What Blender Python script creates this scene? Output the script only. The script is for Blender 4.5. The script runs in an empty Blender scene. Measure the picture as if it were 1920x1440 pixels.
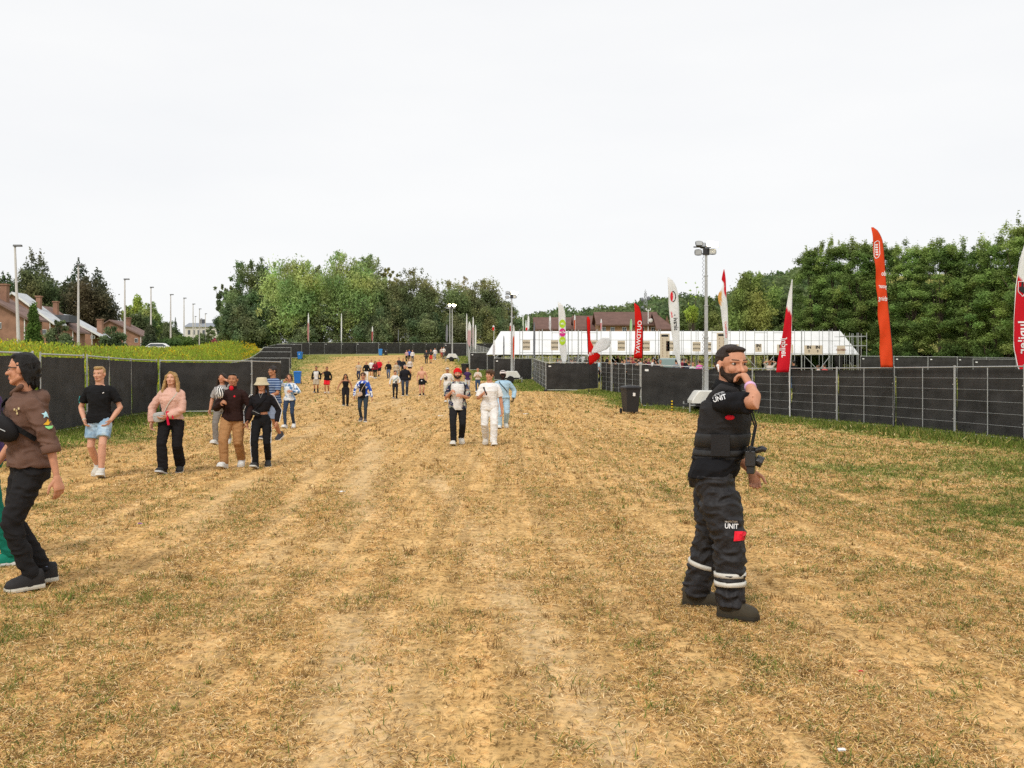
import bpy, math, random
import numpy as np
from mathutils import Vector, Matrix
from mathutils.bvhtree import BVHTree
R = math.radians
random.seed(7)
rng = np.random.default_rng(7)
S = bpy.context.scene
COL = S.collection
F = 1887.0            # focal length in photo pixels (1920 wide)
HC = 1.6              # camera height
# ---------------- camera, world, sun ----------------
cd = bpy.data.cameras.new('camera'); cam = bpy.data.objects.new('camera', cd); COL.objects.link(cam)
cd.sensor_width = 36; cd.lens = 36 * F / 1920; cd.clip_start = .1; cd.clip_end = 6000
cam.location = (0, 0, HC); cam.rotation_euler = (R(90), 0, 0); cd.shift_y = -20 / 1920
S.camera = cam
SUN_EL, SUN_AZ = 48, 200     # azimuth in degrees from +Y clockwise: behind the camera
w = bpy.data.worlds.new('World'); S.world = w; w.use_nodes = True
nt = w.node_tree; bg = nt.nodes['Background']; bg.inputs[1].default_value = .12
sky = nt.nodes.new('ShaderNodeTexSky'); sky.sky_type = 'NISHITA'; sky.sun_disc = False
sky.sun_elevation = R(SUN_EL); sky.sun_rotation = R(SUN_AZ)
tc = nt.nodes.new('ShaderNodeTexCoord'); mp = nt.nodes.new('ShaderNodeMapping'); mp.inputs['Scale'].default_value = (1, 1, 4)
nz = nt.nodes.new('ShaderNodeTexNoise'); nz.inputs['Scale'].default_value = 2.2; nz.inputs['Detail'].default_value = 5; nz.inputs['Roughness'].default_value = .5
rp = nt.nodes.new('ShaderNodeValToRGB'); rp.color_ramp.elements[0].position = .3; rp.color_ramp.elements[1].position = .72
SKYV = 6.7
rp.color_ramp.elements[0].color = (.955, .965, .98, 1); rp.color_ramp.elements[1].color = (1.03, 1.03, 1.025, 1)
sc_ = nt.nodes.new('ShaderNodeVectorMath'); sc_.operation = 'SCALE'; sc_.inputs['Scale'].default_value = SKYV
mx = nt.nodes.new('ShaderNodeMixRGB'); mx.inputs[0].default_value = .965
L = nt.links.new
L(tc.outputs['Generated'], mp.inputs[0]); L(mp.outputs[0], nz.inputs['Vector']); L(nz.outputs[0], rp.inputs[0])
L(rp.outputs[0], sc_.inputs[0]); L(sky.outputs[0], mx.inputs[1]); L(sc_.outputs[0], mx.inputs[2]); L(mx.outputs[0], bg.inputs[0])
sd = bpy.data.lights.new('sun', 'SUN'); sd.energy = 1.5; sd.angle = R(10); sd.color = (1, .95, .87)
so = bpy.data.objects.new('sun', sd); COL.objects.link(so); so.rotation_euler = (R(90 - SUN_EL), 0, R(180 - SUN_AZ) + R(180))
# direction from which the light comes: az clockwise from +Y
_d = Vector((math.sin(R(SUN_AZ)) * math.cos(R(SUN_EL)), math.cos(R(SUN_AZ)) * math.cos(R(SUN_EL)), math.sin(R(SUN_EL))))
so.rotation_euler = _d.to_track_quat('Z', 'Y').to_euler()
S.view_settings.view_transform = 'Standard'; S.view_settings.look = 'None'; S.view_settings.exposure = .27; S.view_settings.gamma = 1
S.cycles.max_bounces = 6; S.cycles.diffuse_bounces = 3; S.cycles.glossy_bounces = 2; S.cycles.transparent_max_bounces = 6
S.cycles.use_denoising = False; S.cycles.caustics_reflective = False; S.cycles.caustics_refractive = False

# ---------------- helpers ----------------
def _h(i, j, k, s):
    n = (i * 374761393 + j * 668265263 + k * 2147483647 + s * 144665) & 0xffffffff
    n = ((n ^ (n >> 13)) * 1274126177) & 0xffffffff
    n = (n ^ (n >> 16)) & 0xffffffff
    return n / 4294967295.0
def noise(p, s=0):
    p = np.asarray(p, float); f = np.floor(p); t = p - f; t = t * t * (3 - 2 * t); i = f.astype(np.int64)
    o = 0
    for a in (0, 1):
        for b in (0, 1):
            for c in (0, 1):
                o = o + _h(i[:, 0] + a, i[:, 1] + b, i[:, 2] + c, s) * (t[:, 0] if a else 1 - t[:, 0]) * (t[:, 1] if b else 1 - t[:, 1]) * (t[:, 2] if c else 1 - t[:, 2])
    return o
def sstep(x, a, b):
    t = np.clip((x - a) / (b - a), 0, 1); return t * t * (3 - 2 * t)

class MB:
    """collects vertices and faces of ONE mesh"""
    def __init__(s): s.v = []; s.f = []; s.n = 0; s.m = []; s.mi = 0
    def add(s, v, f):
        v = np.asarray(v, float).reshape(-1, 3); s.v.append(v)
        s.f += [tuple(int(i) + s.n for i in q) for q in f]; s.m += [s.mi] * len(f); s.n += len(v)
    def box(s, c, d, rz=0, M=None):
        x, y, z = [q / 2 for q in d]
        v = np.array([(a * x, b * y, e * z) for a in (-1, 1) for b in (-1, 1) for e in (-1, 1)])
        if rz: ca, sa = math.cos(rz), math.sin(rz); v = v @ np.array([[ca, sa, 0], [-sa, ca, 0], [0, 0, 1]])
        if M is not None: v = v @ np.array(M)[:3, :3].T
        s.add(v + np.array(c), [(0, 1, 3, 2), (4, 6, 7, 5), (0, 4, 5, 1), (2, 3, 7, 6), (0, 2, 6, 4), (1, 5, 7, 3)])
    def rings(s, rs, cap=True, n=None):
        """rs: list of (n,3) arrays"""
        n = len(rs[0]); b = []
        for r in rs: b += list(r)
        f = []
        for k in range(len(rs) - 1):
            for i in range(n):
                j = (i + 1) % n; f.append((k * n + i, k * n + j, (k + 1) * n + j, (k + 1) * n + i))
        if cap: f.append(tuple(range(n))[::-1]); f.append(tuple((len(rs) - 1) * n + i for i in range(n)))
        s.add(b, f)
    def tube(s, a, b, r, r2=None, n=8):
        s.path([a, b], [r, r if r2 is None else r2], n)
    def path(s, pts, rad, n=8, rnd=False):
        pts = [np.array(p, float) for p in pts]
        if not hasattr(rad, '__len__'): rad = [rad] * len(pts)
        rs = []; up = None
        T = []
        for i in range(len(pts)):
            t = pts[min(i + 1, len(pts) - 1)] - pts[max(i - 1, 0)]; T.append(t / (np.linalg.norm(t) + 1e-9))
        u = np.cross(T[0], (0, 0, 1.) if abs(T[0][2]) < .9 else (0, 1., 0)); u /= np.linalg.norm(u)
        an = np.arange(n) * 2 * math.pi / n
        def ring(c, u, v, r): return c + r * (np.cos(an)[:, None] * u + np.sin(an)[:, None] * v)
        for i, p in enumerate(pts):
            u = u - T[i] * np.dot(u, T[i]); u /= np.linalg.norm(u); v = np.cross(T[i], u)
            if rnd and i == 0:
                for q in (85, 60, 30): rs.append(ring(p - T[0] * rad[0] * math.sin(R(q)), u, v, rad[0] * math.cos(R(q))))
            rs.append(ring(p, u, v, rad[i]))
            if rnd and i == len(pts) - 1:
                for q in (30, 60, 85): rs.append(ring(p + T[i] * rad[i] * math.sin(R(q)), u, v, rad[i] * math.cos(R(q))))
        s.rings(rs)
    def ell(s, c, r, M=None, n=12, m=8):
        v = []; an = np.arange(n) * 2 * math.pi / n; rs = []
        for k in range(m + 1):
            ph = -math.pi / 2 + math.pi * (k + .02) / (m + .04); 
            rs.append(np.stack([np.cos(an) * math.cos(ph), np.sin(an) * math.cos(ph), np.full(n, math.sin(ph))], 1))
        rs = [q * np.array(r) for q in rs]
        if M is not None: A = np.array(M)[:3, :3].T; rs = [q @ A for q in rs]
        s.rings([q + np.array(c) for q in rs])
    def poly(s, pts, depth=(0, .3, 0)):
        """extruded polygon"""
        p = np.array(pts, float); n = len(p); q = p + np.array(depth)
        s.add(np.vstack([p, q]), [tuple(range(n)), tuple(range(n, 2 * n))[::-1]] + [(i, n + i, n + (i + 1) % n, (i + 1) % n) for i in range(n)])
    def mesh(s, name='mesh', smooth=False):
        me = bpy.data.meshes.new(name)
        me.from_pydata(np.vstack(s.v).tolist() if s.v else [], [], s.f)
        if any(s.m): me.polygons.foreach_set('material_index', s.m)
        if smooth: me.polygons.foreach_set('use_smooth', [True] * len(me.polygons))
        me.update(); return me
    def build(s, name, m, parent=None, smooth=False, loc=None):
        return obj(name, s.mesh(name, smooth), m, parent, loc)
def obj(name, me, m=None, parent=None, loc=None):
    o = bpy.data.objects.new(name, me); COL.objects.link(o)
    if m is not None:
        for q in (m if isinstance(m, (list, tuple)) else [m]): me.materials.append(q)
    if parent is not None: o.parent = parent
    if loc is not None: o.location = loc
    return o
def tag(o, label=None, cat=None, group=None, kind=None):
    if label: o['label'] = label
    if cat: o['category'] = cat
    if group: o['group'] = group
    if kind: o['kind'] = kind
    return o
def thing(name, label, cat, loc=(0, 0, 0), rz=0, group=None):
    o = bpy.data.objects.new(name, None); COL.objects.link(o); o.location = loc; o.rotation_euler = (0, 0, rz); o.empty_display_size = .2
    return tag(o, label, cat, group)
def copy_tree(o, parent=None):
    c = o.copy(); COL.objects.link(c)
    if parent is not None: c.parent = parent
    for ch in list(o.children): copy_tree(ch, c)
    return c
def big(name, V, Q, m, col=None, parent=None, smooth=False):
    """fast mesh of quads/tris from numpy: V (n,3), Q (m,k)"""
    me = bpy.data.meshes.new(name); k = Q.shape[1]
    me.vertices.add(len(V)); me.vertices.foreach_set('co', V.astype(np.float32).ravel())
    me.loops.add(Q.size); me.loops.foreach_set('vertex_index', Q.astype(np.int32).ravel())
    me.polygons.add(len(Q)); me.polygons.foreach_set('loop_start', np.arange(0, Q.size, k, dtype=np.int32))
    if smooth: me.polygons.foreach_set('use_smooth', np.ones(len(Q), bool))
    if col is not None:
        a = me.color_attributes.new('col', 'FLOAT_COLOR', 'POINT'); c = np.ones((len(V), 4), np.float32); c[:, :3] = col
        a.data.foreach_set('color', c.ravel())
    me.update(calc_edges=True); me.validate()
    return obj(name, me, m, parent)

MATS = {}
def mat(name, col, rough=.8, var=.12, scale=6, bump=0, bscale=60, metal=0, spec=.3, attr=None, transl=0, emit=None, stretch=None, col2=None, detail=4):
    if name in MATS: return MATS[name]
    m = bpy.data.materials.new(name); m.use_nodes = True; MATS[name] = m
    n = m.node_tree; N = n.nodes; B = N['Principled BSDF']; l = n.links.new
    B.inputs['Roughness'].default_value = rough; B.inputs['Metallic'].default_value = metal; B.inputs['Specular IOR Level'].default_value = spec
    t = N.new('ShaderNodeTexCoord'); mpp = N.new('ShaderNodeMapping'); l(t.outputs['Object'], mpp.inputs[0])
    if stretch: mpp.inputs['Scale'].default_value = stretch
    z = N.new('ShaderNodeTexNoise'); z.inputs['Scale'].default_value = scale; z.inputs['Detail'].default_value = detail; l(mpp.outputs[0], z.inputs['Vector'])
    if attr:
        a = N.new('ShaderNodeAttribute'); a.attribute_name = attr; src = a.outputs['Color']
        mm = N.new('ShaderNodeMapRange'); mm.inputs['To Min'].default_value = 1 - var; mm.inputs['To Max'].default_value = 1 + var; l(z.outputs[0], mm.inputs['Value'])
        s = N.new('ShaderNodeVectorMath'); s.operation = 'SCALE'; l(src, s.inputs[0]); l(mm.outputs[0], s.inputs['Scale']); out = s.outputs[0]
    else:
        r = N.new('ShaderNodeValToRGB'); c = np.array(col[:3]); r.color_ramp.elements[0].position = .3; r.color_ramp.elements[1].position = .7
        c2 = np.array(col2) if col2 is not None else np.minimum(c * (1 + var), 1); c1 = c if col2 is not None else c * (1 - var)
        r.color_ramp.elements[0].color = (*c1, 1); r.color_ramp.elements[1].color = (*c2, 1); l(z.outputs[0], r.inputs[0]); out = r.outputs[0]
    l(out, B.inputs['Base Color'])
    if bump:
        z2 = N.new('ShaderNodeTexNoise'); z2.inputs['Scale'].default_value = bscale; z2.inputs['Detail'].default_value = 3; l(mpp.outputs[0], z2.inputs['Vector'])
        b = N.new('ShaderNodeBump'); b.inputs['Strength'].default_value = bump; b.inputs['Distance'].default_value = .02; l(z2.outputs[0], b.inputs['Height']); l(b.outputs[0], B.inputs['Normal'])
    if transl:
        T = N.new('ShaderNodeBsdfTranslucent'); l(out, T.inputs[0]); X = N.new('ShaderNodeMixShader'); X.inputs[0].default_value = transl
        l(B.outputs[0], X.inputs[1]); l(T.outputs[0], X.inputs[2]); l(X.outputs[0], N['Material Output'].inputs[0])
    if emit: B.inputs['Emission Color'].default_value = (*emit[:3], 1); B.inputs['Emission Strength'].default_value = emit[3]
    return m
def PX(px, d): return (px - 960) / F * d
def PZ(py, d): return HC + (700 - py) / F * d
def P(px, py, d): return (PX(px, d), d, PZ(py, d))

# ---------------- terrain ----------------
_cd = np.array([0, 30, 36, 45, 55, 67, 78, 89, 97, 112, 127, 143, 160, 200, 260, 400, 800, 6000.])
_cz = np.array([0, 0, 0, .03, .1, .27, .6, .95, 1.28, 1.98, 2.85, 3.75, 4.5, 5.6, 7.8, 12, 16, 20.])
_g = np.arange(-30, 420, .5); _gz = np.interp(_g, _cd, _cz); _k = np.hanning(25); _k /= _k.sum()
_gz = np.convolve(np.pad(_gz, 12, 'edge'), _k, 'valid')
_fl = [(-5, -11.2), (20, -11.2), (27, -11.6), (34, -13.4), (38, -13.4), (50, -14.8), (89, -23.2), (112, -28.2), (127, -31.4), (143, -33.5), (160, -36), (6000, -60)]
def fence_left(y): return np.interp(y, [a for a, b in _fl], [b for a, b in _fl])
def ground(x, y):
    x = np.asarray(x, float); y = np.asarray(y, float)
    z = np.where(y < 400, np.interp(y, _g, _gz), np.interp(y, _cd, _cz))
    z = z - .22 * sstep(x, 5, 10) * (1 - sstep(y, 44, 66)) * sstep(y, 14, 26)
    z = z + .62 * sstep(x - right_edge(y), 1, 5) * sstep(y, 46, 55) * (1 - sstep(y, 74, 90)) * (1 - sstep(x, 16, 24))
    z = z + .07 * sstep(-x, 7, 11) * (1 - sstep(y, 40, 60)) * sstep(y, 18, 26)
    s = fence_left(y) - x                     # bank on the left behind the fence
    z = z + 1.35 * sstep(s, .8, 5) * sstep(y, 5, 25) * (1 - sstep(y, 150, 200))
    z = z + np.interp(x / np.maximum(y, 1), [-.4, 0, .06, .16, .25, .4, .8], [0, 4, 9, 13, 24, 30, 34]) * sstep(y, 260, 420) * (x > -200)
    return z
def gz(x, y): return float(ground(np.array([x]), np.array([y]))[0])
def dist_for(px, py, d0=3, d1=230):
    d = np.arange(d0, d1, .05); yy = 700 - (ground(PX(px, d), d) - HC) * F / d
    k = np.argmax(yy <= py); return float(d[k])
def build_ground():
    ys = np.concatenate([np.arange(-12, 4, 1.), np.arange(4, 40, .25), np.arange(40, 110, 1), np.arange(110, 300, 2.5), np.geomspace(300, 5500, 40)])
    us = np.concatenate([-np.geomspace(.62, 8, 10)[::-1], np.linspace(-.6, .6, 150), np.geomspace(.62, 8, 10)])
    Y, U = np.meshgrid(ys, us, indexing='ij'); X = U * (np.abs(Y) + 12)
    Z = ground(X.ravel(), Y.ravel()); p = np.stack([X.ravel(), Y.ravel(), Z], 1)
    near = (Y.ravel() < 60)
    p[:, 2] += near * (.03 * (noise(p * (.9, .9, 0), 3) - .5) + .025 * (noise(p * (3.2, 3.2, 0), 4) - .5))
    a, b = Y.shape; idx = np.arange(a * b).reshape(a, b)
    Q = np.stack([idx[:-1, :-1], idx[:-1, 1:], idx[1:, 1:], idx[1:, :-1]], -1).reshape(-1, 4)
    g = green_at(p[:, 0], p[:, 1])
    o = big('ground', p, Q, ground_mat(), np.stack([g, track_at(p[:, 0], p[:, 1]), g], 1), smooth=True); tag(o, kind='structure')
def right_edge(y): return np.interp(y, [0, 26, 29.2, 32.5, 36, 39, 42.4, 46, 50, 60, 69.8, 70, 88, 89, 110, 149, 150, 200], [13.8, 13.3, 12.8, 12.3, 11.6, 10.8, 10., 7, 7, 7.5, 5.8, 2.3, 1.7, -1.6, -2, -6.7, -7, -8])
def green_at(x, y):
    """1 where the grass is green: along the fences, patchy towards the right foreground"""
    x = np.asarray(x, float); y = np.asarray(y, float); p = np.stack([x, y, 0 * x], 1)
    n = noise(p * .7, 11) - .5; n2 = noise(p * .22, 12) - .5
    dl = x - fence_left(y); dr = right_edge(y) - x; dl = np.where(y > 60, dl / (1 + (y - 60) / 50), dl)
    sp = 1 + y / 140
    g = 1 - sstep(dl + 1.6 * n, .4 * sp, 2.6 * sp); g = np.maximum(g, 1 - sstep(dr + 1.6 * n, .4 * sp, 2.6 * sp))
    g = g * (1 - .25 * sstep(y, 30, 80))
    fy = np.interp(x, [-36, -20, -8], [160, 178, 205.]); g = np.maximum(g, sstep(y + 4 * n - fy, -30, -8))
    g = np.maximum(g, sstep(-dl, -.2, .4)); g = np.maximum(g, np.where((-dr > 1.5) & (y > 48) & (y < 175), .1, sstep(-dr, -.2, .4) * .75))
    q = .38 * sstep(x + 3 * n2, 1.0, 5) * (1 - sstep(y, 14, 30)) + .22 * sstep(x, 4, 9) * (1 - sstep(y, 30, 50)) + .16 * sstep(-x + 3 * n2, 1.5, 4) * (1 - sstep(y, 9, 16))
    q = q * (1 + 1.2 * n)
    return np.clip(np.maximum(g, q), 0, 1)
def track_at(x, y):
    """1 on the worn tracks that run up the field"""
    x = np.asarray(x, float); y = np.asarray(y, float); u = x + .13 * y; wob = .25 * (noise(np.stack([y * .12, u * 0, 0 * y], 1), 41) - .5)
    t = 0 * x
    for c, w_, a in ((-.15, .30, .8), (.95, .20, .75), (-1.0, .16, .5), (-1.9, .25, .55), (1.75, .16, .35), (2.5, .3, .4), (-2.9, .2, .4), (-3.8, .35, .45), (3.8, .3, .3)):
        t = np.maximum(t, a * np.exp(-((u - c - wob) / w_) ** 2))
    brk = noise(np.stack([u * 1.5, y * .35, 0 * y], 1), 42)
    return t * sstep(brk, .25, .75) * (1 - sstep(y, 60, 110))
def ground_mat():
    m = bpy.data.materials.new('trampled_grass'); m.use_nodes = True; n = m.node_tree; N = n.nodes; B = N['Principled BSDF']; l = n.links.new
    B.inputs['Roughness'].default_value = .95; B.inputs['Specular IOR Level'].default_value = .1
    t = N.new('ShaderNodeTexCoord')
    def mapping(scale, rot=0):
        q = N.new('ShaderNodeMapping'); q.inputs['Scale'].default_value = scale; q.inputs['Rotation'].default_value = (0, 0, rot); l(t.outputs['Object'], q.inputs[0]); return q
    def ntex(mp_, sc, det=5, rough=.6):
        z = N.new('ShaderNodeTexNoise'); z.inputs['Scale'].default_value = sc; z.inputs['Detail'].default_value = det; z.inputs['Roughness'].default_value = rough; l(mp_.outputs[0], z.inputs['Vector']); return z
    def ramp(src, els):
        r = N.new('ShaderNodeValToRGB'); e = r.color_ramp.elements
        while len(e) < len(els): e.new(.5)
        for q, (a, c) in zip(e, els): q.position = a; q.color = (*c, 1)
        l(src, r.inputs[0]); return r
    def mix(f, a, b, mode='MIX'):
        x = N.new('ShaderNodeMixRGB'); x.blend_type = mode
        if isinstance(f, float): x.inputs[0].default_value = f
        else: l(f, x.inputs[0])
        l(a, x.inputs[1]); l(b, x.inputs[2]); return x
    m1 = mapping((1, 1, 1)); 
    a = ramp(ntex(m1, 2.6, 9, .74).outputs[0], [(.28, (.34, .20, .08)), (.44, (.56, .35, .14)), (.6, (.73, .475, .21)), (.8, (.50, .32, .13))])
    # tyre and foot tracks running up the field
    tr = ramp(ntex(mapping((3.6, .05, 1), R(-7.4)), 1.6, 3, .55).outputs[0], [(.36, (.66, .62, .55)), (.5, (1, 1, 1)), (.62, (1.25, 1.2, 1.16))])
    c = mix(.8, a.outputs[0], tr.outputs[0], 'MULTIPLY')
    # small dark flecks: shade between clumps of dead grass, painted into the colour
    fl = ramp(ntex(mapping((5, 3, 1)), 5, 7, .78).outputs[0], [(.40, (.26, .22, .12)), (.49, (.95, .95, .92)), (.64, (1.2, 1.16, 1.05))])
    c = mix(.9, c.outputs[0], fl.outputs[0], 'MULTIPLY')
    at = N.new('ShaderNodeAttribute'); at.attribute_name = 'col'; sp = N.new('ShaderNodeSeparateColor'); l(at.outputs['Color'], sp.inputs[0])
    rib = N.new('ShaderNodeTexWave'); rib.bands_direction = 'Y'; rib.inputs['Scale'].default_value = 1.9; rib.inputs['Distortion'].default_value = 14; rib.inputs['Detail'].default_value = 6; rib.inputs['Detail Scale'].default_value = 2.5; l(m1.outputs[0], rib.inputs['Vector'])
    wn = ramp(rib.outputs[0], [(.1, (.62, .45, .24)), (.8, (.76, .58, .35))]); wf = N.new('ShaderNodeMath'); wf.operation = 'MULTIPLY'; wf.inputs[1].default_value = .6; l(sp.outputs[1], wf.inputs[0])
    c = mix(wf.outputs[0], c.outputs[0], wn.outputs[0])
    gr = ramp(ntex(mapping((3, 2, 1)), 3, 7, .7).outputs[0], [(.35, (.07, .10, .02)), (.5, (.20, .24, .05)), (.66, (.42, .38, .12))])
    fn = ntex(mapping((1, .5, 1)), 2.4, 8, .75)
    mt = N.new('ShaderNodeMath'); mt.operation = 'ADD'; l(sp.outputs[0], mt.inputs[0]); l(fn.outputs[0], mt.inputs[1])
    gm = ramp(mt.outputs[0], [(.78, (0, 0, 0)), (.98, (.85, .85, .85))])
    c = mix(gm.outputs[0], c.outputs[0], gr.outputs[0])
    l(c.outputs[0], B.inputs['Base Color'])
    b = N.new('ShaderNodeBump'); b.inputs['Strength'].default_value = .7; b.inputs['Distance'].default_value = .03
    l(ntex(m1, 9, 8, .7).outputs[0], b.inputs['Height']); l(b.outputs[0], B.inputs['Normal'])
    return m
build_ground()
# ---------------- fences ----------------
G1 = 'black screened fence panels on the right'; G2 = 'black screened fence panels on the left'; G3 = 'black fence panels across the far end'
M_galv = mat('galvanised', (.42, .43, .42), .45, .15, 12, metal=.35)
M_white = mat('white_paint', (.78, .78, .76), .5, .05, 5)
M_rub = mat('rubber', (.03, .03, .03), .8)
def fabric_mat():
    m = mat('fence_fabric', (.040, .038, .036), .75, .38, 1.6, .6, 90)
    N = m.node_tree.nodes; l = m.node_tree.links.new
    t = N['Texture Coordinate']; wv = N.new('ShaderNodeTexWave'); wv.wave_type = 'BANDS'; wv.bands_direction = 'X'; wv.inputs['Scale'].default_value = 9; wv.inputs['Distortion'].default_value = 1.5
    l(t.outputs['Object'], wv.inputs['Vector'])
    b = [q for q in N if q.type == 'BUMP'][0]; b.inputs['Distance'].default_value = .03
    ad = N.new('ShaderNodeMath'); ad.operation = 'ADD'; z = b.inputs['Height'].links[0].from_socket; l(z, ad.inputs[0]); l(wv.outputs[0], ad.inputs[1]); l(ad.outputs[0], b.inputs['Height'])
    return m
M_fab = fabric_mat()
M_tag = mat('white_label', (.8, .8, .78), .5, .03)
PANELS = {}
def panel(a, b, style, label, group, z=None):
    """temporary fence panel from a to b (x,y). style: front = screen towards the camera, bars = wires before the screen, bare"""
    ax, ay = a; bx, by = b; Lg = math.hypot(bx - ax, by - ay); ang = math.atan2(by - ay, bx - ax)
    za, zb = (gz(ax, ay), gz(bx, by)) if z is None else z
    key = (style, group == G2, round(Lg, 2), round(zb - za, 2))
    o = thing('fence_panel', label, 'fence panel', (ax, ay, za), ang, group)
    far = ay > 75
    if key in PANELS:
        for n, me, par in PANELS[key]:
            q = bpy.data.objects.new(n, me); COL.objects.link(q); q.parent = o
        return o
    sh = (zb - za) / Lg; H = 2.0; rec = []
    def fin(n, mb, m):
        mb.v = [q + np.stack([0 * q[:, 0], 0 * q[:, 0], q[:, 0] * sh], 1) for q in mb.v]
        me = mb.mesh(n); me.materials.append(m); rec.append((n, me, None)); q = bpy.data.objects.new(n, me); COL.objects.link(q); q.parent = o
    r = .021; n = 6 if far else 8
    f = MB()
    for x in (r, Lg - r): f.tube((x, 0, .06), (x, 0, H + .05), r, n=n)
    for zz in (.10, H): f.tube((r, 0, zz), (Lg - r, 0, zz), r * .9, n=n)
    fin('frame', f, M_galv)
    y0 = {'front': -.012, 'bars': .03, 'bare': 0}[style]
    if style == 'bars':
        f = MB()
        f.tube((Lg / 2, 0, .1), (Lg / 2, 0, H), .014, n=n); fin('centre_post', f, M_galv)
    if style != 'front':
        f = MB(); k = 6
        for i in range(1, k): f.tube((r, .004, .1 + i * (H - .1) / k), (Lg - r, .004, .1 + i * (H - .1) / k), .0045 if not far else .007, n=4)
        if style == 'bare':
            m_ = 12
            for i in range(1, m_): f.tube((Lg * i / m_, .004, .1), (Lg * i / m_, .004, H), .007, n=4)
        fin('wire_infill', f, M_galv)
    if style != 'bare':
        nx, nzz = (14, 9) if not far else (6, 4)
        u = np.linspace(.03, Lg - .03, nx); v = np.linspace(.14, H - .05, nzz); U, V = np.meshgrid(u, v)
        pp = np.stack([U.ravel(), 0 * U.ravel(), V.ravel()], 1); q = noise(pp * 2.1 + (ax, ay, 0), 5) - .5
        sag = -.025 * np.abs(np.sin(U.ravel() * math.pi / (Lg / 6))) * (V.ravel() > H - .2)
        pp[:, 1] = y0 * 2.2 - (.09 * q * np.sin(V.ravel() / H * math.pi)) * (1 if style == 'front' else -1); pp[:, 2] += sag
        f = MB(); I = np.arange(nx * nzz).reshape(nzz, nx)
        qs = [(I[i, j], I[i, j + 1], I[i + 1, j + 1], I[i + 1, j]) for i in range(nzz - 1) for j in range(nx - 1)]
        f.add(pp, qs); f.add(pp + (0, .006, 0), [t[::-1] for t in qs]); fin('screen', f, M_fab)
        if style == 'front' and group is not G2:
            f = MB(); f.box((.28, y0 * 2.2 - .035, H - .26), (.17, .006, .09)); fin('label_tag', f, M_tag)
    f = MB(); f.box((0, 0, .06), (.22, .6, .12)); fin('foot', f, M_rub) if style != 'front' or not far else None
    if not far:
        for zz in (.5, 1.5): f = MB(); f.box((-.02, 0, zz), (.1, .05, .03)); fin('coupler', f, M_galv)
    PANELS[key] = rec
    return o
ORD = ['first', 'second', 'third', 'fourth', 'fifth', 'sixth', 'seventh', 'eighth', 'ninth', 'tenth', 'eleventh', 'twelfth', 'thirteenth', 'fourteenth', 'fifteenth', 'sixteenth', 'seventeenth', 'eighteenth', 'nineteenth', 'twentieth', 'twenty-first', 'twenty-second']
def run(pts, style, lab, group, split=3.45):
    """pts [(px,d)]: panels between successive posts; long stretches are divided"""
    q = []
    for (p0, d0), (p1, d1) in zip(pts[:-1], pts[1:]):
        a = np.array((PX(p0, d0), d0)); b = np.array((PX(p1, d1), d1)); k = max(1, round(np.linalg.norm(b - a) / split)) if split else 1
        q += [(a + (b - a) * i / k, a + (b - a) * (i + 1) / k) for i in range(k)]
    for i, (a, b) in enumerate(q): panel(tuple(a), tuple(b), style, lab.replace('#', ORD[i] if i < len(ORD) else 'last'), group)
G1 = 'black screened fence panels on the right'; G2 = 'black screened fence panels on the left'; G3 = 'black fence panels across the far end'
run([(1411, 42.4), (1481, 39.1), (1569, 35.8), (1676, 32.5), (1790, 29.2), (1921, 26.0), (2080, 22.8), (2350, 19.4)], 'bars', 'wired black fence panel, # to the right of the security guard', G1, 0)
run([(1202, 46.6), (1318, 45.6)], 'front', 'plain black fence panel beside the black bin and left of the security guard', G1, 0)
run([(1318, 45.6), (1411, 42.4)], 'bars', 'black fence panel directly behind the security guard', G1, 0)
run([(1200, 59.4), (1203, 46.6)], 'bars', '# edge-on black panel receding behind the black bin', G1)
run([(1126, 69.4), (1200, 59.4)], 'bars', 'slanting black panel behind the black bin, # from the wide frontal panel', G1)
run([(1023.5, 69.8), (1121.5, 69.5)], 'front', 'wide frontal black panel with white tag under the white circle-logo flag', G1, 0)
run([(998, 88.2), (1023, 70.2)], 'bars', '# receding black panel right of the white light tower trailer', G1)
run([(926, 88.5), (997, 88.3)], 'front', 'black frontal panel behind the middle light tower trailer', G1, 0)
run([(881, 110), (939, 109.8)], 'front', 'black frontal panel behind the walking pair, beside the dark bin', G1, 0)
run([(939, 109.6), (927, 89)], 'bars', '# hidden receding panel behind the middle light tower', G1)
run([(832.5, 149.2), (876, 149)], 'front', 'black frontal panel behind the farthest light tower trailer', G1, 0)
run([(877, 148.6), (881, 110.6)], 'bare', '# bare panel edge-on left of the feather flags', 'bare wire fence panels by the flags')
run([(881, 146), (925, 120), (1052, 84.5), (1120, 72)], 'bare', '# bare wire panel, counted from the left, before the white canopy', 'bare wire fence panels before the canopy')
# left: near side
run([(-110, 17.5), (62, 20.9)], 'front', '# black panel behind the man in the brown hoodie', G2)
run([(75, 23.6), (157, 26.9)], 'front', 'black panel between the brown hoodie man and the black t-shirt man', G2, 0)
run([(163, 27.0), (204, 30.5), (245, 34.0), (294, 37.3)], 'front', '# slanting black panel behind the man in black t-shirt', G2, 0)
run([(299, 37.4), (472, 38.5)], 'front', 'wide frontal black panel behind the woman in pink', G2, 0)
run([(472, 38.5), (526, 41.7)], 'front', 'black panel behind the man in striped blue t-shirt', G2, 0)
run([(386, 50), (469, 88.5)], 'front', '# receding panel on the bank, behind the frontal panel', G2)
run([(469, 89), (543, 88.6)], 'front', 'frontal black panel just left of the nearest blue bin', G2, 0)
run([(469, 90), (487, 111.6)], 'front', '# receding link panel left of the nearest blue bin', G2)
run([(487, 112), (546, 111.6)], 'front', 'second frontal panel of the staggered row below the goldenrod', G2, 0)
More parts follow.
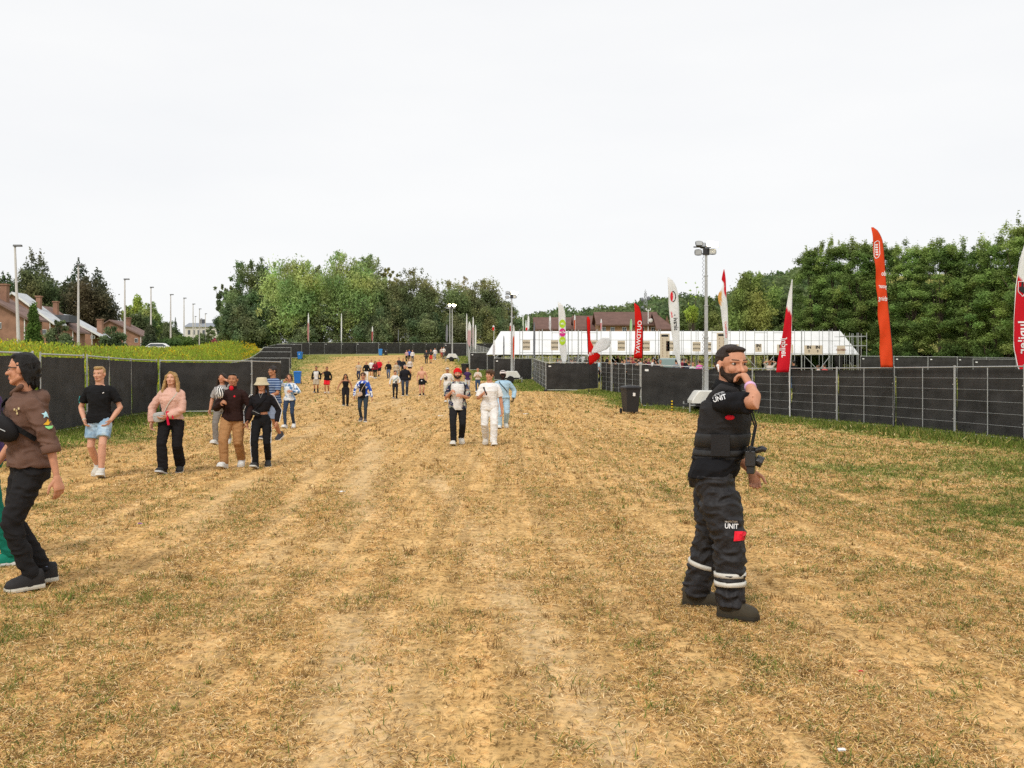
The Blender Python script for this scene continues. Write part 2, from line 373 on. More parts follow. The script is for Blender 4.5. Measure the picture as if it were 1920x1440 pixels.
run([(487, 113), (494, 126.6)], 'front', '# receding link panel above the second staggered panel', G2)
run([(494, 127), (546, 126.7)], 'front', 'third frontal panel of the staggered row below the goldenrod', G2, 0)
run([(494, 128), (520, 142.6)], 'front', '# receding link panel at the yellow flowers', G2)
run([(520, 143), (566, 142.7)], 'front', 'fourth and farthest frontal panel of the staggered row', G2, 0)
run([(520, 144), (548, 158), (580, 160), (608, 162.5), (640, 164), (668, 167)], 'front', '# panel from the left in the far black fence', G3, 0)
run([(668, 166), (710, 165.7)], 'front', 'panel behind the far blue bin in the far black fence', G3, 0)
run([(710, 167), (724, 170), (749, 173), (774, 177), (797, 181), (818, 184)], 'front', '# panel right of the far blue bin in the far fence', G3, 0)
run([(818, 184), (870, 193), (925, 200), (960, 204)], 'front', '# panel of the far fence behind the feather flags', G3)
# right behind: back fences under the wood
run([(1613, 96), (1676, 95), (1740, 94), (1795, 93), (1850, 91), (1925, 88)], 'front', 'back fence panel, # to the right of the scaffold', 'back fence panels under the wood', 0)
run([(1824, 84), (1905, 83.6)], 'front', 'lower frontal back panel just left of the right edge flag', 'back fence panels under the wood', 0)
run([(1575, 122), (1905, 104), (2010, 96)], 'front', '# panel of the rearmost dark fence under the wood', 'rearmost fence panels under the wood')
run([(1440, 118), (1575, 122)], 'front', '# dark panel seen under the right end of the canopy', 'rearmost fence panels under the canopy')

# ---------------- text and decals ----------------
def text_mesh(s, size=1.0, bold=0.0):
    c = bpy.data.curves.new('t', 'FONT'); c.body = s; c.size = size; c.align_x = 'CENTER'; c.align_y = 'CENTER'; c.offset = bold; c.resolution_u = 3
    o = bpy.data.objects.new('t', c); COL.objects.link(o); bpy.context.view_layer.update()
    me = bpy.data.meshes.new_from_object(o.evaluated_get(bpy.context.evaluated_depsgraph_get())); bpy.data.objects.remove(o); bpy.data.curves.remove(c)
    v = np.zeros(len(me.vertices) * 3); me.vertices.foreach_get('co', v); v = v.reshape(-1, 3)
    f = [tuple(p.vertices) for p in me.polygons]; bpy.data.meshes.remove(me); return v[:, :2], f
def decal(name, v2, faces, fn, m, parent, flip=False):
    """v2 2-D points mapped to 3-D by fn(u,v)"""
    b = MB(); b.add(np.array([fn(u, v) for u, v in v2]), [f[::-1] for f in faces] if flip else faces)
    return b.build(name, m, parent)
M_black = mat('black_print', (.02, .02, .02), .6)
M_wprint = mat('white_print', (.8, .8, .8), .6, .03)

# ---------------- feather flags ----------------
def flagcloth_mat(): return mat('flag_cloth', (1, 1, 1), .7, .06, 5, attr='col', transl=.42)
RED = (.75, .012, .03); WHT = (.90, .90, .89); ORG = (.86, .10, .02); BRED = (.80, .012, .008)
def flag(d, rows, colfn, label, pole='R', poledk=True, waves=.05, polew=.018, base=None, group='feather flags along the fences', texts=(), polepts=None):
    rows = np.array(rows, float); ys = rows[:, 0]; n = max(14, int((ys[-1] - ys[0]) / 6)); nx = 7
    yy = np.linspace(ys[0], ys[-1], n); xl = np.interp(yy, ys, rows[:, 1]); xr = np.interp(yy, ys, rows[:, 2])
    bx = base if base is not None else (xr[-1] if pole == 'R' else xl[-1])
    ox = PX(bx, d); o = thing('feather_flag', label, 'flag', (ox, d, gz(ox, d)), 0, group); g0 = gz(ox, d)
    t = np.linspace(0, 1, nx); X = xl[:, None] + (xr - xl)[:, None] * t; Y = np.repeat(yy[:, None], nx, 1)
    dist = (1 - t) if pole == 'R' else t
    ph = random.random() * 6
    W = waves * np.sin(Y * .09 + ph + X * .2) * dist + .5 * waves * np.sin(Y * .031 + ph) * dist
    def wp(px, py):
        k = np.interp(py, yy, np.arange(n)); i = int(k); a = xl[i]; b = xr[i]; tt = np.clip((px - a) / max(b - a, .1), 0, 1); dd = (1 - tt) if pole == 'R' else tt
        w_ = waves * math.sin(py * .09 + ph + px * .2) * dd + .5 * waves * math.sin(py * .031 + ph) * dd
        q = d + w_; return np.array((PX(px, d) - ox, w_, PZ(py, d) - g0))
    V = np.stack([PX(X, d) - ox, W, PZ(Y, d) - g0], -1).reshape(-1, 3)
    I = np.arange(n * nx).reshape(n, nx); Q = np.stack([I[:-1, :-1], I[1:, :-1], I[1:, 1:], I[:-1, 1:]], -1).reshape(-1, 4)
    C = np.array([colfn(a, b) for a, b in zip(X.ravel(), Y.ravel())])
    c = big('cloth', V, Q, flagcloth_mat(), C, o, True); md = c.modifiers.new('thick', 'SOLIDIFY'); md.thickness = .004
    pp = [(b if pole == 'R' else a, y) for a, b, y in zip(xl, xr, yy)] if polepts is None else polepts
    pts = [wp(a, y) if polepts is None else np.array((PX(a, d) - ox, 0, PZ(y, d) - g0)) for a, y in pp] 
    pts = [p + (0, .012, 0) for p in pts] + [np.array((0, .012, 0))]
    b = MB(); b.path(pts, list(np.linspace(polew * .5, polew, len(pts))), 6); b.build('pole', M_black if poledk else M_white, o)
    for (s, cx, cy, h, rot, mirror, m, sq) in texts:
        v, f = text_mesh(s, 1.0, .015)
        v = v * (sq, 1) * h
        if mirror: v = v * (-1, 1)
        ca, sa = math.cos(rot), math.sin(rot)
        q = np.stack([v[:, 0] * ca - v[:, 1] * sa, v[:, 0] * sa + v[:, 1] * ca], 1)
        decal('lettering', q, f, lambda u, w_: wp(cx + u, cy - w_) + (0, -.012, 0), m, o)
    return o, wp
MR = mat('red_print', RED, .6)
solid_ = lambda c: (lambda x, y: c)
o, wp = flag(32.2, [(426, 1634, 1637), (428, 1634, 1642), (434, 1634.5, 1647), (442, 1635.3, 1651.5), (452, 1636, 1655), (475, 1638, 1657.5), (520, 1642, 1660.5), (560, 1645, 1664), (600, 1648, 1668), (650, 1650, 1673), (689, 1650, 1675)], solid_(ORG),
    'tall orange feather flag with white mirrored lettering, tied to the right fence', texts=[('do', 1657, 513, 13, -.08, True, M_wprint, .62), ('your', 1655, 537, 11, -.08, True, M_wprint, .72), ('thing', 1655, 560, 12, -.08, True, M_wprint, .72)], base=1677)
b = MB()   # shield emblem: outline and lines
sh = [(1639.5, 455), (1645.5, 451.5), (1648.8, 453), (1649, 477), (1646, 483), (1641.5, 485), (1639, 480)]
for (x0, y0), (x1, y1) in zip(sh, sh[1:] + sh[:1]): b.tube(wp(x0, y0) + (0, -.012, 0), wp(x1, y1) + (0, -.012, 0), .011, n=4)
for k in range(5): b.box(wp(1643.6 + .1 * k, 459 + 4.6 * k) + (0, -.012, 0), (.085, .006, .045))
b.build('emblem', M_wprint, o)
jf = lambda xa, xb, ya, yb: (lambda x, y: WHT if y < np.interp(x, [xa, xb], [ya, yb]) else RED)
flag(39.0, [(524, 1484, 1486), (535, 1482, 1485.6), (550, 1479, 1485.2), (580, 1474.3, 1484.7), (600, 1471, 1484.5), (640, 1465, 1484), (680, 1458, 1482), (698, 1455, 1480)], jf(1472, 1485, 573, 592),
    'red feather flag with white top and white upright lettering', base=1481.5, poledk=False, texts=[('Jupiler', 1468, 652, 15, R(90), True, M_wprint, .95)])
b_, wp2 = flag(27.6, [(458, 1922, 1928), (480, 1915, 1936), (500, 1911, 1942), (520, 1908.5, 1946), (560, 1904, 1950), (600, 1901.5, 1952), (640, 1901, 1950), (660, 1902.5, 1945), (680, 1907.5, 1936), (701, 1914, 1926)], jf(1904, 1950, 517, 545),
    'red feather flag with white top and black crest cut by the right edge', pole='L', base=1924, poledk=False, texts=[('Jupiler', 1917, 632, 22, R(90), True, M_wprint, 1.1)], polepts=[(1922, 458), (1912, 490), (1905, 540), (1902, 600), (1901.5, 650), (1908, 685), (1915, 702)])
b = MB()
for a in range(9):
    th = a * .7; b.ell(wp2(1917 + 4.5 * math.cos(th) * (a % 3) / 2, 541 + 9 * math.sin(th) * ((a + 1) % 3) / 2) + (0, -.015, 0), (.035, .004, .06), n=8, m=4)
b.build('crest', M_black, b_)
b = MB(); cr = [(1909, 528), (1925, 528), (1925, 545), (1917, 556), (1909, 547)]
for (x0, y0), (x1, y1) in zip(cr, cr[1:] + cr[:1]): b.tube(wp2(x0, y0) + (0, -.012, 0), wp2(x1, y1) + (0, -.012, 0), .01, n=4)
b.build('crest_outline', M_wprint, b_)
o, wp = flag(50, [(520, 1252, 1254), (524, 1251.7, 1260), (535, 1252, 1267), (550, 1252.6, 1271), (575, 1254, 1273), (600, 1256, 1273.5), (640, 1262, 1274), (665, 1264.5, 1274.5), (680, 1271, 1275), (688, 1274, 1276.5)], solid_(WHT),
    'white feather flag with round red and black emblem and dark lettering', base=1276, poledk=False, texts=[('siravi -', 1267, 604, 12, R(-86), True, M_black, .95), ('drinks', 1259.5, 590, 5, R(-84), True, MR, .9)])
b = MB()
for k in range(20):
    a0, a1 = k * math.pi / 10, (k + 1) * math.pi / 10; b.mi = 0 if math.pi * .5 < a0 < math.pi * 1.5 else 1
    b.tube(wp(1262 + 4.6 * math.cos(a0), 556 - 9.5 * math.sin(a0)) + (0, -.014, 0), wp(1262 + 4.6 * math.cos(a1), 556 - 9.5 * math.sin(a1)) + (0, -.014, 0), .02, n=4)
b.mi = 0
for k in range(7): b.box(wp(1260.2 - .25 * abs(k - 3), 550 + 2 * k) + (0, -.014, 0), (.1, .006, .05))
b.build('emblem', [MR, M_black], o)
flag(50.5, [(505, 1357, 1358), (515, 1354.5, 1359.8), (526, 1353, 1361), (528, 1357, 1361), (538, 1355.5, 1361.3), (548, 1348.5, 1361.6), (556, 1346.5, 1362), (566, 1347, 1363), (576, 1350.5, 1364), (600, 1354, 1364.6), (640, 1357.5, 1365.2), (690, 1360.5, 1366)],
    lambda x, y: RED if (y < 528 or (x > 1358 and y < 560 and x > 1355 + (y - 528) * .18)) else ((.8, .45, .12) if (545 < y < 575 and x < 1353) else WHT),
    'white twisted feather flag with red tip and orange edge behind the guard', base=1366, poledk=False, texts=[('CONSTRUCT', 1360.6, 618, 4.4, R(-87), True, MR, 1.2)])
flag(62, [(568, 1189, 1191), (570, 1189.3, 1195.5), (576, 1189.8, 1199), (590, 1190, 1203), (620, 1191, 1205.5), (650, 1190.5, 1205), (660, 1188.5, 1205), (672, 1188, 1205)], solid_(BRED),
    'bright red feather flag with white outlined lettering and dark pole', base=1205, texts=[('OUTDWAY', 1198, 632, 10.5, R(86), True, M_wprint, 1.15)], polew=.03)
flag(66.5, [(594, 1100.7, 1104), (600, 1100, 1106.5), (625, 1101, 1107), (640, 1102, 1107.5), (646, 1102, 1111), (655, 1102.5, 1114.5), (662, 1103, 1117), (666, 1103, 1130), (670, 1103, 1126), (677, 1103.5, 1118), (684, 1104.5, 1108)], solid_(BRED),
    'collapsed red feather flag folded against its pole, with white lettering', pole='L', base=1104, waves=.09, texts=[('A-N', 1109, 663, 9, R(20), True, M_wprint, 1)], polew=.03)
flag(66, [(633, 1130, 1140), (636, 1124, 1145), (641, 1119, 1145.5), (648, 1114, 1144), (655, 1111, 1138), (660, 1109, 1124), (662, 1109, 1116)], solid_((.84, .85, .86)),
    'white rounded flag bent over by the wind behind the collapsed red one', pole='R', base=1146, poledk=False, polepts=[(1112, 655), (1117, 644), (1125, 636), (1136, 633), (1145, 637), (1146, 655)])
o, wp = flag(71.5, [(566, 1045.5, 1048), (569, 1046, 1053), (576, 1046.7, 1057), (590, 1047, 1060), (640, 1048, 1061), (655, 1049, 1062.5), (668, 1051.5, 1063), (676, 1053.5, 1061.5), (683, 1055.7, 1058)], solid_(WHT),
    'white feather flag with green, magenta and green discs', base=1059, poledk=False)
for nm, cy, c in (('green_disc', 607, (.42, .62, .02)), ('magenta_disc', 623.5, (.60, .02, .22)), ('green_disc', 639, (.48, .68, .06))):
    b = MB(); an = np.arange(24) * math.pi / 12; b.add([wp(1054.6 + 6 * math.cos(q), cy + 8 * math.sin(q)) + (0, -.014, 0) for q in an], [tuple(range(24))[::-1]])
    b.build(nm, mat('disc_' + nm, c, .6), o)
for s, cy in (('JIM', 607), ('MOM', 623.5), ('FIX', 639)):
    v, f = text_mesh(s, 5.2, .015); decal('lettering', v * (-1, 1), f, lambda u, w_: wp(1054.6 + u, cy - w_) + (0, -.022, 0), M_wprint, o)
PNK = (.62, .30, .28); GRY = (.30, .31, .34)
for (px, top, bot, wd, c, d, lb) in [(578, 587, 641, 3.2, PNK, 166, 'faded pink feather flag left of centre behind the far fence'), (640, 588, 642, 2.2, WHT, 166.5, 'thin white feather flag behind the far fence'),
        (698, 612, 640, 3, (.55, .12, .12), 168, 'short dull red flag behind the far fence'), (747, 618, 641, 1.6, GRY, 172, 'thin dark grey flag behind the far fence'),
        (838, 608, 642, 4.5, GRY, 160, 'grey furled flag left of the far light towers'), (875, 588, 640, 2.2, WHT, 142, 'slim white flag on the left of the flag cluster'),
        (880, 603, 650, 7, (.72, .5, .5), 140, 'wide faded pink flag with white top in the flag cluster'), (887, 594, 652, 3, (.7, .6, .6), 136, 'pale slim flag with reddish band in the flag cluster'),
        (891.5, 609, 657, 3, WHT, 132, 'short white flag at the right of the flag cluster'), (925, 610, 620, 4, BRED, 112, 'small red flag above the left end of the canopy'),
        (957, 605, 622, 3, (.6, .12, .08), 112, 'small dark red flag left of the middle light mast'), (963, 609, 673, 3.4, (.75, .10, .03), 86.5, 'narrow orange flag hanging beside the middle light mast'),
        (980.5, 593, 612, 2.6, (.6, .68, .5), 112, 'small pale green flag above the canopy'), (986, 600, 620, 2.4, WHT, 113, 'small white flag above the canopy near the red one'),
        (990.5, 592, 618, 4, WHT, 112, 'small white flag with curved top above the canopy'), (987.5, 611, 620, 4, BRED, 111, 'small bright red pennant on the canopy edge'),
        (1001.5, 604, 672, 4, GRY, 92, 'tall grey and white feather flag before the canopy'), (1031, 592, 619, 4, (.7, .66, .66), 112, 'curled white flag in front of the brown roofs'),
        (1077.5, 590, 619, 3, (.72, .16, .06), 112, 'slim orange flag in front of the brown roofs'), (1127, 598, 620, 3, (.75, .3, .3), 112, 'small white and red flag before the brick wall'),
        (1183, 598, 621, 4.5, (.5, .75, .4), 112, 'pale green and white flag left of the red one'), (944.5, 629, 672, 2.2, GRY, 95, 'dark bent flag pole with grey sliver before the canopy'),
        (926, 637, 668, 4.5, (.75, .72, .74), 98, 'white flag against the left end of the canopy')]:
    h = bot - top
    flag(d, [(top, px - .3, px + .3), (top + h * .12, px - wd * .3, px + wd * .45), (top + h * .5, px - wd * .5, px + wd * .5), (top + h * .85, px - wd * .5, px + wd * .4), (bot, px - wd * .2, px + wd * .3)],
        (lambda cc, tt, hh: (lambda x, y: WHT if (y < tt + hh * .35 and cc is not WHT and cc[0] > .5) else cc))(c, top, h), lb, group='small distant feather flags', base=px, poledk=c is GRY, polew=.025)

# ---------------- light towers ----------------
M_lens = mat('lamp_glass', (.35, .36, .36), .15, .1, spec=.6)
M_dark = mat('dark_housing', (.035, .035, .037), .45)
M_tyre = mat('tyre', (.02, .02, .02), .9)
M_lit = mat('lit_lamp', (1, .85, .5), .5, emit=(1, .80, .42, 40))
M_trail = mat('trailer_paint', (.70, .70, .66), .4, .08, 3)
def tower(px, d, top_py, label, ntr=1.0, lit=1, flip=1, wide=1.0):
    x = PX(px, d); z0 = gz(x, d); o = thing('light_tower', label, 'light tower', (x, d, z0), 0, 'trailer light towers'); H = PZ(top_py, d) - z0
    b = MB(); w_ = .72
    prof = [(-w_, .45), (-w_ * .99, .58), (-w_ * .66, .95), (-w_ * .55, 1.0), (w_ * .55, 1.0), (w_ * .66, .95), (w_ * .99, .58), (w_, .45)]
    rs = []
    for y, s in ((-.62, .93), (-.58, 1), (.58, 1), (.62, .93)): rs.append(np.array([(a * s, y, .45 + (q - .45) * s) for a, q in prof]))
    b.rings(rs); b.build('hood', M_trail, o)
    b = MB(); b.box((0, 0, .38), (1.4, 1.1, .13)); b.box((-flip * 1.0, 0, .36), (.7, .09, .09)); b.build('chassis', M_dark, o)
    for sx in (-.1,):
        for sy in (-.66, .66):
            b = MB(); b.path([(sx, sy - .09, .3), (sx, sy - .06, .3), (sx, sy + .06, .3), (sx, sy + .09, .3)], [.24, .3, .3, .24], 16); b.build('wheel', M_tyre, o)
    for sx in (-1, 1):
        for sy in (-.62, .62):
            b = MB(); b.tube((sx * .6, sy, .36), (sx * .85, sy * 1.25, .36), .035, n=6); b.tube((sx * .85, sy * 1.25, .5), (sx * .85, sy * 1.25, .03), .03, n=6); b.tube((sx * .85, sy * 1.25, .03), (sx * .85, sy * 1.25, .0), .09, n=8); b.build('stabiliser', M_galv, o)
    b = MB(); hs = [.5, 1.9, 3.3, 4.7, 6.0, H - .35]; rr = [.085, .075, .066, .057, .048]
    for k in range(5): b.box((0, 0, (hs[k] + hs[k + 1]) / 2), (rr[k] * 2, rr[k] * 2, hs[k + 1] - hs[k])); b.box((0, 0, hs[k + 1]), (rr[k] * 2 + .03, rr[k] * 2 + .03, .06))
    b.build('mast', M_galv, o)
    b = MB(); t = np.linspace(0, 1, 260); b.path([(-.13 + .035 * math.cos(q * 190), .035 * math.sin(q * 190), 1.6 + q * (H - 2.1)) for q in t], .008, 4); b.build('coil_cable', M_black, o)
    b = MB(); b.box((0, 0, H - .32), (.26, .2, .3)); b.tube((-.55, 0, H - .12), (.55, 0, H - .12), .03, n=6); b.tube((-.45, 0, H - .42), (.4, 0, H - .42), .03, n=6); b.build('lamp_bracket', M_dark, o)
    for i, (lx, lz, ly, pt) in enumerate([(-.42, -.02, -.15, .7), (-.46, -.45, -.12, 1.15), (.42, -.05, -.12, .2), (.3, -.42, -.1, 1.0), (-.15, -.05, .2, .6), (.15, -.02, -.22, .3)]):
        M = Matrix.Rotation(pt - 1.2, 3, 'X'); b = MB(); c = np.array((lx * .82, ly, H + lz * .85)); islit = lit and i in ((2, 5) if lit == 1 else (0, 2, 5)); pt = 1.15 if islit else pt; M = Matrix.Rotation(pt - 1.2, 3, 'X')
        rs = []; 
        for yy, sx, sz in ((.13, .06, .05), (.08, .11, .09), (-.02, .16, .13), (-.06, .17, .14)):
            an = np.arange(12) * math.pi / 6; q = np.stack([np.sign(np.cos(an)) * np.abs(np.cos(an)) ** .6 * sx, np.full(12, yy), np.sign(np.sin(an)) * np.abs(np.sin(an)) ** .6 * sz], 1); rs.append(q @ np.array(M).T + c)
        b.rings(rs); fl = b.build('floodlight', M_dark, o)
        b = MB(); b.box(c + np.array(M) @ np.array((0, -.078, 0)), (.27, .012, .21), M=M); b.build('lens', M_lit if (lit and i in ((2, 5) if lit == 1 else (0, 2, 5))) else M_lens, fl)
    return o
tower(1324, 44, 458, 'tall light tower with coiled cable standing behind the security guard', lit=1)
tower(959.5, 84, 549, 'light tower on white trailer right of the man in white', lit=1)
tower(848, 133, 572, 'far light tower with the bright yellow lamp', lit=2)
tower(843.5, 155, 573, 'farthest light tower, partly hidden beside the yellow-lit one', lit=0)

# ---------------- bins ----------------
def bin_(px, py, col, label, s=1.0, rz=0, tagm=True):
    d = dist_for(px, py); x = PX(px, d); o = thing('wheelie_bin', label, 'bin', (x, d, gz(x, d)), rz, None)
    m = mat('bin_%.2f' % (col[2] + col[0]), col, .5, .08, 5)
    b = MB()
    def rr(w_, dp, z): return np.array([(sx * w_ / 2 * (1 if k else .92), sy * dp / 2 * (.92 if k else 1), z) for sx, sy, k in ((-1, -1, 0), (1, -1, 0), (1, -1, 1), (1, 1, 1), (1, 1, 0), (-1, 1, 0), (-1, 1, 1), (-1, -1, 1))])
    b.rings([rr(.44 * s, .48 * s, .06), rr(.46 * s, .5 * s, .12), rr(.56 * s, .66 * s, .9 * s), rr(.6 * s, .7 * s, .91 * s), rr(.6 * s, .7 * s, .95 * s)]); b.build('body', m, o)
    b = MB(); b.rings([rr(.62 * s, .74 * s, .955 * s), rr(.62 * s, .74 * s, .985 * s), rr(.5 * s, .6 * s, 1.04 * s), rr(.2, .3, 1.055 * s)]); l_ = b.build('lid', m, o)
    b = MB(); b.tube((-.24 * s, .4 * s, .97 * s), (.24 * s, .4 * s, .97 * s), .018, n=6); b.build('handle', m, l_)
    for sx in (-.27, .27):
        b = MB(); b.tube((sx * s - .025, .3 * s, .1), (sx * s + .025, .3 * s, .1), .1, n=14); b.build('wheel', M_tyre, o)
    if tagm: b = MB(); b.box((.02, -.34 * s, .72 * s), (.1, .008, .13)); b.build('sticker', M_tag, o)
    return o
bin_(558, 720, (.02, .16, .55), 'blue wheelie bin beside the tie-dye shirt woman, nearest of the blue bins', rz=.1, tagm=False)
bin_(562.5, 674, (.03, .2, .6), 'blue wheelie bin with white sticker at the left corner of the field', rz=-.2)
bin_(713.5, 667, (.05, .25, .62), 'blue wheelie bin before the far fence', tagm=False)
bin_(723.5, 666.5, (.03, .03, .035), 'small black bin touching the far blue bin', .9)
bin_(1182, 775, (.025, .025, .027), 'black wheelie bin in front of the right fence', 1.05, rz=.25)
bin_(872, 702, (.02, .02, .022), 'dark wheelie bin behind the man in red cap', 1.05, rz=-.3, tagm=False)
# striped marker post
d = 43; x = PX(1260, d); o = thing('marker_post', 'small yellow and black striped post before the right fence', 'post', (x, d, gz(x, d)))
b = MB(); b2 = MB()
for k in range(8): (b if k % 2 else b2).tube((0, 0, .06 * k), (0, 0, .06 * k + .06), .035, n=10)
b.build('yellow_band', mat('yellow', (.7, .5, .02), .5), o); b2.build('black_band', M_black, o)
# litter
def litter(px, py, s, lb, c=(.8, .8, .78)):
    d = dist_for(px, py); x = PX(px, d); b = MB(); n = 6; u = np.linspace(-1, 1, n); U, V = np.meshgrid(u, u); p = np.stack([U.ravel() * s, V.ravel() * s * .7, 0 * U.ravel()], 1)
    p[:, 2] = .01 + .05 * s / .1 * noise(p * 30 + px, 6); I = np.arange(n * n).reshape(n, n)
    qs = [(I[i, j], I[i, j + 1], I[i + 1, j + 1], I[i + 1, j]) for i in range(n - 1) for j in range(n - 1)]; b.add(p, qs); b.add(p + (0, 0, -.004), [q[::-1] for q in qs])
    tag(b.build('litter', mat('litter%.2f' % c[0], c, .6), loc=(x, d, gz(x, d) + .035)), lb, 'litter', 'scraps of litter on the field')
litter(640, 930, .05, 'crumpled white paper scrap in the middle of the trampled field'); litter(985, 779, .10, 'white litter scrap right of the man in pale blue'); litter(980, 773, .06, 'smaller white scrap behind the one right of the pale blue man')
litter(826, 783, .09, 'white scrap left of the man in red cap'); litter(1578, 1429, .015, 'small white scrap at the bottom right edge'); litter(263, 991, .02, 'tiny purple scrap on the left of the field', (.35, .1, .5)); litter(1614, 1279, .012, 'tiny red scrap on the grass at lower right', (.7, .02, .03))
# ---------------- entrance canopy, scaffold and signs ----------------
M_pvc = mat('white_tarpaulin', (.74, .74, .73), .55, .05, .8, .25, 1.2)
M_beige = mat('sign_board', (.62, .52, .40), .7, .05)
def canopy():
    y0, y1 = 100., 104.; x0, x1 = PX(912, y0), PX(1611, y0); rx0, rx1 = PX(939, y1), PX(1576, y1); ze, zr = PZ(664.5, y0), PZ(621, y1)
    zg = gz(15, 100); o = thing('entrance_canopy', 'long white tarpaulin canopy with sloping ends behind the scaffold', 'canopy', (x0, y0, zg))
    off = np.array((x0, y0, zg)); b = MB(); n = 90
    # front slope with slight folds
    for (ya, yb, sg) in ((y0, y1, 1), (y1 + 4, y1, -1)):
        t = np.linspace(0, 1, n); v = np.linspace(0, 1, 7); T, V = np.meshgrid(t, v)
        X = (x0 + (x1 - x0) * T) * (1 - V) + (rx0 + (rx1 - rx0) * T) * V; Y = ya + (yb - ya) * V; Z = ze + (zr - ze) * V
        Z = Z + .012 * np.sin(T * 60 * math.pi) * V * (1 - V) * 2 - .03 * (1 - np.abs(np.sin(T * 30 * math.pi))) * (1 - V) ** 3
        I = np.arange(n * 7).reshape(7, n); f = [(I[i, j], I[i, j + 1], I[i + 1, j + 1], I[i + 1, j]) for i in range(6) for j in range(n - 1)]
        if sg < 0: f = [q[::-1] for q in f]
        b.add(np.stack([X.ravel(), Y.ravel(), Z.ravel()], 1) - off, f)
    for (ex, r_) in ((x0, rx0), (x1, rx1)):
        q = np.array([(ex, y0, ze), (ex, y1 + 4, ze), (r_, y1, zr)]) - off; b.add(q, [(0, 1, 2) if ex == x1 else (0, 2, 1)])
    c = b.build('roof', M_pvc, o); md = c.modifiers.new('t', 'SOLIDIFY'); md.thickness = .02
    k = 24
    for i in range(k + 1):
        x = x0 + (x1 - x0) * i / k
        b = MB(); z = gz(x, y0 + 4) - zg; b.tube((x - x0, 3.8, z), (x - x0, 3.8, ze - zg + .15), .045, n=6); b.build('post', M_galv, o)
    b = MB(); b.tube((0, .06, ze - zg - .03), (x1 - x0, .06, ze - zg - .03), .04, n=6); b.build('eave_beam', M_galv, o)
canopy()
# gate interior: dark side walls hanging beneath the canopy
for (a, b_, lb) in ((1530, 1580, 'dark cloth wall under the right end of the canopy'), (1495, 1528, 'dark cloth wall left of the one at the canopy end')):
    b = MB(); d = 108; xa, xb = PX(a, d), PX(b_, d); z = gz(xa, d)
    b.box(((xb - xa) / 2, 0, 1.1), (xb - xa, .04, 2.2)); o = b.build('cloth_wall', M_fab, loc=(xa, d, z)); tag(o, lb, 'cloth wall')
def scaffold():
    ds = 98.; xs = [974.6, 980, 1011, 1017, 1035, 1066, 1072.5, 1085, 1090.5, 1120, 1127, 1145.5, 1174.5, 1183, 1229, 1238, 1262, 1281, 1296, 1309, 1335, 1369, 1386.5, 1398, 1415, 1438.5, 1450.5, 1490, 1503.5, 1508.5, 1521, 1542.5, 1556, 1560.5, 1574]
    g = gz(15, ds); X0 = PX(974.6, ds); o = thing('scaffold', 'long steel scaffold standing in front of the white canopy', 'scaffold', (X0, ds, g))
    XS = [PX(x, ds) for x in xs]
    for i, x in enumerate(XS):
        for dy in ((0, 1.1) if i % 2 else (0,)):
            z = gz(x, ds + dy) - g; b = MB(); b.tube((x - X0, dy, z), (x - X0, dy, PZ(617 + (i % 3), ds) - g), .028, n=6); b.build('upright', M_galv, o)
    b = MB()
    for py in (637, 661): b.tube((0, -.05, PZ(py, ds) - g), (PX(1576, ds) - X0, -.05, PZ(py + 2, ds) - g), .026, n=6)
    for i in range(len(XS) - 1):
        if XS[i + 1] - XS[i] > 1.2 and i % 2 == 0: b.tube((XS[i] - X0, -.05, PZ(624, ds) - g), (XS[i + 1] - X0, -.05, PZ(624, ds) - g), .03, n=6)
    b.build('ledger', M_galv, o)
    for i in range(2, len(XS) - 1, 3):
        b = MB(); z = gz(XS[i], ds) - g; b.tube((XS[i] - X0, 0, PZ(668, ds) - g), (XS[i] - X0 + 1.7 * (1 if i % 2 else -1), -.6, z), .026, n=6); b.build('brace', M_galv, o)
    b = MB()
    for x in XS: b.box((x - X0, 0, gz(x, ds) - g + .02), (.15, .15, .04))
    b.build('base_plate', M_galv, o)
    # tower at the right end
    t = thing('scaffold_tower', 'open steel scaffold tower at the right end of the canopy', 'scaffold', (PX(1593, ds), ds, gz(PX(1593, ds), ds))); x0 = PX(1593, ds); g = gz(x0, ds)
    for px in (1593, 1607, 1609.5, 1625):
        for dy in (0, 1.5):
            b = MB(); x = PX(px, ds) - x0; b.tube((x, dy, 0), (x, dy, PZ(624, ds) - g), .03, n=6); b.build('upright', M_galv, t)
    b = MB()
    for py in (630.5, 648):
        for dy in (0, 1.5): b.tube((-1, dy, PZ(py, ds) - g), (PX(1625, ds) - x0, dy, PZ(py, ds) - g), .03, n=6)
        for px in (1593, 1608, 1625): b.tube((PX(px, ds) - x0, 0, PZ(py, ds) - g), (PX(px, ds) - x0, 1.5, PZ(py, ds) - g), .03, n=6)
    b.build('ledger', M_galv, t)
    b = MB(); b.tube((PX(1610, ds) - x0, 0, .1), (PX(1625, ds) - x0, 0, 1.4), .028, n=6); b.tube((0, 0, 1.4), (PX(1606, ds) - x0, 0, .1), .028, n=6); b.build('brace', M_galv, t)
scaffold()
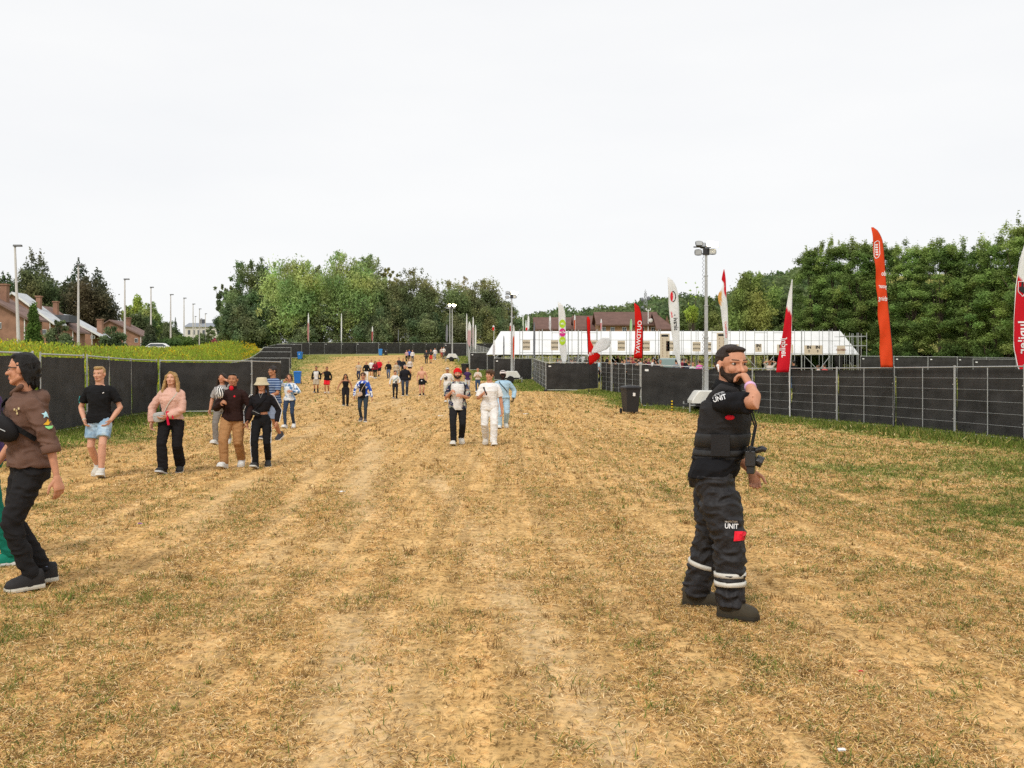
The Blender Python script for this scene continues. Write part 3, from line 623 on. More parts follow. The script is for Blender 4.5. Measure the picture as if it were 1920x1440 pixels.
def sign(px, py, w_, h, label, kind, d=97.8):
    x, y, z = P(px, py, d); o = thing('sign_board', label, 'sign', (x, d, z - h / 2 * d / F), 0, 'beige signs hung on the scaffold')
    k = d / F; W_, H_ = w_ * k, h * k; b = MB(); b.box((0, 0, H_ / 2), (W_, .03, H_)); b.build('board', M_beige, o)
    if kind == 'IN' or kind == 'IN2':
        for q in ([0] if kind == 'IN' else [-.24, .24]):
            v, f = text_mesh('IN', .42, .02); decal('lettering', v, f, lambda u, t: (u + q * W_, -.025, H_ * .78 + t), M_black, o)
            b = MB(); b.tube((q * W_, -.025, H_ * .2), (q * W_, -.025, H_ * .42), .025, n=4); b.tube((q * W_ - .09, -.025, H_ * .36), (q * W_, -.025, H_ * .46), .02, n=4); b.tube((q * W_ + .09, -.025, H_ * .36), (q * W_, -.025, H_ * .46), .02, n=4); b.build('arrow', M_black, o)
    elif kind == 'pic':
        b = MB()
        for row in (.72, .28):
            for sx in (-1, 1): b.tube((sx * W_ * .40, -.025, H_ * (row + .09)), (sx * W_ * .32, -.025, H_ * (row - .06)), .03, n=4)
            b.box((0, -.025, H_ * (row + .09)), (W_ * .60, .01, .022))
            for q in range(-3, 4): b.box((q * W_ * .08, -.025, H_ * row), (.028, .01, .06 if q % 2 else .10))
        b.build('pictogram', M_black, o)
    elif kind == 'list':
        b = MB(); b.box((0, -.022, H_ * .92), (W_ * .72, .012, .2)); b.build('heading', M_black, o)
        b = MB()
        for r_ in range(6):
            for sx in (-.22, .22):
                z = H_ * (.80 - r_ * .125); b.ell((sx * W_, -.025, z), (.04, .008, .045), n=6, m=4); b.box((sx * W_, -.025, z - .13), (.16, .008, .02))
        b.build('list_marks', mat('brown_print', (.25, .12, .08), .7), o)
    elif kind == 'plate':
        v, f = text_mesh('CLOSED', .26, .012); decal('lettering', v, f, lambda u, t: (u, -.025, H_ * .5 + t), mat('brown_print', (.25, .12, .08), .7), o)
for i, (px, n_) in enumerate([(987, 'first'), (1040, 'second'), (1114, 'third'), (1165, 'fourth'), (1211.5, 'fifth'), (1256, 'sixth')]):
    sign(px, 647 + i * .4, 14, 19, 'beige board with black pictograms, %s from the left on the scaffold' % n_, 'pic')
sign(1306, 650, 15, 18, 'beige pictogram board just left of the tall light tower mast', 'pic'); sign(1329, 650.5, 9, 18, 'beige pictogram board just right of the tall light tower mast', 'pic')
sign(1246.5, 650, 18, 49, 'tall beige list board hung left of the white emblem flag', 'list'); sign(1353, 650, 18, 52, 'tall beige list board hung behind the guard and white twisted flag', 'list')
sign(1377, 654, 16, 17, 'beige board reading IN right above the guard head', 'IN'); sign(1422, 652.5, 12, 15, 'beige board reading IN just right of the guard', 'IN')
sign(1472, 654, 30, 16, 'wide beige board half hidden by the red flag, reading IN', 'IN2'); sign(1525, 656, 34, 17, 'wide beige board reading IN twice', 'IN2'); sign(1577, 656, 15, 16, 'plain beige plate with brown lettering near the right end of the canopy', 'plate')

# stalls under the canopy
for px, c, w_, lb in ((965, (.03, .08, .4), 14, 'blue stall counter under the left part of the canopy'), (1166, (.6, .03, .05), 11, 'small red banner stall under the canopy'), (1221, (.7, .55, .02), 11, 'small yellow banner stall under the canopy'), (1122, (.55, .45, .3), 12, 'beige stall left of the red banner stall')):
    d = 106.5; x = PX(px, d); g = gz(x, d); o = thing('market_stall', lb, 'stall', (x, d, g)); W_ = w_ * d / F; m = mat('stall%.2f%.2f' % (c[0], c[2]), c, .7)
    b = MB(); b.box((0, 0, .5), (W_, .7, 1.0)); b.build('counter', m, o); b = MB(); b.box((0, 0, 2.0), (W_, .06, .4)); b.build('banner', m, o)
    for sx in (-1, 1): b = MB(); b.tube((sx * W_ / 2, 0, 0), (sx * W_ / 2, 0, 2.2), .03, n=6); b.build('post', M_galv, o)
# van roof and windscreen behind the fence
def car(px, d, label, col, rz=0, s=1.0, hgt=1.45, nm='parked_car', z=None):
    x = PX(px, d); o = thing(nm, label, 'car' if hgt < 1.8 else 'van', (x, d, gz(x, d) if z is None else z), rz); m = mat('car%.2f' % col[0], col, .25, .02, spec=.5)
    Lc = 4.3 * s; van = hgt > 1.8
    pr = [(-.5, .35), (-.5, .75), (-.47, .88), (-.28, .95), (.46, .98), (.5, .8), (.5, .35)] if not van else [(-.5, .35), (-.5, .95), (-.42, 1.15), (.49, 1.25), (.5, .8), (.5, .35)]
    b = MB(); rs = []
    for y, q in ((-.86, .96), (-.8, 1), (.8, 1), (.86, .96)): rs.append(np.array([(a * Lc * (1 if q == 1 else .985), y, .35 + (c - .35) * q) for a, c in pr]))
    b.rings(rs); b.build('body', m, o)
    h0 = .95 if not van else 1.2
    cb = [(-.27, h0), (-.13, hgt - .04), (.05, hgt), (.26, hgt - .03), (.42, h0)] if not van else [(-.4, h0 - .05), (-.26, hgt - .1), (-.15, hgt), (.48, hgt - .02), (.49, h0)]
    b = MB(); rs = []
    for y, q in ((-.78, .0), (-.66, 1), (.66, 1), (.78, 0)):
        rs.append(np.array([(a * Lc * (1 if q or c < h0 + .1 else 1), y if c < h0 + .1 else math.copysign(.62, y), c if (q or c < h0 + .1) else c - .04) for a, c in cb]))
    b.rings(rs); b.build('cabin', m, o)
    gm = mat('car_glass', (.05, .06, .07), .08, .02, spec=.8)
    b = MB()
    for sy in (-1, 1):
        (a0, c0), (a1, c1) = cb[0], cb[1]; k = [(-.24, h0 + .05), (-.12, hgt - .12), (.24, hgt - .12), (.37, h0 + .05)] if not van else [(-.37, h0), (-.25, hgt - .2), (-.05, hgt - .2), (-.05, h0)]
        q = [(a * Lc, sy * (.80 - .17 * (c - h0) / (hgt - h0) if not van else .80), c) for a, c in k]; b.poly(q, (0, -sy * .02, 0))
    b.build('side_window', gm, o)
    b = MB(); (a0, c0), (a1, c1) = cb[0], cb[1]; q = [((a0 + .015) * Lc - .03, -.6, c0 + .04), ((a0 + .015) * Lc - .03, .6, c0 + .04), (a1 * Lc - .03, .54, c1 - .06), (a1 * Lc - .03, -.54, c1 - .06)]; b.poly(q, (.02, 0, 0)); b.build('windscreen', gm, o)
    for a in (-.32, .31):
        for sy in (-.8, .8):
            b = MB(); b.tube((a * Lc, sy - .1, .33), (a * Lc, sy + .1, .33), .33, n=18); wh = b.build('wheel', M_tyre, o)
            b = MB(); b.tube((a * Lc, sy - .11, .33), (a * Lc, sy + .11, .33), .19, n=12); b.build('rim', M_galv, wh)
    return o
car(1257, 76, 'grey green van parked behind the fence left of the white emblem flag', (.16, .22, .20), rz=1.2, hgt=1.95, nm='parked_van', z=PZ(671, 76) - 1.97)
car(292, 132, 'white car whose roof shows above the goldenrod', (.8, .8, .8), rz=.12, z=PZ(642.5, 132) - 1.5)
car(340, 150, 'silver white car to the right of the white one, above the goldenrod', (.7, .71, .72), rz=.12, z=PZ(647, 150) - 1.45)

# ---------------- houses on the left ----------------
M_brick = mat('brick', (.30, .165, .11), .9, .25, 1.2, .3, 9)
M_rooft = mat('roof_tiles', (.20, .13, .11), .85, .2, 1.5, .5, 7, stretch=(1, 1, 3))
M_roofl = mat('light_roof', (.52, .54, .56), .6, .15, 2)
M_slate = mat('slate', (.09, .095, .11), .7, .2, 3, .4, 12)
M_glass = mat('window_glass', (.07, .08, .09), .1, .1, spec=.7)
M_frame = mat('window_frame', (.75, .75, .73), .6)
def house(d, ridge, eave, left_eave, depth, label, roofm, chims=(), wins=(), wallx=None, group='terraced brick houses along the street', wall=None):
    xr, zr = PX(ridge[0], d), PZ(ridge[1], d); xe, ze = PX(eave[0], d), PZ(eave[1], d); xl, zl = PX(left_eave[0], d), PZ(left_eave[1], d)
    g = min(gz(xr, d), gz(xe, d)) - .3; ox = xr; o = thing('brick_house', label, 'house', (ox, d, g), 0, group)
    wx = PX(wallx, d) if wallx else xe - .5; tw = (wx - xr) / (xe - xr); zw = zr + (ze - zr) * tw
    wl = xl + .5; zwl = zl + (zr - zl) * (.5 / (xr - xl))
    b = MB(); b.poly([(wl - ox, .35, 0), (wl - ox, .35, zwl - g - .12), (0, .35, zr - g - .12), (wx - ox, .35, zw - g - .12), (wx - ox, .35, 0)], (0, depth - .7, 0)); b.build('wall', wall or M_brick, o)
    b = MB(); t = .16
    b.poly([(0, 0, zr - g), (xe - ox, 0, ze - g), (xe - ox, 0, ze - g - t), (0, 0, zr - g - t)], (0, depth, 0)); b.poly([(0, .003, zr - g - t), (xl - ox, .003, zl - g - t), (xl - ox, .003, zl - g), (0, .003, zr - g)], (0, depth, 0)); rf = b.build('roof', roofm, o)
    b = MB(); b.poly([(0, -.06, zr - g + .03), (xe - ox + .1, -.06, ze - g + .03), (xe - ox + .1, -.06, ze - g - .18), (0, -.06, zr - g - .18)], (0, .06, 0)); b.build('verge', M_frame if roofm is M_roofl else M_rooft, rf)
    for (cx, cy, wpx, yb, dy) in chims:
        xc = PX(cx, d + dy) - ox; ww = wpx * (d + dy) / F; b = MB(); z1 = PZ(cy, d + dy) - g; z0 = PZ(yb, d + dy) - g - 1.2
        b.box((xc, dy, (z0 + z1) / 2), (ww, ww, z1 - z0)); b.box((xc, dy, z1 + .06), (ww + .16, ww + .16, .12)); c = b.build('chimney', M_brick, rf)
    for (cx, cy, wpx, hpx) in wins:
        x, z = PX(cx, d) - ox, PZ(cy, d) - g; ww, hh = wpx * d / F, hpx * d / F
        b = MB(); b.box((x, .33, z), (ww, .1, hh)); f = b.build('window', M_frame, o); b = MB(); b.box((x - ww * .23, .27, z), (ww * .38, .03, hh * .82)); b.box((x + ww * .23, .27, z), (ww * .38, .03, hh * .82)); b.build('pane', M_glass, f)
    # drainpipe at the wall corner
    b = MB(); b.tube((wx - ox + .06, .25, 0), (wx - ox + .06, .25, zw - g - .1), .05, n=6); b.build('drainpipe', M_frame, o)
    return o
house(86, (-40, 545), (50, 597), (-110, 590), 4, 'brick house with tall chimney at the left edge', M_rooft, [(9, 535, 12, 572, 2)], [(-5, 610, 8, 12)], wallx=42)
house(99, (22, 547), (100, 606), (-40, 600), 3, 'house with pale sloping roof behind the clipped conifer', M_roofl, [(73, 557, 8, 574, 1.5)], [(80, 622, 9, 9)])
o = house(113, (70, 572), (142, 622), (20, 610), 4, 'house with brown roof and dark slate dormer', M_rooft, [(105, 567, 8, 586, 2)], [(125, 630, 8, 8)])
x0 = PX(103, 112) - PX(70, 113); b = MB(); b.box((x0, .4, PZ(597, 112) - o.location.z), (2.9, 2.4, .8)); b.build('dormer', M_slate, o)
house(124, (112, 588), (196, 634), (60, 625), 3.5, 'long low brick house with pale roof edge', M_roofl, [(188, 600, 9, 616, 2)], [(150, 626, 9, 7), (172, 632, 8, 6)], wallx=170)
house(141, (205, 599), (266, 629), (150, 632), 6, 'last brick house of the row with chimney and white gutter', M_rooft, [(241, 597, 7, 612, 3)], [(254, 638, 6, 8)], wallx=262)
# large white building far left of centre
d = 300; x0, x1 = PX(347, d), PX(430, d); g = gz(x0, d); o = thing('white_building', 'long white building with grey roof far down the street', 'building', (x0, d, g)); ze, zr = PZ(613, d) - g, PZ(604, d) - g
M_wall = mat('white_render', (.66, .62, .56), .9, .05)
b = MB(); b.box(((x1 - x0) / 2, 5, ze / 2), (x1 - x0, 10, ze)); b.build('wall', M_wall, o)
b = MB(); b.poly([(-.4, -.5, ze), (-.4, 5, zr), (-.4, 10.5, ze)], (x1 - x0 + .8, 0, 0)); rf = b.build('roof', mat('grey_roof', (.26, .28, .31), .7), o)
for px in (370, 396, 402): b = MB(); b.box((PX(px, d) - x0, 5, zr + .3), (1.4, 1.4, 1.6)); b.build('chimney', M_slate, rf)
for r_ in range(3):
    for k in range(9):
        x = 1.2 + k * 1.45; z = ze - 1.6 - r_ * 2.9; b = MB(); b.box((x, -.02, z), (.7, .1, 1.3)); b.build('window', M_glass, o)
# brown roofed terraces on the right
M_broof = mat('brown_roof', (.15, .085, .068), .85, .15, 1.2, .4, 6)
M_brick2 = mat('tan_brick', (.36, .21, .12), .9, .2, 1.2, .3, 8)
def terrace(px0, px1, d, yr, ye, label, wins, hip=0):
    x0, x1 = PX(px0, d), PX(px1, d); g = gz(x0, d) - .5; o = thing('terraced_house', label, 'house', (x0, d, g), 0, 'brown roofed houses behind the canopy'); ze, zr = PZ(ye, d) - g, PZ(yr, d + 5) - g; Lx = x1 - x0
    b = MB(); b.box((Lx / 2, 5, ze / 2), (Lx - .4, 9.4, ze)); b.add([(.2, .3, ze), (.2, 5, zr - .3), (.2, 9.7, ze)], [(0, 1, 2)]); b.add([(Lx - .2, .3, ze), (Lx - .2, 5, zr - .3), (Lx - .2, 9.7, ze)], [(0, 2, 1)]); b.build('wall', M_brick2, o)
    b = MB(); h = hip
    q = [(-.3, -.3, ze - .15), (Lx + .3, -.3, ze - .15), (Lx + .3 - h, 5, zr), (-.3, 5, zr)]; b.poly(q, (0, 0, .2))
    q = [(-.3, 10.3, ze - .15), (-.3, 5, zr), (Lx + .3 - h, 5, zr), (Lx + .3, 10.3, ze - .15)]; b.poly(q, (0, 0, .2))
    if h: b.poly([(Lx + .3, -.3, ze - .15), (Lx + .3, 10.3, ze - .15), (Lx + .3 - h, 5, zr)], (.05, 0, .2))
    b.build('roof', M_broof, o)
    for cx, ww in wins:
        x, z = PX(cx, d) - x0, ze - 1.0; w_ = ww * d / F; b = MB(); b.box((x, .28, z), (w_, .1, 1.3)); f = b.build('window', M_frame, o); b = MB(); b.box((x - w_ * .22, .2, z), (w_ * .4, .06, 1.1)); b.box((x + w_ * .24, .2, z), (w_ * .34, .06, 1.1)); b.build('pane', M_glass, f)
terrace(1004, 1078, 178, 597, 617, 'brown roofed house at the left end of the right-hand row', [(1015, 5), (1040, 5), (1068, 5)])
terrace(1079, 1126, 172, 594, 618.5, 'lower brown roofed house with small windows, left of the long one', [(1092, 5), (1100, 4)])
terrace(1121, 1236, 165, 587, 609, 'long brown roofed brick house with three windows behind the red flag', [(1133, 7), (1149, 8), (1171, 8), (1205, 7), (1225, 8)], hip=0)
terrace(1234, 1262, 160, 588, 617, 'house with sloping orange brown roof end left of the white emblem flag', [(1256, 4)], hip=2.5)

# ---------------- street lamps ----------------
for i, (px, top, d, hw) in enumerate([(28, 463, 78, 1), (147, 499, 97, 1), (234, 525, 119, 1), (283, 540, 138, .6), (320, 553.5, 158, .8), (345, 560, 172, .7), (362, 571, 192, .7), (374, 580, 215, .7), (385, 589, 240, .7), (366, 594, 260, .6), (377, 598, 285, .6)]):
    x = PX(px, d); g = gz(x, d); H = PZ(top, d) - g
    lb = 'pale concrete street lamp, %s of the row on the left' % (ORD[i] if i < 9 else ('second to last' if i == 9 else 'farthest'))
    o = thing('street_lamp', lb, 'street lamp', (x, d, g), 0, 'street lamps along the street on the left'); lean = -.12 if i == 0 else 0
    b = MB(); b.path([(lean * -3, 0, 0), (0, 0, H)], [.16, .075], 8); b.build('pole', mat('pole_concrete', (.62, .58, .55), .8, .06), o)
    b = MB(); s = .9 + .1 * (i % 2); b.tube((-.05, 0, H), (.15, 0, H + .06), .05, n=6)
    rs = [np.array([(xx, yy * .16, H + .03 + zz) for yy, zz in ((-1, 0), (1, 0), (.7, .14), (-.7, .14))]) for xx in (-.1, .15, .42 * hw + .1)]; b.rings(rs); b.build('lamp_head', mat('lamp_head', (.12, .12, .12), .5), o)
for px, top, bot, d, lb, ar in [(1215.5, 580, 620, 165, 'thin pale lamp post with twin arms before the brown roofs', 1), ]:
    x = PX(px, d); g = gz(x, d); H = PZ(top, d) - g; o = thing('lamp_post', lb, 'lamp post', (x, d, g)); b = MB(); b.path([(0, 0, 0), (0, 0, H)], [.12, .07], 6); b.build('pole', M_white, o)
    b = MB(); b.tube((-.35, 0, H - .2), (.35, 0, H - .2), .04, n=5); b.ell((-.35, 0, H), (.1, .1, .2), n=6, m=4); b.ell((.35, 0, H), (.1, .1, .2), n=6, m=4); b.build('lamp_head', M_white, o)
    b = MB(); b.ell((.4, -.1, PZ(601, d) - g), (.35, .12, .35), n=10, m=6); b.build('dish', M_white, o)
x, d = PX(1210, 330), 330; g = gz(x, d); H = PZ(546, d) - g; o = thing('radio_mast', 'slender lattice radio mast rising from the wooded hill', 'radio mast', (x, d, g)); b = MB()
for sx, sy in ((-1, -1), (1, -1), (0, 1)): b.tube((sx * .9, sy * .9, 0), (sx * .35, sy * .35, H * .96), .09, n=4)
for k in range(14): z = H * k / 14; z1 = H * (k + 1) / 14; q = 1 - .6 * k / 14; b.tube((-.9 * q, -.9 * q, z), (.8 * q, -.9 * q, z1), .06, n=4); b.tube((.9 * q, -.9 * q, z), (-.8 * q, -.9 * q, z1), .06, n=4)
b.tube((0, 0, H * .9), (0, 0, H * 1.05), .06, n=4); b.build('lattice', M_galv, o)
for sx, z in ((-1.1, .8), (1.0, .83), (-.9, .6)): b = MB(); b.ell((sx, -.4, H * z), (.55, .35, .7), n=8, m=5); b.build('antenna', mat('antenna', (.2, .21, .22), .6), o)
# ---------------- vegetation ----------------
M_leaf = mat('leaves', (1, 1, 1), .75, .15, 3, attr='col', transl=.36, spec=.15)
M_bark = mat('bark', (.10, .075, .055), .9, .3, 3, .6, 12)
def leafquads(C, N_, size, asp=1.0, droop=0):
    """one small bent leaf-clump face per centre C with rough normal N_"""
    n = len(C); r = rng.normal(size=(n, 3)); nn = N_ + .75 * r; nn /= np.linalg.norm(nn, axis=1)[:, None]
    u = np.cross(nn, rng.normal(size=(n, 3))); u /= np.linalg.norm(u, axis=1)[:, None] + 1e-9
    if droop: u = u * (1 - droop) + np.array((0, 0, -1)) * droop; u /= np.linalg.norm(u, axis=1)[:, None] + 1e-9
    v = np.cross(nn, u); v /= np.linalg.norm(v, axis=1)[:, None] + 1e-9
    s = (size * (.6 + .8 * rng.random(n)))[:, None]
    V = np.stack([C - u * s * asp, C + v * s * .55, C + u * s * asp, C - v * s * .55], 1).reshape(-1, 3)
    return V, np.arange(4 * n).reshape(n, 4)
def crown(kind, H, Wd, seed, leaf=.22, n=5000, base=.12):
    """points and normals of leaf faces, relative to the foot; returns V,Q,col weights and limb list"""
    g = np.random.default_rng(seed); cl = []; limbs = []
    if kind == 'cone':
        k = 46
        for i in range(k):
            t = (i + .5) / k; z = H * (base + (1 - base) * t); rad = Wd * (1 - t) ** .8 * (.75 + .5 * g.random())
            for q in range(max(2, int(7 * (1 - t)))):
                a = g.random() * 6.28; rr = rad * (.45 + .5 * g.random()); cl.append((rr * math.cos(a), rr * math.sin(a), z - .12 * rad, rad * .45 + .12, rad * .45 + .12, .05 * H + .1))
    elif kind == 'thuja':
        for i in range(70):
            t = g.random(); z = H * (.03 + .95 * t); a = g.random() * 6.28; rad = Wd * (1 - t ** 1.8) * .75; cl.append((rad * math.cos(a), rad * math.sin(a), z, Wd * .3, Wd * .3, H * .1))
    elif kind == 'layer':      # horizontal sprays of foliage, feathery top
        for i in range(125):
            t = g.random() ** .8; z = H * (base + (.93 - base) * t); rad = Wd * (1 - max(0, t - .55) ** 1.5 * 1.6) * (.35 + .75 * g.random()); a = g.random() * 6.28
            cl.append((rad * math.cos(a), rad * math.sin(a), z, Wd * (.22 + .16 * g.random()), Wd * (.22 + .16 * g.random()), .029 * H))
        for i in range(22):
            a = g.random() * 6.28; rad = Wd * (.2 + .8 * g.random()); z = H * (.82 + .15 * g.random()); sw_ = .12 + .3 * g.random(); cl.append((rad * math.cos(a), rad * math.sin(a), z, sw_, sw_, (.02 + .045 * g.random()) * H))
    else:
        k = {'round': 62, 'willow': 58, 'oak': 44, 'sparse': 30, 'bush': 34}[kind]
        for i in range(k):
            d_ = g.normal(size=3); d_ /= np.linalg.norm(d_); rr = (.35 + .62 * g.random() ** .6)
            x, y = d_[0] * Wd * rr, d_[1] * Wd * rr; zc = base + (1 - base) * .52; z = H * (zc + (1 - base) * .42 * d_[2] * rr); s = Wd * (.17 + .2 * g.random()) * (1.1 if kind != 'sparse' else .7)
            cl.append((x, y, z, s, s, s * (1.0 if kind != 'willow' else 1.25)))
        for i in range(14):
            a = g.random() * 6.28; rr = Wd * (.6 + .5 * g.random()); cl.append((rr * math.cos(a), rr * math.sin(a), H * (base + .1 + .6 * g.random()), Wd * .12, Wd * .12, Wd * .12))
        for i in range(12):
            a = g.random() * 6.28; rr = Wd * .6 * g.random(); cl.append((rr * math.cos(a), rr * math.sin(a), H * (.9 + .1 * g.random()), Wd * .09, Wd * .09, Wd * .15))
    cl = np.array(cl); vol = (cl[:, 3] * cl[:, 4] * cl[:, 5]) ** .66; pk = g.choice(len(cl), n, p=vol / vol.sum()); c = cl[pk]
    d_ = g.normal(size=(n, 3)); d_ /= np.linalg.norm(d_, axis=1)[:, None]; rr = g.random(n) ** .38
    C = c[:, :3] + d_ * c[:, 3:6] * rr[:, None] * (1 + .25 * g.normal(size=(n, 1)))
    bright = (.58 + .78 * g.random(len(cl)))[pk] * (.85 + .3 * g.random(n))
    for i in g.choice(len(cl), min(len(cl), 14 if kind != 'thuja' else 0), replace=False): limbs.append(cl[i, :3])
    global rng
    V, Q = leafquads(C, d_, leaf, 1.0 if kind != 'willow' else 1.5, .45 if kind == 'willow' else (.0 if kind != 'layer' else .0))
    if kind == 'layer': V[:, 2] = np.repeat(C[:, 2], 4) + (V[:, 2] - np.repeat(C[:, 2], 4)) * .55
    return V, Q, bright, limbs
def tree(px, d, top, halfw, kind, col, label, n=5000, leaf=.2, base=.12, group=None, name='tree', z0=None, var=.25, trunk=None, cat='tree'):
    x = PX(px, d); g = gz(x, d) if z0 is None else z0; H = PZ(top, d) - g; Wd = halfw * d / F
    V, Q, br, limbs = crown(kind, H, Wd, int(px * 7 + d), leaf * .74, int(n * 2.6), base)
    c = (np.array(col) * ((2.25 if kind != 'layer' else 2.8) if d < 130 else 2.1 if d < 196 else 2.9) + (.0 if d < 160 else .02))[None] * br[:, None]; nn = noise(V[::4] * .35, 9) - .5; c = c * (1 + var * 1.6 * nn)[:, None]; c[:, 0] *= 1 + .5 * nn; c = np.repeat(np.clip(c, .004, 1), 4, 0)
    o = thing(name, label, cat, (x, d, g), 0, group); big('crown' if name != 'shrub' else 'foliage', V, Q, M_leaf, c, o)
    b = MB(); tr = trunk or max(.08, H * .018); top_z = H * (.75 if kind in ('cone',) else .55)
    b.path([(0, 0, -.3), (.04 * H * (g % 1 - .5), 0, top_z * .5), (0, 0, top_z)], [tr, tr * .7, tr * .3], 7)
    for q in limbs:
        z = min(top_z * (.35 + .5 * random.random()), q[2] * .8); b.path([(0, 0, z), tuple(q * (.5, .5, 0) + (0, 0, (z + q[2]) / 2 + .02 * H)), tuple(q)], [tr * .4, tr * .25, tr * .1], 5)
    b.build('trunk', M_bark, o)
    return o
DK = (.055, .075, .032); MG = (.075, .11, .032); LG = (.14, .18, .06); OL = (.085, .095, .035); GG = (.085, .115, .055); YG = (.2, .24, .04)
T = 'trees behind the far fence'
for a in [(425, 216, 537, 22, 'sparse', DK, 'thin dark tree at the left edge of the central wood', 2600, .32), (470, 214, 489, 46, 'oak', (.065, .092, .035), 'dark green broad tree left of the pale willows', 7000, .32),
          (450, 205, 560, 34, 'round', DK, 'dark bushy tree beneath the broad dark tree', 4500, .3),
          (545, 206, 491, 58, 'willow', LG, 'pale green willow, leftmost of the two big willows', 8000, .26), (640, 207, 475, 62, 'willow', (.12, .155, .052), 'tallest pale willow in the middle of the wood', 9000, .26),
          (690, 214, 480, 38, 'willow', (.10, .13, .05), 'pale willow right behind the tallest one', 5500, .26), (726, 218, 504, 24, 'sparse', OL, 'thin see-through tree right of the willows', 2200, .28),
          (772, 212, 507, 46, 'round', (.07, .08, .032), 'olive brown tree right of centre in the wood', 7000, .27), (842, 214, 530, 46, 'round', (.08, .095, .035), 'olive tree behind the far light towers', 6500, .27),
          (908, 218, 523, 42, 'round', (.078, .088, .038), 'brownish tree with uneven top at the right of the wood', 6000, .27), (870, 226, 518, 20, 'sparse', (.11, .11, .06), 'bare twiggy tree top behind the brownish tree', 900, .2),
          (952, 226, 566, 22, 'round', OL, 'small rounded tree ending the wood on the right', 3000, .27)]:
    tree(a[0], a[1], a[2], a[3], a[4], a[5], a[6], a[7], a[8], group=T, base=.1 if a[4] != 'sparse' else .3)
for px, d, top, hw, c, lb in [(508, 219, 512, 36, (.08, .10, .04), 'mid green tree filling the gap left of the left willow'), (594, 221, 500, 36, (.09, .115, .045), 'green grey tree between the two big willows'), (700, 222, 505, 34, (.085, .10, .042), 'olive green tree behind the shoulder of the tallest willow'), (742, 221, 520, 34, (.08, .092, .04), 'olive tree filling the gap right of the willows'), (806, 222, 538, 32, (.08, .09, .04), 'low olive tree between the olive brown and the olive one'), (880, 224, 545, 30, (.078, .085, .04), 'low brown green tree behind the flag cluster'), (430, 212, 570, 26, (.06, .085, .035), 'low green tree at the far left of the wood')]:
    tree(px, d, top, hw, 'round', c, lb, 5000, .28, group=T, base=.05)
for i, (px, top, hw, c, lb) in enumerate([(468, 585, 36, DK, 'dark shrub at the left foot of the wood'), (522, 566, 38, (.055, .075, .03), 'dark green shrub under the left willow'), (600, 580, 42, GG, 'grey green rounded willow shrub behind the pink flag'), (560, 600, 30, GG, 'low grey green shrub left of the pink flag'), (662, 560, 44, (.06, .075, .03), 'shady olive shrub under the tallest willow'),
        (740, 572, 46, (.07, .085, .036), 'olive shrub right of the tallest willow'), (800, 590, 36, DK, 'dark shrub left of the far light towers'), (860, 592, 40, (.055, .065, .028), 'dark olive shrub behind the flag cluster'), (915, 580, 38, OL, 'olive shrub above the left end of the canopy'), (700, 608, 36, DK, 'low dark shrub behind the dull red flag'), (492, 622, 26, DK, 'dark green shrub between the goldenrod tip and the wood'), (446, 606, 28, DK, 'dark green shrub at the far left foot of the wood'), (955, 596, 26, DK, 'dark shrub between the wood and the roofs')]):
    tree(px, 203 + (i % 3) * 2, top, hw, 'bush', c, lb, 4200, .26, base=.02, group='shrubs at the foot of the wood', name='shrub', cat='shrub')
# left side conifers and garden trees
T = 'garden trees behind the houses'
for a in [(8, 130, 512, 30, 'round', DK, 'dark loose tree at the left edge above the chimney', 3000, .2), (58, 150, 468, 56, 'cone', (.045, .055, .03), 'tall spiky dark conifer on the left', 5200, .24), (76, 154, 473, 50, 'cone', (.05, .06, .03), 'second spiky conifer beside the tallest one', 4500, .24),
          (66, 140, 508, 48, 'round', (.07, .08, .035), 'brownish green tree under the spiky conifers', 5000, .22), (148, 150, 488, 62, 'cone', (.035, .05, .025), 'broad layered dark cedar behind the second lamp', 6000, .25), (182, 155, 504, 52, 'cone', (.045, .055, .03), 'dark pointed conifer right of the cedar', 5500, .25), (165, 146, 522, 52, 'round', (.065, .06, .034), 'reddish brown bushy tree before the cedar', 7000, .22), (118, 148, 528, 34, 'round', (.055, .06, .03), 'olive dark tree left of the second lamp', 3500, .22),
          (258, 190, 560, 22, 'thuja', YG, 'yellow green poplar-like tree left of the fourth lamp', 4200, .26), (240, 195, 572, 16, 'round', (.14, .17, .04), 'light green tree behind the last brick house', 2500, .24), (282, 184, 568, 20, 'willow', (.15, .19, .06), 'pale weeping tree at the fourth lamp', 2800, .22), (262, 175, 590, 34, 'round', (.04, .06, .02), 'dark green tree behind the last brick house', 4500, .24),
          (298, 200, 591, 8, 'cone', (.03, .045, .025), 'small dark pointed conifer right of the fourth lamp', 1200, .2), (312, 205, 605, 26, 'round', DK, 'dark tree at the fifth lamp', 3500, .24), (329, 210, 598, 8, 'cone', (.03, .045, .025), 'tiny pointed conifer near the fifth lamp', 900, .2), (395, 280, 612, 10, 'sparse', DK, 'small dark tree before the white building', 1200, .3), (378, 240, 628, 18, 'round', (.04, .06, .02), 'low dark green tree under the white building', 2200, .3), (405, 260, 634, 10, 'bush', (.12, .03, .04), 'purple leaved shrub under the white building', 1500, .25)]:
    tree(*a[:7], n=a[7], leaf=a[8], group=T, base=.08)
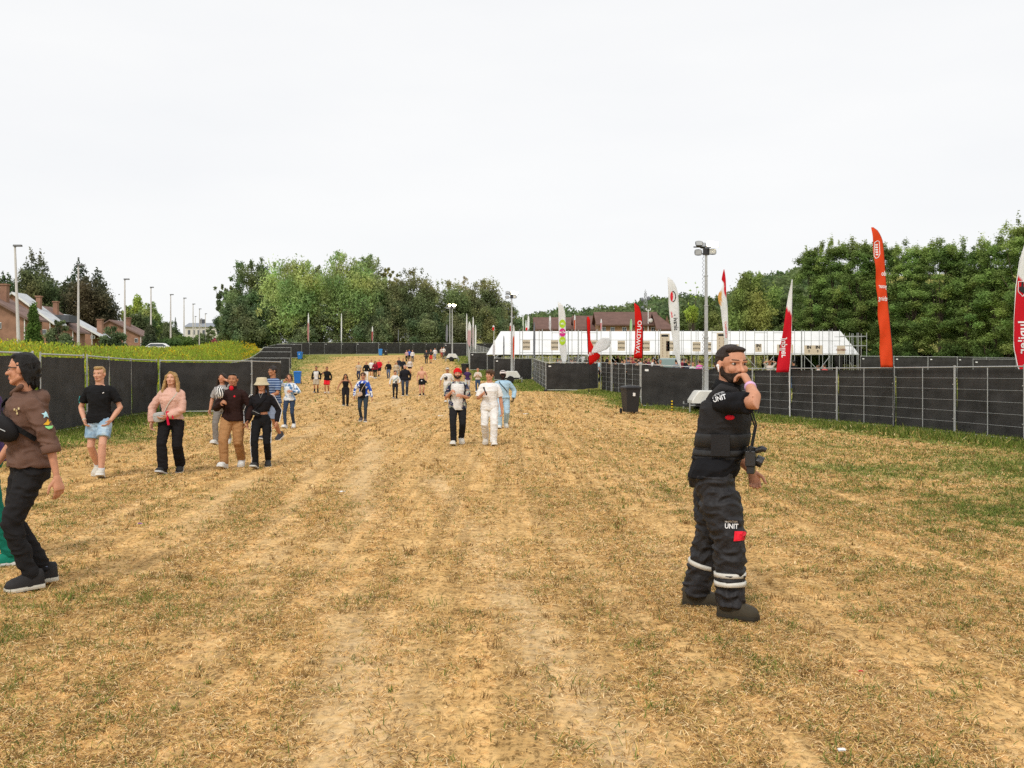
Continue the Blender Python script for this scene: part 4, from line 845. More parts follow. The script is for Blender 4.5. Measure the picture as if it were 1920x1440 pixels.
for px, d, top, hw, k, c, lb, n, lf in [(63, 72, 577, 20, 'thuja', (.045, .085, .018), 'clipped conical dark green conifer before the houses', 5000, .11), (112, 80, 602, 24, 'bush', (.06, .085, .04), 'rounded grey green shrub right of the clipped conifer', 4000, .12), (213, 110, 614, 22, 'bush', (.05, .075, .035), 'dark round shrub left of the third lamp', 3500, .16), (281, 135, 611, 16, 'thuja', (.05, .065, .035), 'egg shaped clipped shrub at the fourth lamp', 3500, .15), (345, 150, 633, 22, 'bush', (.08, .12, .03), 'light green low shrub right of the parked cars', 2500, .18), (313, 145, 640, 26, 'bush', (.05, .08, .025), 'low hedge-like shrub behind the parked cars', 2500, .18)]:
    tree(px, d, top, hw, k, c, lb, n, lf, base=.0, group='garden shrubs along the street', name='shrub', cat='shrub')
# right side
tree(1412, 118, 514, 50, 'willow', (.13, .16, .045), 'rounded yellow green willow left of the red and white flag', 11000, .17, base=.03, name='tree')
for a in [(1335, 128, 560, 34, 'round', (.07, .095, .03), 'mid green tree behind the tall light mast', 6000, .2), (1362, 122, 592, 28, 'round', (.085, .10, .035), 'lower tree between the light mast and the willow', 4500, .18), (1292, 130, 572, 24, 'round', (.06, .085, .028), 'dark green tree right of the white emblem flag', 4500, .2), (1297, 124, 574, 14, 'willow', (.17, .23, .04), 'bright yellow green branch beside the white emblem flag', 500, .16, 'B'), (1470, 116, 560, 30, 'round', (.06, .085, .028), 'dark green tree behind the red and white flag', 6000, .18)]:
    tree(*a[:7], n=a[7], leaf=a[8], group='trees behind the canopy on the right', base=.72 if len(a) > 9 else .02)
T = 'tall trees of the wood on the right'
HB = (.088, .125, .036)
for i, (px, d, top, hw) in enumerate([(1522, 112, 458, 34), (1565, 110, 447, 36), (1612, 108, 446, 38), (1660, 106, 452, 38), (1712, 104, 455, 40), (1762, 101, 446, 42), (1815, 99, 455, 42), (1868, 96, 440, 44), (1925, 92, 408, 48), (1985, 90, 420, 48)]):
    tree(px, d, top, hw, 'layer', tuple(np.array(HB) * (.85 + .3 * ((i * 37) % 10) / 10)), '%s tree from the left in the tall layered wood on the right' % ORD[i], 15000, .15, base=.16, group=T, trunk=.2)
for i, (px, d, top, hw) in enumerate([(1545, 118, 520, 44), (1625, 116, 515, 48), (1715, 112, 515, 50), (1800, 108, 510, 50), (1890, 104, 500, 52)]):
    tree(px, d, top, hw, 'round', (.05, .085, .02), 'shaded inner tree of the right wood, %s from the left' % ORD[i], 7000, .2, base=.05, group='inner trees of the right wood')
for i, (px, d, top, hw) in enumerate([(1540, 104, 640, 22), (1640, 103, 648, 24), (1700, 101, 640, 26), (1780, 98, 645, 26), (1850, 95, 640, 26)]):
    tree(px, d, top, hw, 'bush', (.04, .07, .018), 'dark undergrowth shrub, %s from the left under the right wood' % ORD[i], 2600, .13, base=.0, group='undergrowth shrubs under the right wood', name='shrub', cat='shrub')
# hill forest: one mass
def forest():
    Vs, Cs = [], []
    g = np.random.default_rng(5)
    ox = [955, 975, 1010, 1050, 1100, 1160, 1220, 1250, 1300, 1345, 1400, 1440, 1480, 1530, 1560]; oy = [600, 592, 583, 576, 573, 570, 556, 553, 549, 553, 530, 511, 505, 497, 500]
    for k in range(620):
        px = 950 + g.random() * 640; q = g.random(); d = 290 + 150 * q
        x = PX(px, d); z = gz(x, d); ztop = PZ(np.interp(px, ox, oy) + 3, 435); 
        Hh = 9 + 5 * g.random(); zt = min(z + Hh, HC + (700 - np.interp(px, ox, oy) - (1 - q) * 22 + g.normal() * 3.5) / F * d)
        rad = 3.2 + 2.4 * g.random(); n = 130
        d_ = g.normal(size=(n, 3)); d_ /= np.linalg.norm(d_, axis=1)[:, None]; d_[:, 2] = np.abs(d_[:, 2]) * 1.1 - .35
        C = np.array((x, d, zt - rad * .9)) + d_ * rad * (.7 + .45 * g.random((n, 1))); V, Q = leafquads(C, d_, .62)
        base = np.array([(.055, .085, .032), (.07, .095, .035), (.045, .065, .03), (.08, .10, .045)][k % 4]) * 2.3 * (.8 + .4 * g.random())
        Vs.append(V); Cs.append(np.repeat(base[None] * (.8 + .4 * g.random((n, 1))), 4, 0))
    V = np.vstack(Vs); C = np.vstack(Cs); o = big('forest', V, np.arange(len(V)).reshape(-1, 4), M_leaf, C); tag(o, 'wooded hill of distant mixed trees behind the roofs', 'forest', kind='stuff')
forest()
# goldenrod bank
def goldenrod():
    g = np.random.default_rng(8); n = 26000; px = -60 + 548 * g.random(n); d = 24 + (118) * g.random(n) ** 1.25
    x = PX(px, d); s = fence_left(d) - x; ok = (s > 1.2) & (s < 14 + d * .06) & (d < np.interp(px, [-60, 100, 300, 488], [75, 85, 110, 142])); px, d, x, s = px[ok], d[ok], x[ok], s[ok]; n = len(x)
    z = ground(x, d); topy = np.interp(px, [-60, 0, 60, 120, 240, 300, 360, 420, 455, 475, 488], [632, 634, 640, 642, 648, 651, 648, 637, 630, 636, 660])
    lim = HC + (700 - topy) / F * d - z
    h = np.clip((1.1 + .7 * g.random(n)) * (.75 + .6 * noise(np.stack([x * .4, d * .4, 0 * x], 1), 2)), .5, 1.7); h = np.minimum(h, np.clip(lim * (.85 + .2 * g.random(n)), .25, 9))
    k = 13; t = (np.arange(k) + .6) / k; C = np.repeat(np.stack([x, d, z], 1), k, 0); tt = np.tile(t, n); hh = np.repeat(h, k)
    lean = np.repeat(g.normal(size=(n, 2)) * .12, k, 0) * (tt * hh)[:, None]; C[:, :2] += lean + g.normal(size=(n * k, 2)) * .07; C[:, 2] += tt * hh
    sz = np.repeat(.085 * (d / 50) ** .55, k) * (1.15 - .5 * tt)
    N_ = g.normal(size=(n * k, 3)); N_[:, 2] *= .4; N_[:, 1] -= .3
    u = np.stack([g.normal(size=n * k) * .5, g.normal(size=n * k) * .5, np.ones(n * k)], 1); u /= np.linalg.norm(u, axis=1)[:, None]; v = np.cross(u, N_); v /= np.linalg.norm(v, axis=1)[:, None] + 1e-9
    s_ = sz[:, None]; V = np.stack([C - u * s_ * 1.2, C + v * s_ * .45, C + u * s_ * 1.2, C - v * s_ * .45], 1).reshape(-1, 3)
    pn = noise(np.stack([x * .25, d * .25, 0 * x], 1), 21); yel = np.clip((pn - .35) * 2.2, 0, 1); yel = np.repeat(yel, k); gr = np.array((.19, .32, .035)); ye = np.array((.55, .56, .06)); flw = np.array((.72, .50, .02)); rus = np.array((.30, .22, .05))
    a = np.clip(.04 + .45 * yel * tt + .28 * tt, 0, 1)[:, None]; c = gr * (1 - a) + ye * a
    isf = (tt > .82) & (g.random(n * k) < .16 * yel + .03 + .8 * (np.repeat(px, k) > 455)); c[isf] = flw; isr = (tt > .7) & (g.random(n * k) < .12); c[isr] = rus
    c = c * (.7 + .6 * g.random((n * k, 1))); c = np.repeat(c, 4, 0)
    o = big('goldenrod', V, np.arange(len(V)).reshape(-1, 4), M_leaf, c); tag(o, 'dense yellow green goldenrod growing on the bank behind the left fence', 'plants', kind='stuff')
goldenrod()
# ---------------- grass and straw on the field ----------------
def grass():
    M_straw = mat('dry_grass', (1, 1, 1), .8, .1, 4, attr='col', transl=.25, spec=.15)
    g = np.random.default_rng(3); Vs, Cs, Q3 = [], [], []
    def zone(d0, d1, dens, ln, wd, upright, yjit=0):
        ex = 2.6; area = ((.53 * d0 + ex) + (.53 * d1 + ex)) * (d1 - d0); n = int(area * dens); d = d0 + (d1 - d0) * g.random(int(n * 1.6)); k = g.random(len(d)) < (.53 * d + ex) / (.53 * d1 + ex); d = d[k][:n]; n = len(d); x = (g.random(n) * 2 - 1) * (.53 * d + ex)
        p = np.stack([x, d, 0 * x], 1); m1 = noise(p * (.9, .7, 0), 31); m2 = noise(p * (3.5, 3.0, 0), 32); m3 = noise(p * (9, 8, 0), 33)
        uu = x + .13 * d; track = noise(np.stack([uu * 4.5, d * .07, 0 * d], 1), 34)
        bare = (1 - .35 * sstep(np.abs(uu - .2), 3.4, .6)) * (1 - .85 * track_at(x, d))
        green = green_at(x, d)
        den = np.clip(.15 + 1.6 * (m2 * .35 + m1 * .25 + m3 * .65 - .42) + .95 * (track - .5), .06, 1) * bare + .6 * green
        k = g.random(n) < den; x, d, green, m1, m2, m3 = x[k], d[k], green[k], m1[k], m2[k], m3[k]; n = len(x)
        z = ground(x, d) + (.03 * (noise(np.stack([x * .9, d * .9, 0 * x], 1), 3) - .5) + .025 * (noise(np.stack([x * 3.2, d * 3.2, 0 * x], 1), 4) - .5))
        a = g.random(n) * 6.283; isg = g.random(n) < np.clip(green * (.55 + .9 * (m3 > .5)) * .8 + .03 + .13 * (m2 > .58) * (m3 > .58), 0, .9)
        tall = sstep(green, .55, .95)
        L_ = ln * (.45 + 1.1 * g.random(n)) * np.where(isg, 1.15, 1) * (1 + .9 * tall); up = np.where(isg, .25 + .55 * g.random(n), upright * (.2 + 1.3 * g.random(n) ** 2)); up = np.clip(up + .35 * tall, 0, .97)
        hx, hy = np.cos(a), np.sin(a); c0 = np.stack([x, d, z + .004], 1)
        dirv = np.stack([hx * np.sqrt(1 - up ** 2), hy * np.sqrt(1 - up ** 2), up], 1); side = np.stack([-hy, hx, 0.2 * g.normal(size=n)], 1) * (wd * (.6 + .8 * g.random(n)))[:, None]
        mid = c0 + dirv * (L_ * .55)[:, None] + np.array((0, 0, .004)); tip = c0 + dirv * L_[:, None]; tip[:, 2] -= L_ * .18 * g.random(n) * (1 - tall); tip[:, :2] += g.normal(size=(n, 2)) * (L_ * .15)[:, None]
        tip[:, 2] = np.maximum(tip[:, 2], z + .005)
        V = np.stack([c0 - side, c0 + side, mid + side * .8, mid - side * .8, tip + side * .25, tip - side * .25], 1)
        st = np.array([(.85, .57, .24), (.72, .445, .155), (.94, .72, .40), (.30, .17, .06), (.13, .075, .025), (.42, .33, .09)]); gr = np.array([(.11, .16, .025), (.17, .22, .04), (.24, .26, .06), (.07, .11, .02)])
        c = st[g.choice(6, n, p=[.24, .22, .17, .17, .10, .10])]; c[isg] = gr[g.integers(0, 4, isg.sum())]; c = c * (.8 + .4 * g.random((n, 1)))
        Vs.append(V.reshape(-1, 3)); Cs.append(np.repeat(c, 6, 0))
    zone(2.6, 3.7, 5000, .045, .0019, .22); zone(3.7, 8, 15000, .042, .0019, .22); zone(8, 14, 5200, .048, .0028, .24); zone(14, 25, 1150, .06, .005, .28); zone(25, 46, 220, .08, .011, .3); zone(46, 80, 45, .11, .02, .3); zone(80, 150, 9, .16, .035, .3)
    V = np.vstack(Vs); C = np.vstack(Cs); n = len(V) // 6; i = np.arange(n)[:, None] * 6
    Q = np.concatenate([i + np.array([[0, 1, 2, 3]]), i + np.array([[3, 2, 4, 5]])], 0)
    o = big('grass', V, Q, M_straw, C); tag(o, 'dry trampled straw coloured grass with green tufts covering the field', 'grass', kind='stuff'); print('blades', n)
    # stubble tufts: short bunches of upright dead and green blades
    Vs.clear(); Cs.clear()
    for d0, d1, dens, nb, hh, wd in ((3.7, 9, 16, 16, .045, .0024), (9, 18, 9, 12, .05, .004), (18, 34, 4.5, 9, .055, .008), (34, 75, 1.7, 7, .065, .018)):
        n = int(.53 * (d1 * d1 - d0 * d0) * dens); d = np.sqrt(d0 * d0 + (d1 * d1 - d0 * d0) * g.random(n)); x = (g.random(n) * 2 - 1) * .53 * d; k = g.random(n) < np.clip(.25 + 1.3 * (noise(np.stack([x * 1.3, d * 1.1, 0 * x], 1), 51) - .3), .1, 1) * (1 - .9 * track_at(x, d)); x, d = x[k], d[k]; n = len(x)
        gr_ = g.random(n) < .05 + .6 * green_at(x, d); dk = g.random(n) < .5; s_ = .5 + 1.0 * g.random(n) ** 1.5
        X = np.repeat(x, nb) + g.normal(size=n * nb) * .022 * np.repeat(s_, nb) * (1 + wd * 60); Y = np.repeat(d, nb) + g.normal(size=n * nb) * .022 * np.repeat(s_, nb) * (1 + wd * 60)
        Z = ground(X, Y) + (.03 * (noise(np.stack([X * .9, Y * .9, 0 * X], 1), 3) - .5) + .025 * (noise(np.stack([X * 3.2, Y * 3.2, 0 * X], 1), 4) - .5))
        a = g.random(n * nb) * 6.283; h = hh * (.4 + g.random(n * nb)) * np.repeat(s_, nb); ln = h * (.3 + .9 * g.random(n * nb)); c0 = np.stack([X, Y, Z], 1); t = np.stack([np.cos(a) * ln, np.sin(a) * ln, h], 1); sd = np.stack([-np.sin(a), np.cos(a), 0 * a], 1) * wd
        V = np.stack([c0 - sd, c0 + sd, c0 + t * (.6, .6, .75) + sd * .7, c0 + t * (.6, .6, .75) - sd * .7, c0 + t + sd * .2, c0 + t - sd * .2], 1).reshape(-1, 3)
        pal = np.where(np.repeat(gr_, nb)[:, None], np.array([(.15, .20, .035)]), np.where(np.repeat(dk, nb)[:, None], np.array([(.26, .155, .055)]), np.array([(.66, .45, .18)]))) * (.6 + .8 * g.random((n * nb, 1)))
        Vs.append(V); Cs.append(np.repeat(pal, 6, 0))
    V = np.vstack(Vs); C = np.vstack(Cs); n = len(V) // 6; i = np.arange(n)[:, None] * 6
    o = big('grass_stubble', V, np.concatenate([i + np.array([[0, 1, 2, 3]]), i + np.array([[3, 2, 4, 5]])], 0), M_straw, C); tag(o, 'short bunches of dead and green stubble standing in the trampled field', 'grass', kind='stuff')
    # taller green grass along the fences and under the panels
    Vs.clear(); Cs.clear(); n = 90000
    d = 18 + 150 * g.random(n) ** 1.7; side = g.random(n) < .5; off = g.exponential(.5, n) * (1 + d / 90)
    x = np.where(side, fence_left(d) + off - .1, right_edge(d) - off + .1); k = (np.abs(x / d) < .56); x, d, off = x[k], d[k], off[k]; n = len(x); z = ground(x, d)
    a = g.random(n) * 6.283; h = (.04 + .12 * g.random(n)) * (1 + d / 300) * np.clip(1.25 - off / 2.2, .25, 1); w_ = .006 + d * .00032
    c0 = np.stack([x, d, z], 1); t = np.stack([np.cos(a) * h * .4, np.sin(a) * h * .4, h], 1); s_ = np.stack([np.ones(n), .2 * np.sin(a), 0 * a], 1) * w_[:, None]
    V = np.stack([c0 - s_, c0 + s_, c0 + t * .6 + s_ * .7, c0 + t * .6 - s_ * .7, c0 + t + s_ * .2, c0 + t - s_ * .2], 1).reshape(-1, 3); gr = np.array([(.12, .19, .025), (.20, .28, .04), (.30, .33, .08), (.09, .14, .025), (.42, .38, .14)])
    c = gr[g.integers(0, 5, n)] * (.8 + .4 * g.random((n, 1))); i = np.arange(n)[:, None] * 6; Q = np.concatenate([i + np.array([[0, 1, 2, 3]]), i + np.array([[3, 2, 4, 5]])], 0)
    o = big('fence_grass', V, Q, M_straw, np.repeat(c, 6, 0)); tag(o, 'taller green grass growing along the feet of the fences', 'grass', kind='stuff')
grass()

# ---------------- people ----------------
TODO = []      # objects whose shape is fused by voxel remesh, then creased
def fuse(name, mb, m, parent, vox, sm=3, crease=None):
    o = mb.build(name, m, parent, True)
    r = o.modifiers.new('fuse', 'REMESH'); r.mode = 'VOXEL'; r.voxel_size = vox; r.use_smooth_shade = True
    if sm: s = o.modifiers.new('soft', 'SMOOTH'); s.iterations = sm; s.factor = .5
    TODO.append((o, crease)); return o
def finalize():
    bpy.context.view_layer.update(); dg = bpy.context.evaluated_depsgraph_get()
    for o, cr in TODO:
        ev = o.evaluated_get(dg); me = bpy.data.meshes.new_from_object(ev); old = o.data; o.modifiers.clear(); o.data = me; me.name = old.name
        n = len(me.vertices)
        if n and cr:
            amp, seed, H = cr; v = np.zeros(n * 3); me.vertices.foreach_get('co', v); v = v.reshape(-1, 3); nn = np.zeros(n * 3); me.vertices.foreach_get('normal', nn); nn = nn.reshape(-1, 3)
            q = v + .05 * np.stack([noise(v * 9, seed), noise(v * 9 + 5, seed), noise(v * 9 + 9, seed)], 1)
            a = 1 - 2 * np.abs(noise(q * (9, 9, 24), seed + 1) - .5) - .72
            b = noise(q * (26, 26, 40), seed + 2) - .5; c = 1 - 2 * np.abs(noise((q + q[:, [2, 0, 1]] * .6) * (11, 11, 15), seed + 3) - .5) - .72
            v = v + nn * (1.5 * amp * (1.4 * a + .5 * b + 1.1 * c))[:, None]; me.vertices.foreach_set('co', v.ravel())
        if n: me.polygons.foreach_set('use_smooth', np.ones(len(me.polygons), bool)); me.update()
        bpy.data.meshes.remove(old)
    TODO.clear()
A = lambda *a: np.array(a, float)
def unit(v): return v / (np.linalg.norm(v) + 1e-9)
def ik(a, b, l1, l2, pole):
    d = b - a; L_ = np.linalg.norm(d); 
    if L_ > (l1 + l2) * .995: b = a + d / L_ * (l1 + l2) * .995; d = b - a; L_ = np.linalg.norm(d)
    x = (l1 * l1 - l2 * l2 + L_ * L_) / (2 * L_); h = math.sqrt(max(l1 * l1 - x * x, 0)); u = d / L_; p = pole - u * np.dot(pole, u); p = unit(p)
    return a + u * x + p * h, b
def ering(c, rx, ry, n=16, tilt=0, U=(1, 0, 0), V=(0, 1, 0), pw=1.0):
    an = np.arange(n) * 2 * math.pi / n; cx = np.sign(np.cos(an)) * np.abs(np.cos(an)) ** pw; sx = np.sign(np.sin(an)) * np.abs(np.sin(an)) ** pw
    return A(*c) + cx[:, None] * rx * A(*U) + sx[:, None] * ry * A(*V)
def cap_(b, p, q, r1, r2, n=12): b.path([p, q], [r1, r2], n, True)
def limb(b, pts, rad, n=12): b.path(pts, rad, n, True)
def skinmat(c): return mat('skin%.2f' % c[0], c, .55, .10, 30, .08, 220, spec=.25)
SK = {'fair': (.62, .33, .22), 'light': (.56, .27, .165), 'tan': (.42, .19, .10), 'brown': (.24, .105, .055), 'dark': (.045, .022, .015), 'red': (.62, .25, .16)}
HR = {'black': (.012, .010, .009), 'dark': (.03, .018, .012), 'brown': (.09, .045, .022), 'blond': (.42, .26, .10), 'grey': (.28, .26, .24), 'ginger': (.25, .09, .03)}
def cloth(c, name='cloth', rough=.85, bump=.25, col2=None, scale=8, stretch=None, var=.1): return mat('%s_%.3f_%.3f_%.3f' % (name, *c), c, rough, var, scale, bump, 260, spec=.12, col2=col2, stretch=stretch)
def pattern_mat(kind):
    if kind in MATS: return MATS[kind]
    m = mat(kind, (1, 1, 1), .85, .05, 8); n = m.node_tree; N = n.nodes; l = n.links.new; B = N['Principled BSDF']; t = N['Texture Coordinate']
    def ramp(src, els, const=True):
        r = N.new('ShaderNodeValToRGB'); e = r.color_ramp.elements
        if const: r.color_ramp.interpolation = 'CONSTANT'
        while len(e) < len(els): e.new(.5)
        for q, (a, c) in zip(e, els): q.position = a; q.color = (*c, 1)
        l(src, r.inputs[0]); return r
    if kind == 'stripes':
        w = N.new('ShaderNodeTexWave'); w.bands_direction = 'Z'; w.inputs['Scale'].default_value = 5.5; w.inputs['Distortion'].default_value = .3; l(t.outputs['Object'], w.inputs['Vector'])
        r = ramp(w.outputs[0], [(0, (.035, .06, .14)), (.55, (.10, .22, .42)), (.86, (.30, .34, .42))])
    elif kind == 'zebra':
        w = N.new('ShaderNodeTexWave'); w.inputs['Scale'].default_value = 9; w.inputs['Distortion'].default_value = 7; w.inputs['Detail Scale'].default_value = 1.2; l(t.outputs['Object'], w.inputs['Vector']); r = ramp(w.outputs[0], [(0, (.02, .02, .02)), (.5, (.8, .8, .78))])
    elif kind == 'floral':
        v = N.new('ShaderNodeTexNoise'); v.inputs['Scale'].default_value = 13; v.inputs['Detail'].default_value = 2; l(t.outputs['Object'], v.inputs['Vector']); r = ramp(v.outputs[0], [(0, (.015, .02, .05)), (.44, (.03, .06, .12)), (.5, (.45, .30, .25)), (.55, (.12, .25, .18)), (.6, (.6, .6, .55))])
    elif kind == 'tiedye':
        v = N.new('ShaderNodeTexNoise'); v.inputs['Scale'].default_value = 9; v.inputs['Detail'].default_value = 3; l(t.outputs['Object'], v.inputs['Vector']); r = ramp(v.outputs[0], [(.3, (.04, .09, .22)), (.43, (.15, .3, .5)), (.5, (.75, .77, .8)), (.75, (.6, .7, .8))], False)
    elif kind == 'bluewhite':
        v = N.new('ShaderNodeTexNoise'); v.inputs['Scale'].default_value = 7; v.inputs['Detail'].default_value = 1; l(t.outputs['Object'], v.inputs['Vector']); r = ramp(v.outputs[0], [(0, (.02, .08, .42)), (.48, (.75, .77, .8)), (.62, (.02, .04, .2))])
    elif kind == 'denim_light':
        v = N.new('ShaderNodeTexNoise'); v.inputs['Scale'].default_value = 7; v.inputs['Detail'].default_value = 6; l(t.outputs['Object'], v.inputs['Vector']); r = ramp(v.outputs[0], [(.3, (.16, .28, .42)), (.5, (.28, .42, .56)), (.68, (.5, .62, .7))], False)
    l(r.outputs[0], B.inputs['Base Color']); return m
PEOPLE = []
def person(px, fy, hpx, yaw, label, d=None, z=None, sk='light', hair=('short', 'dark'), hat=None, top=None, bot=None, shoe=(.6, .6, .58), sock=None, st=.0, lead='R', lift=.03,
           RH=None, LH=None, RE=(-.55, .6, -.3), LE=(.55, .6, -.3), hy=0, hp=0, lean=0, w=1.0, belly=0, female=False, extra=None, beard=None, glasses=None, curl=.45, handdir=None, group=None, feet=None, hs=1.0, grp=True):
    if d is None: d = dist_for(px, fy)
    x = PX(px, d); g = gz(x, d) if z is None else z; H = hpx * d / F
    if d > 60: H = min(max(H, 1.5), 1.95)
    H /= 1.0
    o = thing('person', label, 'person', (x, d, g), R(yaw), group)
    lod = 0 if d < 9 else (1 if d < 32 else (2 if d < 75 else 3)); vox = [.0052, .0075, .016, .026][lod]; n = [16, 12, 10, 8][lod]; cv = [.008, .011, .02, .03][lod]
    skm = skinmat(SK[sk]); sw = (.093 if female else .104) * (.5 + .5 * w)
    # joints (units of height, facing -Y; R = -X)
    dz = -.35 * st * st
    J = {}
    hw = .052 * w; zc = .525 + dz
    for s, k in ((-1, 'R'), (1, 'L')):
        f = st if k == lead else -st
        J[k + 'hip'] = A(s * hw, -f * .04, zc)
        J[k + 'ank'] = A(s * .048 * (.7 + .3 * w), -f * .5 - .0, .045 + (lift if f < 0 else 0))
    if feet:
        for k in feet: J[k + 'ank'] = A(*feet[k])
    for k in 'RL':
        s = -1 if k == 'R' else 1
        J[k + 'kn'], J[k + 'ank'] = ik(J[k + 'hip'], J[k + 'ank'], .245, .243, A(s * .12, -1, 0))
    ln = lean
    chest = A(0, -ln * .6, .72 + dz); nb = A(0, -ln, .825 + dz); hc = A(0, -ln * 1.15 - .012, .925 + dz)
    for s, k in ((-1, 'R'), (1, 'L')):
        J[k + 'sh'] = A(s * sw, -ln * .9 + .005, .787 + dz)
        h = (RH if k == 'R' else LH); f = st if k == lead else -st
        if h is None: h = (.118 + .025 * w, f * .35 + .02, .485)
        tgt = A(s * h[0], -h[1], h[2] + dz); pole = A(*(RE if k == 'R' else LE))
        J[k + 'el'], J[k + 'wr'] = ik(J[k + 'sh'], tgt, .172, .150, pole)
    for k in J: J[k] = J[k] * H
    chest, nb, hc = chest * H, nb * H, hc * H; HH = .133 * H * hs
    # ---- body ----
    b = MB(); ty = -ln * H
    longt = bot is not None and bot.get('kind', 'trousers') == 'trousers'; slv = top.get('sleeve', .3) if top else 0
    def cvr(i): return .76 if (bot is not None and (longt or i < 2)) else 1.0
    def cva(i): return .72 if (slv >= .55 and i > 0) or (slv >= .25 and i < 2) else (.85 if slv >= .25 and i < 3 and slv > .5 else 1.0)
    def tor(zs, m_=0.0, extra_belly=0, wf=1.0):
        rs = []
        prof = [(.47, .070, .058, .006), (.50, .083, .068, .008), (.545, .083 + .006 * female, .064, .004), (.60, .071 - .006 * female, .055, 0), (.66, .080 - .004 * female, .060, -.004), (.72, .092, .064 + .006 * female, -.006), (.775, .095, .058, 0), (.805, .078, .046, .006), (.828, .046, .036, .008)]
        P_ = np.array(prof)
        for z_ in zs:
            rx, ry, cy = [np.interp(z_, P_[:, 0], P_[:, k]) for k in (1, 2, 3)]
            bl = belly * math.exp(-((z_ - .62) / .085) ** 2); rx = rx * .95 * (.45 + .55 * w) * wf + m_ * .9 + bl * .5; ry = ry * (.4 + .6 * w) * wf + m_ + bl * .7; cy -= bl * .5
            yy = -ln * np.interp(z_, [.5, .83], [0, 1])
            rs.append(ering((0, (cy + yy) * H, (z_ + dz) * H), rx * H, ry * H, max(n, 12), pw=.88))
        return rs
    zz_ = [.47, .50, .545, .60, .66, .72, .775, .805, .828]; bare = [z_ < (.60 if bot else .4) or (top is not None and z_ > top.get('hem', .5) and z_ < .80 and top.get('topz', .828) > .8) for z_ in zz_]
    rr0 = tor(zz_); b.rings([(q - q.mean(0)) * (.86 if cz else 1) + q.mean(0) for q, cz in zip(rr0, bare)])
    cap_(b, A(0, ty, .80 * H + dz * H), hc + A(0, .012 * H, -.03 * H), .036 * H * (.6 + .4 * w), .034 * H * (.6 + .4 * w), n)
    for k in 'RL':
        (cap_(b, A(J[k + 'sh'][0] * .15, ty + .01 * H, (.822 + dz) * H), J[k + 'sh'] + A(0, 0, .0), .020 * H, .018 * H, 8) if not top or top.get('topz', 1) < .8 else None)
        limb(b, [J[k + 'sh'] + A(0, 0, -.006 * H), J[k + 'sh'] * .55 + J[k + 'el'] * .45, J[k + 'el'], J[k + 'el'] * .65 + J[k + 'wr'] * .35, J[k + 'wr']], [q * cva(i) * H * (.55 + .45 * w) for i, q in enumerate((.031, .0265, .0235, .024, .0155))], n)
        limb(b, [J[k + 'hip'], J[k + 'hip'] * .5 + J[k + 'kn'] * .5, J[k + 'kn'], J[k + 'kn'] * .65 + J[k + 'ank'] * .35, J[k + 'ank']], [q * cvr(i) * H * (.5 + .5 * w) for i, q in enumerate((.052, .046, .032, .033, .021))], n)
        # hand
        fw = unit(J[k + 'wr'] - J[k + 'el']); s = -1 if k == 'R' else 1; sd = A(s, 0, 0) if abs(fw[0]) < .8 else A(0, -1, 0)
        hd = fw if not (handdir and k in handdir) else unit(A(*handdir[k][0])); pn = unit(A(-s * .9, -.25, 0)) if not (handdir and k in handdir) else unit(A(*handdir[k][1]))   # palm normal
        pn = unit(pn - hd * np.dot(pn, hd)); ac = np.cross(hd, pn); 
        if np.dot(ac, A(0, -1, 0)) < 0: ac = -ac      # towards the thumb side (forward)
        wr = J[k + 'wr']; hl = .105 * H
        rs = [ering(wr + hd * t * hl, a * H, c_ * H, 12, U=ac, V=pn) for t, a, c_ in ((-.05, .015, .0125), (.12, .0185, .0125), (.35, .0235, .0115), (.5, .0225, .009))]; b.rings(rs)
        cu = curl if not isinstance(curl, dict) else curl[k]
        if lod < 3:
            for i in range(4):
                a0 = wr + hd * hl * (.47 - .03 * abs(i - 1.3)) + ac * (.0165 - .011 * i) * H; fl = hl * (.5, .54, .5, .4)[i] * .98; c1, c2 = cu * (1 + .12 * i), cu * (1.9 + .1 * i); sp = ac * (.05 - .035 * i)
                d1 = unit(hd * math.cos(c1) + pn * math.sin(c1) + sp); d2 = unit(hd * math.cos(c2) + pn * math.sin(c2) + sp); d3 = unit(hd * math.cos(c2 + cu * .7) + pn * math.sin(c2 + cu * .7))
                p1 = a0 + d1 * fl * .45; p2 = p1 + d2 * fl * .3; p3 = p2 + d3 * fl * .25; limb(b, [a0, p1, p2, p3], [.0056 * H, .0052 * H, .0047 * H, .004 * H], 8)
            t0 = wr + hd * hl * .1 + ac * .014 * H; t1 = t0 + unit(hd * .75 + ac * .75 + pn * .25) * hl * .27; t2 = t1 + unit(hd * 1 + ac * .3 + pn * .35) * hl * .25; limb(b, [t0, t1, t2], [.0085 * H, .0066 * H, .0052 * H], 8)
    # ---- head ----
    HM = Matrix.Rotation(R(hy), 3, 'Z') @ Matrix.Rotation(R(hp), 3, 'X'); hm = np.array(HM)
    def hv(x, y, z): return hc + hm @ (A(x * 1.13, y, z) * HH)
    def hell(bb, c, r, nn=14, mm=9): bb.ell(hv(*c), [q * HH * (1.13 if i_ == 0 else 1) for i_, q in enumerate(r)], HM, nn, mm)
    if lod < 3:
        hell(b, (0, .06, .13), (.325, .40, .365)); hell(b, (0, -.10, -.12), (.255, .26, .30)); hell(b, (0, -.22, -.36), (.13, .12, .11))
        for s in (-1, 1):
            cap_(b, hv(s * .21, .06, -.2), hv(s * .09, -.24, -.37), .10 * HH, .085 * HH, 8)
            hell(b, (s * .15, -.24, -.09), (.11, .10, .11), 8, 6)
            if lod < 2: cap_(b, hv(s * .04, -.325, .115), hv(s * .2, -.265, .105), .045 * HH, .04 * HH, 8)
            hell(b, (s * .335, .05, -.02), (.045, .09, .13), 8, 6)
